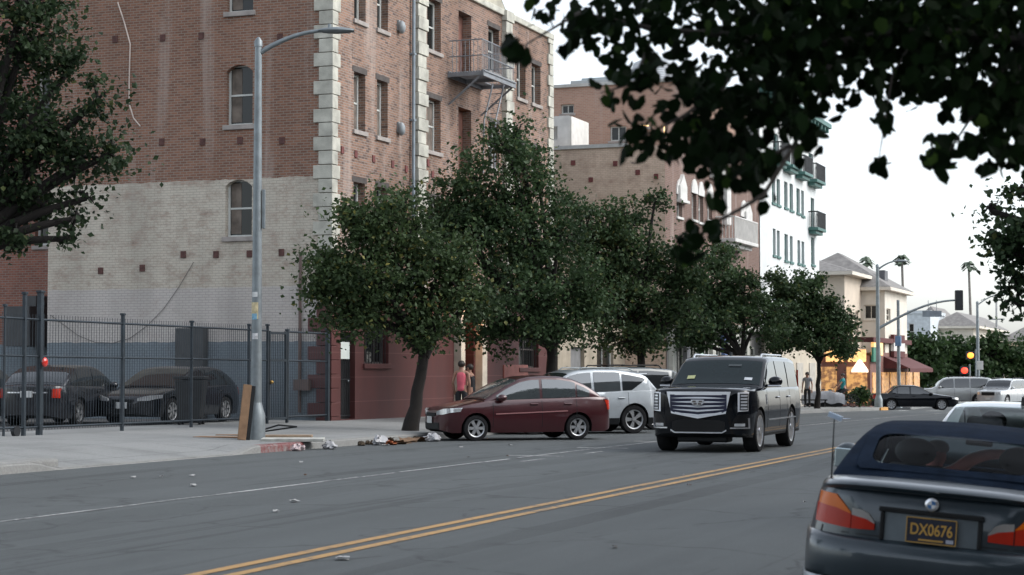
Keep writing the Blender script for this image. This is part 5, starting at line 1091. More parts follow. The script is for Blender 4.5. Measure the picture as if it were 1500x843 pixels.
# white crossover behind it
px_, d_ = near_side(857, 47.0, -112, 1.85)
loc, rz = pose(px_, d_, -112); L = 4.62; f = 2.81 / 2 + .86
c = Car('parked_car', 'white silver crossover wagon parked behind the maroon sedan', 'car', L, 1.85, 2.81, .365, .86, .24,
        [(0, .6), (.03, .75), (.1, .88), (.4, .96), (.95, 1.04), (1.2, 1.08), (2.5, 1.1), (L - .5, 1.1), (L - .1, 1.06), (L - .03, .9), (L, .7)],
        [(0, .5), (.05, .66), (.25, .82), (.7, .92), (1.2, .98), (2.5, 1.03), (3.6, 1.08), (L - .35, 1.1), (L - .03, 1.06), (L, .66)],
        [(1.05, 1.04), (1.3, 1.2), (1.6, 1.4), (1.9, 1.56), (2.15, 1.62), (2.6, 1.655), (3.2, 1.65), (3.6, 1.60), (3.95, 1.535), (4.08, 1.48), (4.28, 1.27), (4.47, 1.09)], [(0, .87), (.25, .93), (.5, .985), (.75, 1), (.95, .97), (1.1, .94), (1.3, .9)], .19, G_K, loc=loc, rz=rz)
c.body(M_silverp, M_blk, .42); c.greenhouse(M_silverp); f = c.front
c.top_pane('windshield', f - 1.86, f - 1.1, .05, M_cg); c.top_pane('rear_window', f - 4.42, f - 4.1, .1, M_cg)
c.side_pane(f - 2.48, f - 1.42, M_acg); c.side_pane(f - 3.3, f - 2.56, M_acg); c.side_pane(f - 4.02, f - 3.36, M_cg, .1, cut=lambda x: (max(0, (f - 3.62 - x)) * .62, 9))
c.wheels(.25, 5, style=1, wd=.23); c.mirrors(f - 1.55, 1.03, M_silverp); c.lines((f - 1.4, f - 2.52, f - 3.5), .45); c.handles((f - 2.3, f - 3.3), .92, M_silverp)
for sd in (1, -1):
    c.end_patch('taillight', *sorted((sd * .55, sd * .9)), .86, 1.05, -1, M_tail); c.end_patch('headlight', *sorted((sd * .45, sd * .88)), .70, .84, 1, M_head); c.end_patch('kidney_grille', *sorted((sd * .04, sd * .3)), .66, .82, 1, M_blk)
    g = MB(); g.tube([(f - 2.2, sd * .62, 1.63), (f - 2.3, sd * .62, 1.69), (f - 3.6, sd * .62, 1.68), (f - 3.75, sd * .62, 1.62)], .018, 6); obj('roof_rail', g, M_galv, c.t)
g = MB(); g.box((f - 4.05, 0, 1.53), (.3, 1.1, .035)); obj('roof_spoiler', g, M_silverp, c.t, bevel=.015); c.end_patch('rear_bumper_insert', -.5, .5, .3, .44, -1, M_galv); c.plate(-1, 0, .85, M_plate)
# dark grey SUV, next along
def suv(label, px, d, az, m, L=4.85, W=1.9, H=1.75, wb=2.85, tr=.37, fo=.9, group=None, glass=None, zoff=None, hood=1.05, rails=True, name='parked_car', trim=None, rack=None):
    loc, rz = pose(px, d, az)
    if zoff is not None: loc = (loc[0], loc[1], zoff)
    h = hood
    c = Car(name, label, 'car', L, W, wb, tr, fo, .26, [(0, .62), (.03, .85 * h), (.1, .95 * h), (.5, 1.0 * h), (1.15, 1.06 * h), (1.4, 1.09 * h), (L - .3, 1.1 * h), (L - .05, 1.06 * h), (L, .7)],
            [(0, .55), (.04, .75 * h), (.2, .9 * h), (.7, .96 * h), (1.3, 1.02 * h), (L - .3, 1.07 * h), (L - .05, 1.0 * h), (L, .66)],
            [(1.22, 1.07 * h), (1.5, 1.27), (1.75, H - .28), (2.0, H - .1), (2.2, H - .035), (2.7, H), (L - 1.2, H), (L - .55, H - .05), (L - .38, H - .12), (L - .22, H - .4), (L - .1, 1.09 * h)], [(0, .88), (.3, .95), (.6, .99), (.8, 1), (1.05, .97), (1.3, .94)], .15, group, loc=loc, rz=rz, p_rear=14, p_front=11)
    c.body(m, trim or M_blk, .34); c.greenhouse(m); f = c.front; gl = glass or M_cg
    c.top_pane('windshield', f - 1.98, f - 1.28, .05, gl); c.top_pane('rear_window', f - L + .13, f - L + .4, .12, gl)
    a = 1.62; n = [a, a + (L - .75 - a) * .33, a + (L - .75 - a) * .66, L - .62]
    for u, v in zip(n, n[1:]): c.side_pane(f - v + .04, f - u - .02, gl, .09)
    c.wheels(tr * .66, 6); c.mirrors(f - 1.7, 1.08 * h, m); c.lines((f - 1.5, f - n[1], f - n[2]), .42); c.handles((f - n[1] + .2, f - n[2] + .2), .95 * h, m)
    for sd in (1, -1):
        c.end_patch('taillight', *sorted((sd * (W / 2 - .28), sd * (W / 2 - .01))), .8 * h, 1.08 * h, -1, M_tail); c.end_patch('headlight', *sorted((sd * (W / 2 - .42), sd * (W / 2 - .02))), .72 * h, .88 * h, 1, M_head)
        if rails: g = MB(); g.tube([(f - 2.3, sd * (W / 2 - .27), H - .04), (f - 2.4, sd * (W / 2 - .27), H + .06), (f - L + .9, sd * (W / 2 - .27), H + .06), (f - L + .8, sd * (W / 2 - .27), H - .04)], .02, 6); obj('roof_rail', g, M_blk, c.t)
    c.end_patch('grille', -.45, .45, .68 * h, .88 * h, 1, M_blk); c.plate(-1, 0, .85, M_plate); c.plate(1, 0, .5, M_plate)
    return c
px_, d_ = near_side(893, 50.6, -112, 1.9)
c = suv('dark grey SUV parked behind the white crossover wagon', px_, d_, -112, paint('grey_green_paint', (.07, .08, .08)), group=G_K, H=1.72)
g = MB()
for k in (0, 1): g.bb(c.front - 2.9 - k, c.front - 2.8 - k, -.75, .75, 1.77, 1.81)
obj('roof_box', g, M_blk, c.t, bevel=.04)
px_, d_ = near_side(925, 55.0, -112, 1.8); sedan('black sedan parked beyond the dark grey SUV', px_, d_, -112, M_blackp, group=G_K)
# cars in the yard
G_Y = 'dark cars in the fenced yard'
zy = walk_z(FAC, 40)
c = sedan('black sedan facing the street behind the fence, beside the trash bin', 250, 47.6, -160, M_navy, 4.75, 1.83, 1.44, 2.72, .325, .93, zy, 7, group=G_Y, metal=.1)
for sd in (1, -1): c.end_patch('turn_lamp', *sorted((sd * .84, sd * .90)), .66, .71, 1, M_amb, .012)
c = sedan('black sedan with red tail lamps facing away behind the fence', 100, 46.3, 9, M_navy, 4.75, 1.83, 1.46, 2.72, .325, .93, zy, 5, group=G_Y)
c.end_patch('chrome_strip', -.5, .5, .80, .83, -1, M_chr, .012)
sedan('black sedan cut off by the left edge, behind the fence', -42, 46.6, 9, M_navy, 4.75, 1.83, 1.44, 2.72, .325, .93, zy, 5, group=G_Y)
# cars at the crossing
zc = road_z(-8, 108) + .004
sedan('black boxy sedan crossing the street at the junction', 1338, 106.5, 93, M_blackp, 5.0, 1.85, 1.42, 2.85, .33, 1.05, zc, 8, name='crossing_car', boxy=1)
M_slv = paint('silver_paint', (.36, .38, .38)); M_slv2 = paint('pale_silver_paint', (.46, .48, .48))
suv('long silver wagon behind the black boxy sedan', 1393, 126, -84, M_slv, 5.55, 2.0, 1.9, 3.3, .38, .95, zoff=-.9, hood=1.1, name='crossing_car')
suv('white wagon cut off by the right edge beyond the silver wagon', 1468, 123, -142, paint('white_paint', (.40, .42, .43), .1), 5.0, 1.95, 1.8, 2.95, .38, .95, zoff=-.9, hood=1.08, name='crossing_car')
c = sedan('red and white sedan stopped by the restaurant corner', 1222, 119, 78, paint('white_paint', (.40, .42, .43), .1), 4.9, 1.85, 1.5, 2.8, .34, 1.0, -.72, 6, name='crossing_car'); f = c.front
for sd in (1, -1): c.side_patch('red_panel', f - 1.9, f - .1, .34, [(f - 1.9, .62), (f - .1, .55)], sd, paint('bright_red_paint', (.45, .03, .02), .1), .008); c.side_patch('red_panel', f - 1.25, f - .12, [(f - 1.25, .6), (f - .12, .53)], [(f - 1.25, .78), (f - .12, .57)], sd, paint('bright_red_paint', (.45, .03, .02), .1), .008)

# ------------------------------------------------------------------ the black SUV coming up the street
loc, rz = pose(1066, 37.9, 180 + 20.4)
L, W, H, wb, tr = 5.2, 2.04, 1.90, 2.95, .415; fo = .95
c = Car('driving_suv', 'large black SUV with chrome barred grille driving up the street', 'car', L, W, wb, tr, fo, .30,
        [(0, .70), (.012, 1.08), (.03, 1.20), (.1, 1.25), (.4, 1.275), (.9, 1.295), (1.35, 1.305), (1.6, 1.31), (L - .3, 1.3), (L - .04, 1.25), (L, .75)],
        [(0, .66), (.012, 1.04), (.04, 1.15), (.25, 1.18), (.8, 1.20), (1.5, 1.21), (L - .25, 1.21), (L - .04, 1.15), (L, .7)],
        [(1.3, 1.27), (1.55, 1.43), (1.8, 1.6), (2.05, 1.77), (2.2, 1.84), (2.4, 1.87), (2.8, 1.885), (L - .9, 1.87), (L - .4, 1.82), (L - .25, 1.72), (L - .1, 1.28)],
        [(0, .9), (.35, .965), (.6, .985), (.8, 1), (1.0, .99), (1.2, .965), (1.4, .94)], .165, loc=loc, rz=rz, p_front=16, p_rear=20, q=.25, arch_off=.06)
c.body(M_blackp, M_blk, .36); c.greenhouse(M_blackp); f = c.front
M_wsg = glass_dark('tinted_windshield', (.010, .017, .019), 1.3)
c.top_pane('windshield', f - 2.06, f - 1.36, .06, M_wsg); c.top_pane('rear_window', f - L + .14, f - L + .24, .12, M_cg)
for u, v in ((1.72, 2.72), (2.8, 3.72), (3.82, 4.72)): c.side_pane(f - v, f - u, M_cg, .1)
c.wheels(.31, 10, M_chr, .28, .01, style=1); c.lines((f - 1.62, f - 2.76, f - 3.76), .45); c.handles((f - 2.55, f - 3.58), 1.05, M_chr)
M_satin = pm('satin_chrome', (.80, .81, .84), .38, .45, .05, 5)
def shield(u, half, zt, zl, zpt): return [(-half, zt), (half, zt), (half * .85, zl), (0, zpt), (-half * .85, zl)]
def front_plate(name, poly, off0, off1, m, parent, bev=.006):
    g = MB().prism(poly, off0, off1, lambda u, v, w: (c.end_x(min(max(u, -.8), .8), v, 1) + w - .35 * max(0, v - .95) * .0, u, v)); return obj(name, g, m, parent, bevel=bev)
xg = c.front - .012
def gp(name, poly, x0, x1, m, parent, bev=.006): g = MB().prism(poly, x0, x1, lambda u, v, w: (xg + w - .055 * (u / .6) ** 2, u, v)); return obj(name, g, m, parent, bevel=bev)
g = MB(); N_ = 24
def ring(out, inn, x0, x1):
    g = MB()
    def res(poly):
        r = []
        for i in range(len(poly)):
            a, b = poly[i], poly[(i + 1) % len(poly)]
            r += [(a[0] + (b[0] - a[0]) * k / 8, a[1] + (b[1] - a[1]) * k / 8) for k in range(8)]
        return r
    A, B = res(out), res(inn); n = len(A); fx_ = lambda p, w: (xg + w - .055 * (p[0] / .6) ** 2, p[0], p[1])
    g.v = [fx_(p, x1) for p in A] + [fx_(p, x1) for p in B] + [fx_(p, x0) for p in A] + [fx_(p, x0) for p in B]
    for i in range(n):
        j = (i + 1) % n; g.f += [(i, j, n + j, n + i), (i, 2 * n + i, 2 * n + j, j), (n + i, n + j, 3 * n + j, 3 * n + i)]
    g.mi = [0] * len(g.f); return g
gr = obj('grille', ring(shield(0, .635, 1.185, .765, .67), shield(0, .565, 1.12, .80, .712), -.03, .05), M_satin, c.t, smooth=40)
M_gdark = pm('grille_dark_blue', (.02, .022, .05), .3, .2)
c.end_patch('grille_back', -.56, .56, [(-.56, .82), (-.47, .78), (0, .70), (.47, .78), (.56, .82)], 1.13, 1, M_gdark, .012, parent=gr)
for k in range(5):
    z = 1.07 - k * .071; hw = .562 - .02 * k; dip = .014 * k; g = MB(); n = 16
    for sd in (1,):
        P0 = [(-hw + 2 * hw * i / n) for i in range(n + 1)]
        g.v = []
        for y in P0:
            zz = z - dip * (1 - abs(y) / hw); x = xg - .055 * (y / .6) ** 2
            g.v += [(x + .020, y, zz + .021), (x + .055, y, zz - .010), (x + .045, y, zz - .021), (x + .005, y, zz - .021), (x + .005, y, zz + .020)]
        for i in range(n):
            for j in range(5): g.f.append((i * 5 + j, i * 5 + (j + 1) % 5, (i + 1) * 5 + (j + 1) % 5, (i + 1) * 5 + j))
        g.mi = [0] * len(g.f)
    obj('grille_bar', g, M_satin, gr, smooth=30)
g = MB().prism([(-.13, 1.03), (.13, 1.03), (.13, .975), (.09, .935), (0, .91), (-.09, .935), (-.13, .975)], .045, .075, lambda u, v, w: (xg + w, u, v)); em = obj('crest_emblem', g, M_chr, c.t, bevel=.008)
g = MB()
for i, (u0, u1, v0, v1) in enumerate(((-.095, -.03, .98, 1.015), (.03, .095, .98, 1.015), (-.075, -.01, .935, .97), (.01, .075, .935, .97))): g.prism([(u0, v0), (u1, v0), (u1, v1), (u0, v1)], .074, .08, lambda u, v, w: (xg + w, u, v))
obj('crest_field', g, pm('emblem_grey', (.16, .14, .13), .3, .5), em)
M_led = pm('led_lens', (.55, .58, .62), .15, .4, .1, 6, coat=1)
for sd in (1, -1):
    ya_, yb_ = sorted((sd * .765, sd * .985)); zl = sorted([(sd * .765, .80), (sd * .985, .82)]); zh = sorted([(sd * .765, 1.17), (sd * .9, 1.18), (sd * .985, 1.19)])
    h = c.end_patch('headlight', ya_, yb_, zl, zh, 1, M_satin, .006)
    c.end_patch('lamp_recess', *sorted((sd * .80, sd * .93)), .83, 1.15, 1, M_blk, .012, parent=h)
    for k in range(5): z = .85 + k * .06; c.end_patch('led_cell', *sorted((sd * .812, sd * .915)), z, z + .034, 1, M_led, .02, 6, 2, .02, parent=h)
    c.end_patch('fog_pocket', *sorted((sd * .66, sd * .96)), sorted([(sd * .66, .5), (sd * .96, .5)]), sorted([(sd * .66, .60), (sd * .75, .74), (sd * .96, .76)]), 1, pm('gloss_black_pocket', (.006, .006, .007), .2), .006)
    c.end_patch('fog_lamp', *sorted((sd * .70, sd * .88)), .52, .575, 1, M_head, .016)
    c.end_patch('chrome_trim', *sorted((sd * .62, sd * .95)), .475, .50, 1, M_chr, .02); c.end_patch('chrome_trim', *sorted((sd * .925, sd * .965)), .50, .68, 1, M_chr, .02)
    g = MB(); g.tube([(f - 2.3, sd * .70, 1.83), (f - 2.45, sd * .70, 1.915), (f - 4.3, sd * .69, 1.905), (f - 4.5, sd * .69, 1.81)], .022, 8); obj('roof_rail', g, pm('bright_roof_rail', (.62, .63, .64), .25, .9), c.t, smooth=50)
    # mirror with chrome cap
    y = c.side_y(f - 1.85, 1.32); g = MB(); g.ell((f - 1.8, sd * (y + .17), 1.37), (.10, .145, .105), 16, 10); g.box((f - 1.8, sd * (y + .04), 1.29), (.09, .16, .05)); mm = obj('mirror', g, M_blackp, c.t, smooth=50)
    g = MB(); g.box((f - 1.75, sd * (y + .16), 1.285), (.12, .26, .035)); obj('chrome_cap', g, M_chr, mm, bevel=.012)
    c.side_patch('chrome_strip', f - 4.3, f - 1.7, .60, .625, sd, M_chr, .008); c.side_patch('vent_trim', f - 1.56, f - 1.50, .92, 1.12, sd, M_chr, .01)
    g = MB(); g.bb(f - 3.75, f - 1.55, sd * .88 - .08, sd * .88 + .08, .32, .37); obj('running_board', g, M_blk, c.t, bevel=.015)
    c.end_patch('taillight', *sorted((sd * .9, sd * 1.0)), .9, 1.6, -1, M_tail)
c.end_patch('lower_intake', -.52, .52, .42, [(-.52, .60), (-.4, .645), (.4, .645), (.52, .60)], 1, M_under, .008)
c.end_patch('intake_trim', -.55, .55, [(-.55, .43), (-.5, .385), (.5, .385), (.55, .43)], [(-.55, .46), (-.5, .41), (.5, .41), (.55, .46)], 1, M_chr, .018)
g = MB(); g.bb(f - .75, f - .3, -.5, .5, .2, .34); obj('skid_plate', g, M_blk, c.t, bevel=.03)
g = MB(); g.prism([(-.09, 0), (.09, 0), (.03, .075), (-.07, .05)], -.02, .02, lambda u, v, w: (f - 2.7 + u, w, 1.9 + v)); obj('antenna_fin', g, M_blk, c.t)
def on_glass(name, x, y0, y1, hgt, m):
    g = MB(); us = [y0, (y0 + y1) / 2, y1]; g.grid(lambda y, v: (x - v + .012, y, c.top_z(x - v, y) + .016), us, [0, hgt / 2, hgt]); obj(name, g, m, c.t)
on_glass('yellow_pass', f - 1.50, -.62, -.46, .1, pm('yellow_card', (.38, .40, .2), .7)); on_glass('white_pass', f - 1.47, .56, .72, .08, pm('white_card', (.5, .52, .55), .7)); on_glass('mirror_shadow', f - 1.86, .15, .42, .06, pm('painted_shadow_grey', (.04, .05, .055), .7))  # last patch paints the mirror's shadow on the windshield as a dark grey
g = MB(); g.bb(f - 1.42, f - 1.36, -.75, .75, 1.30, 1.33); obj('wiper_cowl', g, M_blk, c.t, bevel=.01)

# ------------------------------------------------------------------ convertible in the foreground, seen from behind
M_slate = pm('slate_blue_paint', (.030, .044, .055), .3, .35, .08, 2.5, 0, .6); M_top = pm('dark_soft_top', (.010, .018, .034), .9, 0, .25, 9, .3, 0, .08)
L, W, wb, tr, fo = 4.49, 1.757, 2.725, .32, .79
az = 20.84 + .0
xr0, yr0 = -1.715, 11.62                                      # rear bumper centre
zc_ = road_z(-1.64, 12.5); cen = (xr0, yr0 + (L / 2 - (fo + wb / 2 - L / 2) * 0) - 0, zc_)
rearx = fo + wb / 2 - L
c = Car('convertible_car', 'slate blue convertible with dark soft top and DX0676 plate parked at right', 'car', L, W, wb, tr, fo, .2,
        [(0, .5), (.03, .62), (.1, .7), (.5, .79), (1.1, .87), (1.5, .93), (1.7, .95), (2.6, .96), (3.3, .985), (3.6, 1.01), (3.9, 1.05), (4.1, 1.048), (4.3, 1.03), (4.41, 1.01), (4.45, .965), (4.476, .82), (4.485, .68), (L, .6)],
        [(0, .45), (.05, .56), (.3, .68), (.8, .76), (1.5, .86), (2.5, .9), (3.5, .925), (4.1, .945), (4.3, .95), (4.44, .94), (4.472, .80), (4.483, .66), (L, .56)],
        [(1.42, .92), (1.7, 1.08), (2.0, 1.25), (2.2, 1.335), (2.4, 1.365), (2.8, 1.375), (3.1, 1.36), (3.3, 1.325), (3.45, 1.28), (3.65, 1.19), (3.82, 1.10), (3.92, 1.02), (3.96, .99)],
        [(0, .86), (.2, .93), (.4, .975), (.55, 1.0), (.66, .985), (.72, .97), (.9, .93), (1.05, .89)], .36, p_rear=11, q=.30, loc=(xr0, yr0 - rearx, zc_), rz=R(90), roll=0)
c.t.rotation_euler = Euler((R(-4.4), 0, R(90)), 'XYZ').to_matrix().to_euler()
c.t.rotation_euler = (Matrix.Rotation(R(90), 3, 'Z') @ Matrix.Rotation(R(4.4), 3, 'X')).to_euler()
f = c.front
c.body(M_slate, M_blk, .22); RW = (f - 3.83, f - 3.41, .54)
c.greenhouse(M_top, [RW, (f - 2.15, f - 1.55, .58)], 'soft_top', [(f - 3.2, f - 1.85)])
c.top_pane('rear_window', RW[0] - .01, RW[1] + .01, 0, M_clr, .004, .8); c.top_pane('windshield', f - 2.16, f - 1.54, .05, M_clr, .004)
# welt round the rear window with rounded corners
g = MB(); pts = []
n = 8; yw, x0, x1, r_ = .515, RW[0] + .015, RW[1] - .015, .1
rr_ = []
for cx0, cy0, a0 in ((x1 - r_, yw - r_, 0), (x0 + r_, yw - r_, 90), (x0 + r_, -yw + r_, 180), (x1 - r_, -yw + r_, 270)):
    for k in range(n + 1): a = R(a0 + 90 * k / n); rr_.append((cx0 + r_ * math.cos(a), cy0 + r_ * math.sin(a)))
out = [(min(max(p[0] + (p[0] - (x0 + x1) / 2) * .35, RW[0] - .03), RW[1] + .03), min(max(p[1] * 1.2, -.6), .6)) for p in rr_]
m_ = len(rr_)
for i in range(m_):
    j = (i + 1) % m_; q = [out[i], out[j], rr_[j], rr_[i]]; g.add([(u - .004, v, c.top_z(u, v) + .014) for u, v in q], [(0, 1, 2, 3)])
obj('window_welt', g, M_top, c.roofo, smooth=50)
c.side_pane(f - 3.2, f - 1.85, M_clr, .05, .0)
c.wheels(.22, 5, style=1, inset=.02); c.lines((f - 1.62, f - 2.9), .3); c.handles((f - 2.7,), .82, M_slate)
M_mg = pm('mirror_face', (.62, .72, .74), .06, .9, .05)
c.mirrors(f - 1.95, .98, M_slate, (.09, .24, .19), M_mg, .12)
# rear: lamps, plate recess, plate, lip, emblem, bumper
for sd in (1, -1):
    a_, b_ = sorted((sd * .50, sd * .868)); zl = sorted([(sd * .50, .745), (sd * .868, .765)]); zm = sorted([(sd * .50, .835), (sd * .60, .862), (sd * .868, .885)]); zh = sorted([(sd * .50, .84), (sd * .56, .90), (sd * .61, .945), (sd * .8, .95), (sd * .868, .935)])
    t_ = c.end_patch('taillight', a_, b_, zl, zm, -1, M_tail, .010, 16, 5); c.end_patch('amber_lens', a_, b_, zm, zh, -1, M_amb, .010, 16, 4, parent=t_)
    a_, b_ = sorted((sd * .345, sd * .492)); zl = sorted([(sd * .345, .752), (sd * .492, .745)]); zm = sorted([(sd * .345, .79), (sd * .40, .815), (sd * .492, .83)]); zh = sorted([(sd * .345, .80), (sd * .385, .85), (sd * .43, .868), (sd * .492, .872)])
    t2 = c.end_patch('inner_taillight', a_, b_, zl, zm, -1, M_tail, .016, 12, 3); c.end_patch('reverse_lens', a_, b_, zm, zh, -1, pm('clear_lens', (.26, .25, .24), .3, .1), .016, 12, 3, parent=t2)
    c.end_patch('bumper_reflector', *sorted((sd * .55, sd * .78)), .44, .475, -1, M_tail, .02, 10, 2)
rec = c.end_patch('plate_recess', -.285, .285, .70, .875, -1, pm('recess_paint', (.16, .19, .21), .35, .4), .008)
g = MB(); xq = c.end_x(0, .8, -1) - .02
g.bb(xq - .012, xq + .015, -.32, .32, .875, .905); g.bb(xq - .005, xq + .015, -.31, -.285, .70, .875); g.bb(xq - .005, xq + .015, .285, .31, .70, .875); obj('recess_frame', g, M_blk, rec, bevel=.006)
M_pbl = pm('plate_dark_blue', (.010, .014, .032), .45, 0, .15, 10); M_pye = pm('plate_yellow', (.52, .30, .06), .5, 0, .12, 10)
xp = xq - .022
g = MB(); g.box((xp, -.01, .785), (.012, .305, .155)); lp = obj('licence_plate', g, M_pbl, c.t, bevel=.004); lp['label'] = 'dark blue plate with yellow characters DX0676'
MT = lambda y, z, tilt=0: Matrix.Translation((xp - .008, y, z)) @ Matrix(((0, 0, -1, 0), (-1, 0, 0, 0), (0, 1, 0, 0), (0, 0, 0, 1)))
text_on('plate_characters', 'DX0676', .088, MT(-.01, .788) @ Matrix.Diagonal((.86, 1.12, 1, 1)), M_pye, lp)
g = MB()
for z in (.861, .709): g.box((xp - .007, -.01, z), (.004, .30, .005))
for y in (-.161, .141): g.box((xp - .007, y, .785), (.004, .005, .155))
g.box((xp - .007, -.01, .727), (.004, .15, .010)); obj('plate_border', g, M_pye, lp)
g = MB(); g.box((xp - .0075, -.125, .73), (.004, .045, .022)); obj('plate_sticker', g, pm('plate_sticker', (.4, .42, .5), .6), lp)
g = MB(); g.lathe([(0, 0), (.041, .0), (.041, -.012), (.036, -.016), (0, -.016)], (xq + .006, 0, .945), 24, 'x'); em = obj('round_emblem', g, M_chr, c.t, smooth=40)
for k in range(4):
    g = MB(); a0 = math.pi / 2 * k; p = [(0, 0)] + [(.026 * math.cos(a0 + math.pi / 2 * i / 8), .026 * math.sin(a0 + math.pi / 2 * i / 8)) for i in range(9)]
    g.prism(p, -.0185, -.0165, lambda u, v, w: (xq + .006 + w, u, .945 + v)); obj('emblem_quarter', g, pm('emblem_blue', (.04, .14, .32), .3) if k % 2 else pm('emblem_white', (.6, .6, .6), .3), em)
g = MB(); us = list(np.linspace(-.80, .80, 25))
g.grid(lambda y, i: (c.end_x(y, .95, -1) + [.30, .12, .0, -.016, .0, .03][i] + .0, y, [1.066, 1.056, 1.040, 1.026, 1.004, .995][i] - .05 * (abs(y) / .8) ** 4), us, [0, 1, 2, 3, 4, 5]); obj('trunk_lip', g, M_slate, c.t, smooth=50)
g = MB(); us = list(np.linspace(-.862, .862, 31))
def bump(y, i):
    off, z = [(.02, .70), (-.03, .695), (-.07, .665), (-.085, .60), (-.08, .50), (-.07, .44), (-.03, .42)][i]; return (c.end_x(y * .995, .62, -1) + off, y, z)
g.grid(bump, us, list(range(7))); bo = obj('rear_bumper', g, M_slate, c.t, smooth=50)
g = MB(); g.grid(lambda y, i: (c.end_x(y * .995, .62, -1) + [-.085, -.10, -.085][i], y, [.43, .41, .385][i]), us, [0, 1, 2]); obj('bumper_strip', g, pm('pale_strip', (.3, .33, .36), .35, .3), bo, smooth=50)
c.end_patch('lower_valance', -.8, .8, .22, .41, -1, M_blk, .03)
xs_ = c.rear + .30; g = MB(); g.tube([(xs_, .69, .98), (xs_, .692, 1.03), (xs_ - .0, .70, 1.42)], [.012, .0055, .0035], 6); an = obj('antenna', g, M_blk, c.t)
g = MB(); g.box((xs_ - .02, .69, 1.425), (.04, .09, .03), 0, Euler((.3, 0, 0))); obj('antenna_flag', g, pm('pale_blue_flag', (.45, .55, .68), .7), an)
for sd in (1, -1): c.side_patch('seam', f - 4.35, f - 4.34, .5, .74, sd, M_blk, .0015, 2, 4, .01)
c.end_patch('trunk_seam', -.56, .56, .712, .718, -1, M_blk, .002, 10, 1, .01)
text_on('model_badge', 'E 46 Ci', .05, MT(-.52, .905), pm('badge_dark', (.03, .03, .035), .4, .4), c.t) if False else None
# inside: seats, head rests, dash
M_seat = pm('dark_seat', (.03, .03, .033), .75, 0, .2, 6); g = MB()
for sd in (1, -1):
    g = MB(); g.box((f - 2.75, sd * .36, .78), (.18, .46, .6), 0, Euler((0, -.22, 0))); g.box((f - 2.48, sd * .36, .5), (.55, .46, .16)); se = obj('seat', g, M_seat, c.t, bevel=.06); g = MB(); g.ell((f - 2.86, sd * .36, 1.17), (.06, .15, .10)); obj('head_rest', g, M_seat, se, smooth=60)
g = MB(); g.bb(f - 1.95, f - 1.6, -.66, .66, .7, .93); obj('dashboard', g, M_seat, c.t, bevel=.05); g = MB(); g.bb(f - 3.6, f - 3.1, -.6, .6, .5, .9); obj('rear_bench', g, M_seat, c.t, bevel=.05)
g = MB(); g.box((f - 2.05, .02, 1.24), (.03, .2, .06)); obj('inside_mirror', g, M_blk, c.t, bevel=.015)
CONV = c
# silver car ahead of it
loc = (-1.86, 17.7 - (2.7 / 2 + .85 - 4.5) , road_z(-1.7, 19)); L = 4.5
c = Car('parked_car', 'pale silver sedan with shark fin antenna parked ahead of the convertible', 'car', L, 1.77, 2.7, .32, .85, .2,
        [(0, .52), (.05, .66), (.25, .77), (.6, .84), (1.05, .92), (1.3, .97), (3.3, 1.02), (4.0, 1.06), (4.3, 1.05), (4.44, 1.0), (4.48, .75), (L, .6)],
        [(0, .45), (.05, .58), (.3, .7), (.8, .8), (1.5, .9), (3.0, .95), (4.2, .96), (4.42, .9), (4.47, .7), (L, .56)],
        [(1.1, .95), (1.4, 1.12), (1.75, 1.27), (2.05, 1.365), (2.3, 1.40), (2.7, 1.41), (3.0, 1.40), (3.3, 1.35), (3.6, 1.27), (3.85, 1.14), (4.02, 1.03)], KZ, .24, loc=loc, rz=R(90), roll=0)
c.t.rotation_euler = (Matrix.Rotation(R(90), 3, 'Z') @ Matrix.Rotation(R(3), 3, 'X')).to_euler(); f = c.front
c.body(M_slv2, M_blk, .2); c.greenhouse(M_slv2, [(f - 3.92, f - 3.22, .56), (f - 2.0, f - 1.3, .58)]); c.top_pane('rear_window', f - 3.95, f - 3.2, .06, M_clr); c.top_pane('windshield', f - 2.02, f - 1.25, .05, M_clr)
c.side_pane(f - 2.5, f - 1.45, M_cg); c.side_pane(f - 3.4, f - 2.57, M_cg); c.wheels(.21, 6); c.mirrors(f - 1.5, .95, M_slv2); c.lines((f - 1.3, f - 2.53), .3)
for sd in (1, -1):
    c.end_patch('taillight', *sorted((sd * .55, sd * .87)), .78, .96, -1, M_tail); g = MB(); g.box((f - 3.2, sd * .36, 1.1), (.1, .36, .36)); obj('rear_seat', g, M_seat, c.t, bevel=.06)
    g = MB(); g.ell((f - 2.45, sd * .36, 1.22), (.06, .14, .1)); obj('head_rest', g, M_seat, c.t, smooth=60)
g = MB(); g.prism([(-.10, 0), (.10, 0), (.02, .085), (-.07, .06)], -.03, .03, lambda u, v, w: (f - 3.02 - u * .9, w, 1.41 + v)); obj('antenna_fin', g, M_blk, c.t); c.plate(-1, 0, .82, M_plate)
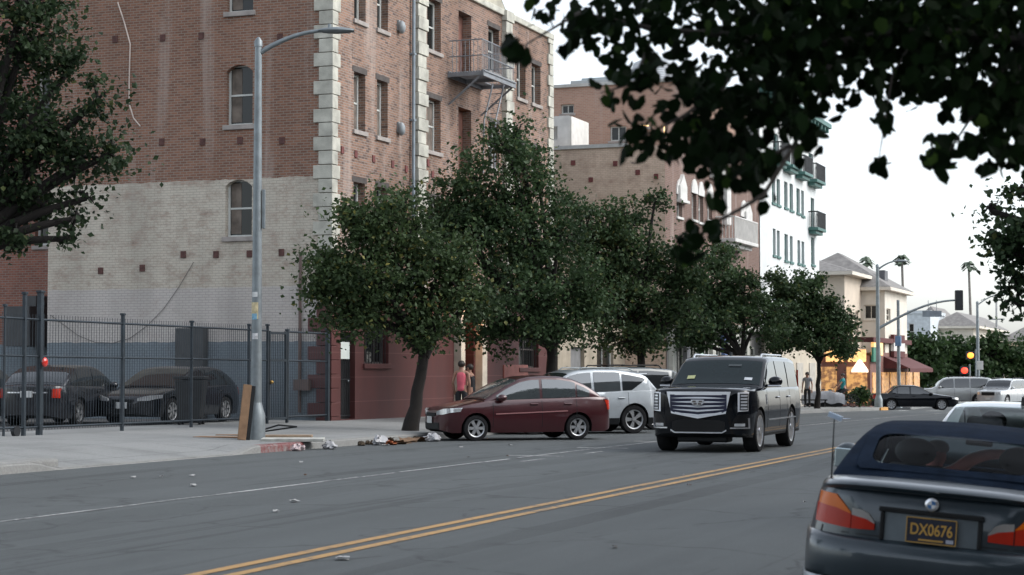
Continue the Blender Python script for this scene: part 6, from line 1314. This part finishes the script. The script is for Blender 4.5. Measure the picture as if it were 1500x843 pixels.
# ------------------------------------------------------------------ people
M_skin = pm('skin', (.30, .16, .11), .55, 0, .08, 9); M_hair = pm('dark_hair', (.02, .014, .010), .6, 0, .3, 20); M_pink = pm('coral_pink_cloth', (.55, .105, .14), .8, 0, .15, 8)
M_black = pm('black_cloth', (.012, .012, .014), .85, 0, .25, 9); M_teal = pm('teal_cloth', (.02, .20, .21), .8, 0, .15, 8); M_greyc = pm('grey_cloth', (.22, .23, .25), .8, 0, .15, 8); M_shoe = pm('dark_shoe', (.02, .02, .02), .6)
def skin(name, chains, mat_, parent, sub=2):
    """chains: lists of (x, y, z, r); chains that start on the same spot join there"""
    me = bpy.data.meshes.new(name); vs = []; rs = []; es = []; key = {}
    for ch in chains:
        prev = None
        for x, y, z, r in ch:
            k = (round(x, 4), round(y, 4), round(z, 4))
            if k not in key: key[k] = len(vs); vs.append((x, y, z)); rs.append(r)
            if prev is not None: es.append((prev, key[k]))
            prev = key[k]
    me.from_pydata(vs, es, []); o = bpy.data.objects.new(name, me); COL.objects.link(o)
    m = o.modifiers.new('skin', 'SKIN'); m.use_smooth_shade = True; o.modifiers.new('sub', 'SUBSURF').levels = sub; o.modifiers['sub'].render_levels = sub
    for i, r in enumerate(rs):
        sv = me.skin_vertices[0].data[i]; sv.radius = (r, r) if not isinstance(r, tuple) else r; sv.use_root = (i == 0)
    dg = bpy.context.evaluated_depsgraph_get(); dg.update(); m2 = bpy.data.meshes.new_from_object(o.evaluated_get(dg)); bpy.data.objects.remove(o)
    m2.materials.clear(); m2.materials.append(mat_); m2.shade_smooth(); o = bpy.data.objects.new(name, m2); COL.objects.link(o); o.parent = parent; return o
def hand(ch, w, d, s):                   # palm and five short finger chains; w wrist, d unit direction
    w, d = Vector(w), Vector(d).normalized(); a = d.cross(Vector((0, 0, 1))); a = a.normalized() if a.length > .05 else Vector((1, 0, 0)); p = w + d * .085 * s
    ch.append([(*w, .024 * s), (*p, .030 * s)])
    for i, (o_, l) in enumerate(((-.028, .062), (-.009, .075), (.010, .07), (.028, .055))): b = p + a * o_ * s + d * .03 * s; e = b + d * l * .6 * s; t = e + (d + Vector((0, 0, -.3))) * l * .4 * s; ch.append([(*p, .030 * s), (*b, .010 * s), (*e, .009 * s), (*t, .007 * s)])
    b = w + d * .03 * s + a * .035 * s; ch.append([(*p, .030 * s), (*b, .011 * s), (*(b + (d + a * .8) * .04 * s), .009 * s)])
def person(label, loc, rz, h, top, legs, hair_len=.1, arms=None, lean=(0, 0), sit=None, head_turn=0, sleeve=False, legs_pose=None, group=None, feet=True):
    t = thing('person', label, 'person', loc, rz, group); s = h / 1.7
    V = lambda x, y, z, r: (x * s + lean[0] * z, y * s + lean[1] * z, z * s, r * s)
    hz = .93; base = 0
    hip = V(0, 0, hz, .125); ch = [[hip, V(0, .005, 1.08, .115), V(0, .01, 1.24, .135), V(0, 0, 1.38, .115), V(0, -.005, 1.46, .055), V(0, -.015, 1.53, .062), V(0, -.02, 1.60, .088), V(0, -.01, 1.66, .07)]]
    lp = legs_pose or {}
    L_ = {}
    for sd in (1, -1):
        hp, kn, an, to = lp.get(sd, ((.09 * sd, 0, .88), (.10 * sd, -.02, .49), (.10 * sd, .02, .085), (.12 * sd, -.15, .035)))
        L_[sd] = [V(*hp, .088), V(*((hp[i] + kn[i]) / 2 for i in range(3)), .075), V(*kn, .055), V(*((kn[i] * .6 + an[i] * .4) for i in range(3)), .054), V(*an, .036)]
        ch.append([hip] + L_[sd] + [V(*to, .036)])
    A_ = {}
    for sd in (1, -1):
        sh_, el, wr = (arms or {}).get(sd, ((.175 * sd, 0, 1.39), (.23 * sd, .03, 1.11), (.235 * sd, -.06, .87)))
        A_[sd] = [V(.10 * sd, 0, 1.40, .07), V(*sh_, .055), V(*((sh_[i] + el[i]) / 2 for i in range(3)), .043), V(*el, .037), V(*((el[i] + wr[i]) / 2 for i in range(3)), .034), V(*wr, .024)]
        ch.append([V(0, 0, 1.38, .115)] + A_[sd]); w_ = Vector(A_[sd][-1][:3]); e_ = Vector(A_[sd][-3][:3]); hand(ch, w_, w_ - e_, s)
    body = skin('body', ch, M_skin, t)
    hx, hy, hz_ = V(0, -.02, 1.60, 0)[:3]
    g = MB(); g.ell((hx, hy - .088 * s, hz_ - .01 * s), (.016 * s, .022 * s, .02 * s), 8, 6); 
    for sd in (1, -1): g.ell((hx + sd * .088 * s, hy, hz_ - .005), (.014 * s, .024 * s, .034 * s), 8, 6)
    obj('face_features', g, M_skin, t, smooth=60)
    g = MB()
    for sd in (1, -1): g.ell((hx + sd * .033 * s, hy - .082 * s, hz_ + .012 * s), (.012 * s, .008 * s, .007 * s), 8, 6)
    g.ell((hx, hy - .08 * s, hz_ - .05 * s), (.022 * s, .008 * s, .005 * s), 8, 5); obj('eyes_and_mouth', g, M_hair, t, smooth=60)
    g = MB(); g.ell((hx, hy + .022 * s, hz_ + .03 * s), (.100 * s, .108 * s, .098 * s), 16, 10)
    if hair_len > .15: g.ell((hx, hy + .085 * s, hz_ - hair_len * .4 * s), (.075 * s, .045 * s, hair_len * .6 * s), 12, 8)
    obj('hair', g, M_hair, t, smooth=60)
    def grow(c, e): return [(x, y, z, r + e * s) for x, y, z, r in c]
    tor = [V(0, 0, .86, .14), V(0, 0, .97, .142), V(0, .005, 1.10, .127), V(0, .01, 1.24, .147), V(0, 0, 1.36, .13), V(0, -.002, 1.40, .09)]
    cl = [tor]
    if sleeve:
        for sd in (1, -1): cl.append([V(0, 0, 1.36, .13)] + grow(A_[sd][:3] if sleeve == 1 else A_[sd][:5], .014))
    else:
        for sd in (1, -1): cl.append([V(0, 0, 1.36, .13), V(.09 * sd, 0, 1.41, .05)])
    skin('top', cl, top, t)
    hip2 = V(0, 0, hz + .02, .135); skin('trousers', [[hip2, V(0, 0, 1.0, .125)]] + [[hip2] + grow(L_[sd], .014) for sd in (1, -1)], legs, t)
    g = MB()
    for sd in (1, -1):
        an = L_[sd][-1]; to = lp.get(sd, (0, 0, 0, (.12 * sd, -.15, .035)))[3]; to = V(*to, 0); dx, dy = to[0] - an[0], to[1] - an[1]; l = math.hypot(dx, dy) or 1; ang = math.atan2(dy, dx); c0 = (an[0] + dx * .35, an[1] + dy * .35, min(an[2], to[2] + .03) - .02 * s); g.ell(c0, (.135 * s, .052 * s, .055 * s), 12, 7, Euler((0, 0, ang)))
    obj('shoes', g, M_shoe, t, smooth=60); return t
def stand(px, d): x, y = P(px, d); return (x, y, walk_z(x, y))
# local -y is forward; heading az right of the view axis -> rz
def face(az): return R(YAW - az + 180)
p1 = stand(676, 50.0)
person('woman in a coral pink tank top and black leggings, back turned, by the entrance', p1, face(10), 1.68, M_pink, M_black, .12, {1: ((.175, 0, 1.39), (.235, .03, 1.12), (.22, -.12, .92)), -1: ((-.175, 0, 1.39), (-.24, .04, 1.11), (-.20, -.03, .87))})
p2 = stand(693, 50.6)
person('person in black with bare arms beside the woman in pink', p2, face(-70), 1.60, M_black, M_black, .1, {1: ((.175, 0, 1.37), (.2, -.05, 1.10), (.15, -.22, .95)), -1: ((-.175, 0, 1.37), (-.22, -.02, 1.10), (-.17, -.14, .90))}, lean=(0, -.06))
x, y = P(1182, 92.5); person('standing person in grey shirt and black trousers by the pale wall', (x, y, walk_z(x, y)), face(200), 1.75, M_greyc, M_black, .08, sleeve=1)
# cyclist
xb, yb = P(1234, 97); zb_ = walk_z(xb, yb)
def bicycle(label, loc, rz, m, group=None):
    t = thing('bicycle', label, 'bicycle', loc, rz, group)
    for yw in (.52, -.52):
        g = MB(); n = 26; pts = [(0, yw + .33 * math.cos(2 * math.pi * k / n), .34 + .33 * math.sin(2 * math.pi * k / n)) for k in range(n + 1)]; g.tube(pts, .02, 6); w_ = obj('wheel', g, M_tyre, t); g = MB()
        for k in range(8): a = math.pi * k / 8; g.tube([(0, yw + .31 * math.cos(a), .34 + .31 * math.sin(a)), (0, yw - .31 * math.cos(a), .34 - .31 * math.sin(a))], .003, 4)
        obj('spokes', g, M_galv, w_)
    g = MB(); A, B, C, D, E_ = (0, .52, .34), (0, .1, .3), (0, .22, .82), (0, -.36, .86), (0, -.52, .34)
    for a, b in ((A, B), (A, C), (B, C), (B, D), (C, D)): g.tube([a, b], .017, 6)
    g.tube([(0, -.34, .95), D, E_], .018, 6); obj('frame', g, m, t); g = MB(); g.tube([(-.26, -.28, 1.0), (-.1, -.36, 1.0), (.1, -.36, 1.0), (.26, -.28, 1.0)], .014, 6); obj('handlebar', g, M_blk, t)
    g = MB(); g.ell((0, .25, .9), (.07, .13, .035)); g.tube([(0, .22, .8), (0, .25, .9)], .014, 6); obj('saddle', g, M_blk, t, smooth=60)
    g = MB(); g.lathe([(0, -.01), (.09, -.01), (.09, .01), (0, .01)], (.03, .1, .3), 14, 'x'); g.box((.08, .1, .16), (.1, .06, .02)); g.box((-.08, .1, .44), (.1, .06, .02)); obj('crank', g, M_galv, t); return t
rzb = face(-95); bicycle('bicycle under the rider in teal', (xb, yb, zb_), rzb, M_blk)
lp = {1: ((.08, .1, .88), (.09, -.2, .66), (.09, .02, .24), (.10, -.1, .19)), -1: ((-.08, .1, .88), (-.09, -.24, .82), (-.09, -.02, .48), (-.10, -.13, .44))}
ar = {1: ((.17, -.02, 1.37), (.22, -.2, 1.16), (.24, -.34, 1.02)), -1: ((-.17, -.02, 1.37), (-.22, -.2, 1.16), (-.24, -.34, 1.02))}
tc = person('cyclist in a teal shirt riding along the far pavement', (xb, yb, zb_ + .04), rzb, 1.72, M_teal, M_black, .08, ar, sleeve=1, legs_pose=lp)
for i, (px, d, a, lab) in enumerate(((1212, 97.5, 75, 'parked bicycle left of the rider in teal'), (1222, 98.6, 100, 'parked bicycle behind the rider in teal'))): x, y = P(px, d); bicycle(lab, (x, y, walk_z(x, y)), face(a), [M_galv, pm('red_frame', (.3, .03, .03), .4)][i], 'bicycles at the far corner')
# driver of the convertible, seen through the rear window
Rm = CONV.t.matrix_basis.copy(); Rm.translation = CONV.t.location
f = CONV.front
dt = thing('person', 'driver inside the convertible stretching a bare arm to the right', 'person', CONV.t.location); dt.rotation_euler = CONV.t.rotation_euler
sx = f - 2.55
dch = [[(sx - .02, .30, .62, .13), (sx - .04, .29, .85, .14), (sx - .05, .27, .98, .10), (sx - .05, .27, 1.04, .052), (sx - .05, .26, 1.10, .072), (sx - .04, .25, 1.15, .082), (sx - .03, .25, 1.19, .062)],
       [(sx - .05, .27, .98, .10), (sx - .03, .12, 1.03, .06), (sx - .02, .02, 1.13, .05), (sx + .04, -.10, 1.18, .042), (sx + .08, -.22, 1.19, .036), (sx + .1, -.28, 1.19, .028)],
       [(sx - .05, .27, .98, .10), (sx - .03, .44, .98, .06), (sx + .15, .5, .86, .044), (sx + .38, .44, .93, .034)],
       [(sx - .02, .30, .62, .13), (sx + .2, .38, .55, .09), (sx + .5, .40, .60, .07)], [(sx - .02, .30, .62, .13), (sx + .2, .20, .55, .09), (sx + .5, .2, .60, .07)]]
hand(dch, (sx + .1, -.28, 1.19), (.1, -.9, -.1), 1.0); hand(dch, (sx + .38, .44, .93), (.5, -.2, .3), 1.0)
M_skin2 = pm('ruddy_skin', (.75, .27, .24), .5, 0, .08, 9)
skin('body', dch, M_skin2, dt); g = MB(); g.ell((sx - .03, .25, 1.20), (.085, .085, .055), 14, 9); obj('hair', g, pm('grey_hair', (.12, .10, .09), .7), dt, smooth=60)
skin('top', [[(sx - .02, .30, .60, .14), (sx - .04, .29, .85, .152), (sx - .05, .27, .96, .115)], [(sx - .05, .27, .96, .115), (sx - .03, .14, .985, .07)], [(sx - .05, .27, .96, .115), (sx - .03, .42, .975, .07)]], M_black, dt)

# ------------------------------------------------------------------ small things on the pavement and in the gutter
M_wood = pm('weathered_plywood', (.20, .12, .068), .85, 0, .25, 5); M_wood2 = pm('pale_board', (.28, .205, .14), .85, 0, .2, 5); M_foam = pm('dirty_white_foam', (.36, .36, .33), .9, 0, .25, 5); M_bin = pm('black_bin_plastic', (.018, .019, .02), .55, 0, .25, 6)
x, y = P(359, 37.2); z = walk_z(x, y); t = thing('wooden_board', 'brown board leaning upright against the street lamp', 'board', (x, y, z), R(40)); g = MB(); g.box((0, 0, .56), (.17, .05, 1.12), 0, Euler((-.08, .12, 0))); obj('plank', g, M_wood, t, bevel=.006); g = MB(); g.box((.08, .07, .55), (.2, .03, 1.1), 0, Euler((-.08, .12, 0))); obj('dark_backing', g, M_blk, t, bevel=.004)
def flat(name, label, px, py_d, sz, rz, m, cat, dz=0, tilt=(0, 0)):
    x, y = P(px, py_d); o = obj(name, MB().box((0, 0, sz[2] / 2), sz), m, bevel=.008); o.location = (x, y, walk_z(x, y) + dz); o.rotation_euler = (tilt[0], tilt[1], rz); return tag(o, label, cat)
flat('plywood_sheet', 'thin plywood sheet lying flat left of the leaning board', 322, 38.2, (1.0, .42, .02), R(10), M_wood, 'board')
flat('plywood_sheet', 'small scrap of wood behind the leaning board', 338, 39.3, (.6, .2, .02), R(24), M_wood, 'board')
flat('pale_plank', 'pale thick board lying right of the street lamp', 421, 38.0, (1.05, .3, .09), R(22), M_wood2, 'board')
M_foamo = flat('foam_sheet', 'dirty white foam sheet hanging over the kerb by the lamp', 430, 37.0, (1.25, .36, .06), R(22), M_foam, 'foam sheet', .01, (.05, 0))
x, y = P(406, 40.5); t = thing('broken_frame', 'collapsed black metal frame on the pavement behind the lamp', 'metal frame', (x, y, walk_z(x, y))); g = MB()
for a, b in (((-.6, .1, .02), (.1, -.1, .2)), ((-.5, -.15, .02), (.45, .1, .16)), ((.1, -.1, .2), (.45, .1, .16)), ((-.6, .1, .02), (-.5, -.15, .02))): g.tube([a, b], .02, 6)
obj('frame', g, M_blk, t)
x, y = P(281, 45.3); z = walk_z(x, y); t = thing('trash_bin', 'black wheeled trash bin behind the fence', 'trash bin', (x, y, z), R(20)); g = MB()
g.add([(-.26, -.3, .12), (.26, -.3, .12), (.26, .3, .12), (-.26, .3, .12), (-.34, -.38, 1.1), (.34, -.38, 1.1), (.34, .38, 1.1), (-.34, .38, 1.1)], [(3, 2, 1, 0), (4, 5, 6, 7), (0, 1, 5, 4), (1, 2, 6, 5), (2, 3, 7, 6), (3, 0, 4, 7)]); obj('bin_body', g, M_bin, t, bevel=.03)
g = MB(); g.box((0, 0, 1.15), (.74, .82, .07)); g.tube([(-.3, .44, 1.1), (.3, .44, 1.1)], .025, 6); obj('lid', g, M_bin, t, bevel=.03)
for sx_ in (-.25, .25):
    for sy in (-.22, .22): g = MB(); g.lathe([(0, -.03), (.09, -.03), (.09, .03), (0, .03)], (sx_, sy, .09), 14, 'x'); obj('wheel', g, M_tyre, t)
# litter
rng = random.Random(8)
def crumple(r, m, seed):
    q = random.Random(seed); g = MB()
    if m in (M_card, M_orl):
        for k in range(2): g.grid(lambda u, v: (u * r + k * r * .4, v * r * .7, r * (.12 + .35 * k) + r * .35 * abs(u) * q.random() + v * r * .2), [-1, -.2, .6, 1], [-1, .1, 1])
        return g
    g.ell((0, 0, r * .42), (r, r * .8, r * .46), 14, 9); g.v = [(a * (1 + q.uniform(-.35, .35)), b * (1 + q.uniform(-.35, .35)), max(.0, c * (1 + q.uniform(-.4, .5)))) for a, b, c in g.v]; return g
M_bag = pm('white_plastic_bag', (.40, .40, .41), .5, 0, .15, 9); M_card = pm('torn_brown_card', (.15, .09, .05), .85, 0, .3, 9); M_pap = pm('white_paper', (.38, .38, .37), .8, 0, .15, 9); M_orl = pm('orange_wrapper', (.3, .085, .025), .6, 0, .2, 9)
def lit(name, label, px, d, r, m, cat, group, seed, X=None):
    x, y = P(px, d); g = crumple(r, m, seed); o = obj(name, g, m, smooth=25); o.location = (x, y, (road_z(x, y) if x > KERB else walk_z(x, y)) - .004); o.rotation_euler = (0, 0, seed); return tag(o, label, cat, group)
GX = lambda px, X: onX(px, X)[1]
lit('plastic_bag', 'white plastic bag in the gutter under the front of the maroon sedan', 634, GX(634, -16.4), .19, M_bag, 'bag', 'bags in the gutter', 1)
lit('plastic_bag', 'grey white plastic bag in the gutter left of the torn cardboard', 556, GX(556, -16.6), .19, M_bag, 'bag', 'bags in the gutter', 2)
lit('plastic_bag', 'small white bag alone in the gutter by the foam sheet', 483, GX(483, -16.6), .15, M_bag, 'bag', 'bags in the gutter', 3)
lit('plastic_bag', 'pinkish white bag against the kerb right of the red paint', 437, GX(437, -16.8), .13, pm('pinkish_bag', (.5, .4, .4), .6), 'bag', 'bags in the gutter', 4)
for i in range(14):
    px = 575 + rng.uniform(-12, 48); lit('torn_cardboard', 'scraps of torn brown cardboard in the gutter before the maroon sedan', px, GX(px, rng.uniform(-16.9, -16.3)), rng.uniform(.08, .17), M_card if i % 4 else M_orl, 'cardboard', 'cardboard scraps in the gutter', 10 + i)
for i in range(9):
    px = 520 + rng.uniform(0, 100); lit('dry_leaf_heap', 'small dark clumps of leaf litter along the gutter', px, GX(px, rng.uniform(-17, -16.7)), rng.uniform(.05, .11), pm('leaf_litter', (.05, .035, .02), .9), 'leaf litter', 'leaf litter along the gutter', 40 + i)
def paper(px, py, d=None, s=.13, label='white paper scraps lying on the roadway', group='paper scraps on the road', m=None):
    h = lambda d: zat(py, d) - road_z(*P(px, d))
    lo, hi = 8, 110
    for _ in range(50):
        mid = (lo + hi) / 2
        if h(mid) > 0: lo = mid
        else: hi = mid
    x, y = P(px, lo); q = random.Random(px); g = MB(); n = 7; g.grid(lambda u, v: (u * s * .6 * q.uniform(.8, 1.2), v * s * .45, .012 + .02 * q.random()), [-1, -.4, .3, 1], [-1, 0, 1]); g.grid(lambda u, v: (u * s * .55, v * s * .4, .004), [-1, 1], [-1, 1]); o = obj('paper_scrap', g, m or M_pap, smooth=20); o.location = (x, y, road_z(x, y) + .004); o.rotation_euler = (0, 0, px); tag(o, label, 'paper', group)
for px, py, s in ((503, 819, .1), (433, 735, .1), (406, 750, .06), (197, 700, .08), (238, 699, .06), (284, 698, .08), (285, 712, .09), (442, 678, .07), (566, 653, .12), (675, 656, .08), (1177, 737, .03), (748, 653, .1), (1000, 697, .0001 + .02), (1160, 604, .3), (1185, 602, .35), (1215, 604, .22)): paper(px, py, None, s)
paper(1237, 614, None, .30, 'blue and white wrapper lying on the road beyond the SUV', None, pm('blue_white_wrapper', (.34, .42, .58), .6, 0, .25, 6))
for px, py in ((900, 802), (1009, 712), (744, 669), (448, 697), (686, 671)): paper(px, py, None, .05, 'dark dry leaves lying on the roadway', 'dry leaves on the road', pm('dry_leaf', (.06, .03, .015), .9))
# broken kerb block at the left of the driveway, low bush and stuff at the far corner
x, y = P(18, 28.6); o = obj('concrete_block', MB().box((0, 0, .03), (1.9, .5, .2)), M_kerbc, bevel=.05); o.location = (x, y, road_z(x, y) + .04); o.rotation_euler = (0, 0, R(90 + 1)); tag(o, 'worn pale kerb end piece at the left of the driveway', 'kerb block')
x, y = P(1258, 99.5); tree('low green bush on the pavement at the far corner', x, y, walk_z(x, y), .3, .05, [(x, y, walk_z(x, y) + .55, .75, .75, .5)], 900, .2, LMD, 60, None, 'low_bush', clump=.15, cat='bush')
for i, (px, d, sz, m, lab) in enumerate(((1205, 96, (2.2, .7, .8), M_greyc, 'long low grey tarpaulin covered load on the far pavement'), (1188, 95, (1.6, .5, .35), M_blk, 'low dark bench by the farthest tree trunk'))):
    x, y = P(px, d); t = thing('covered_load' if i == 0 else 'low_bench', lab, 'covered load' if i == 0 else 'bench', (x, y, walk_z(x, y)), R(15)); g = MB()
    if i == 0: g.grid(lambda u, v: (u * sz[0] / 2, v * sz[1] / 2, sz[2] * (1 - .75 * abs(v) ** 3) * (1 - .25 * abs(u) ** 3) + .05 * math.sin(u * 9 + v * 5)), [k / 8 - 1 for k in range(17)], [k / 4 - 1 for k in range(9)]); obj('tarpaulin', g, m, t, smooth=40); g = MB(); g.box((0, 0, .16), (sz[0] * .9, sz[1] * .8, .3)); obj('trolley', g, M_blk, t)
    else: g.box((0, 0, .36), (1.6, .5, .06)); obj('seat', g, m, t, bevel=.01); [obj('leg', MB().box((q, 0, .17), (.06, .4, .33)), m, t) for q in (-.7, .7)]
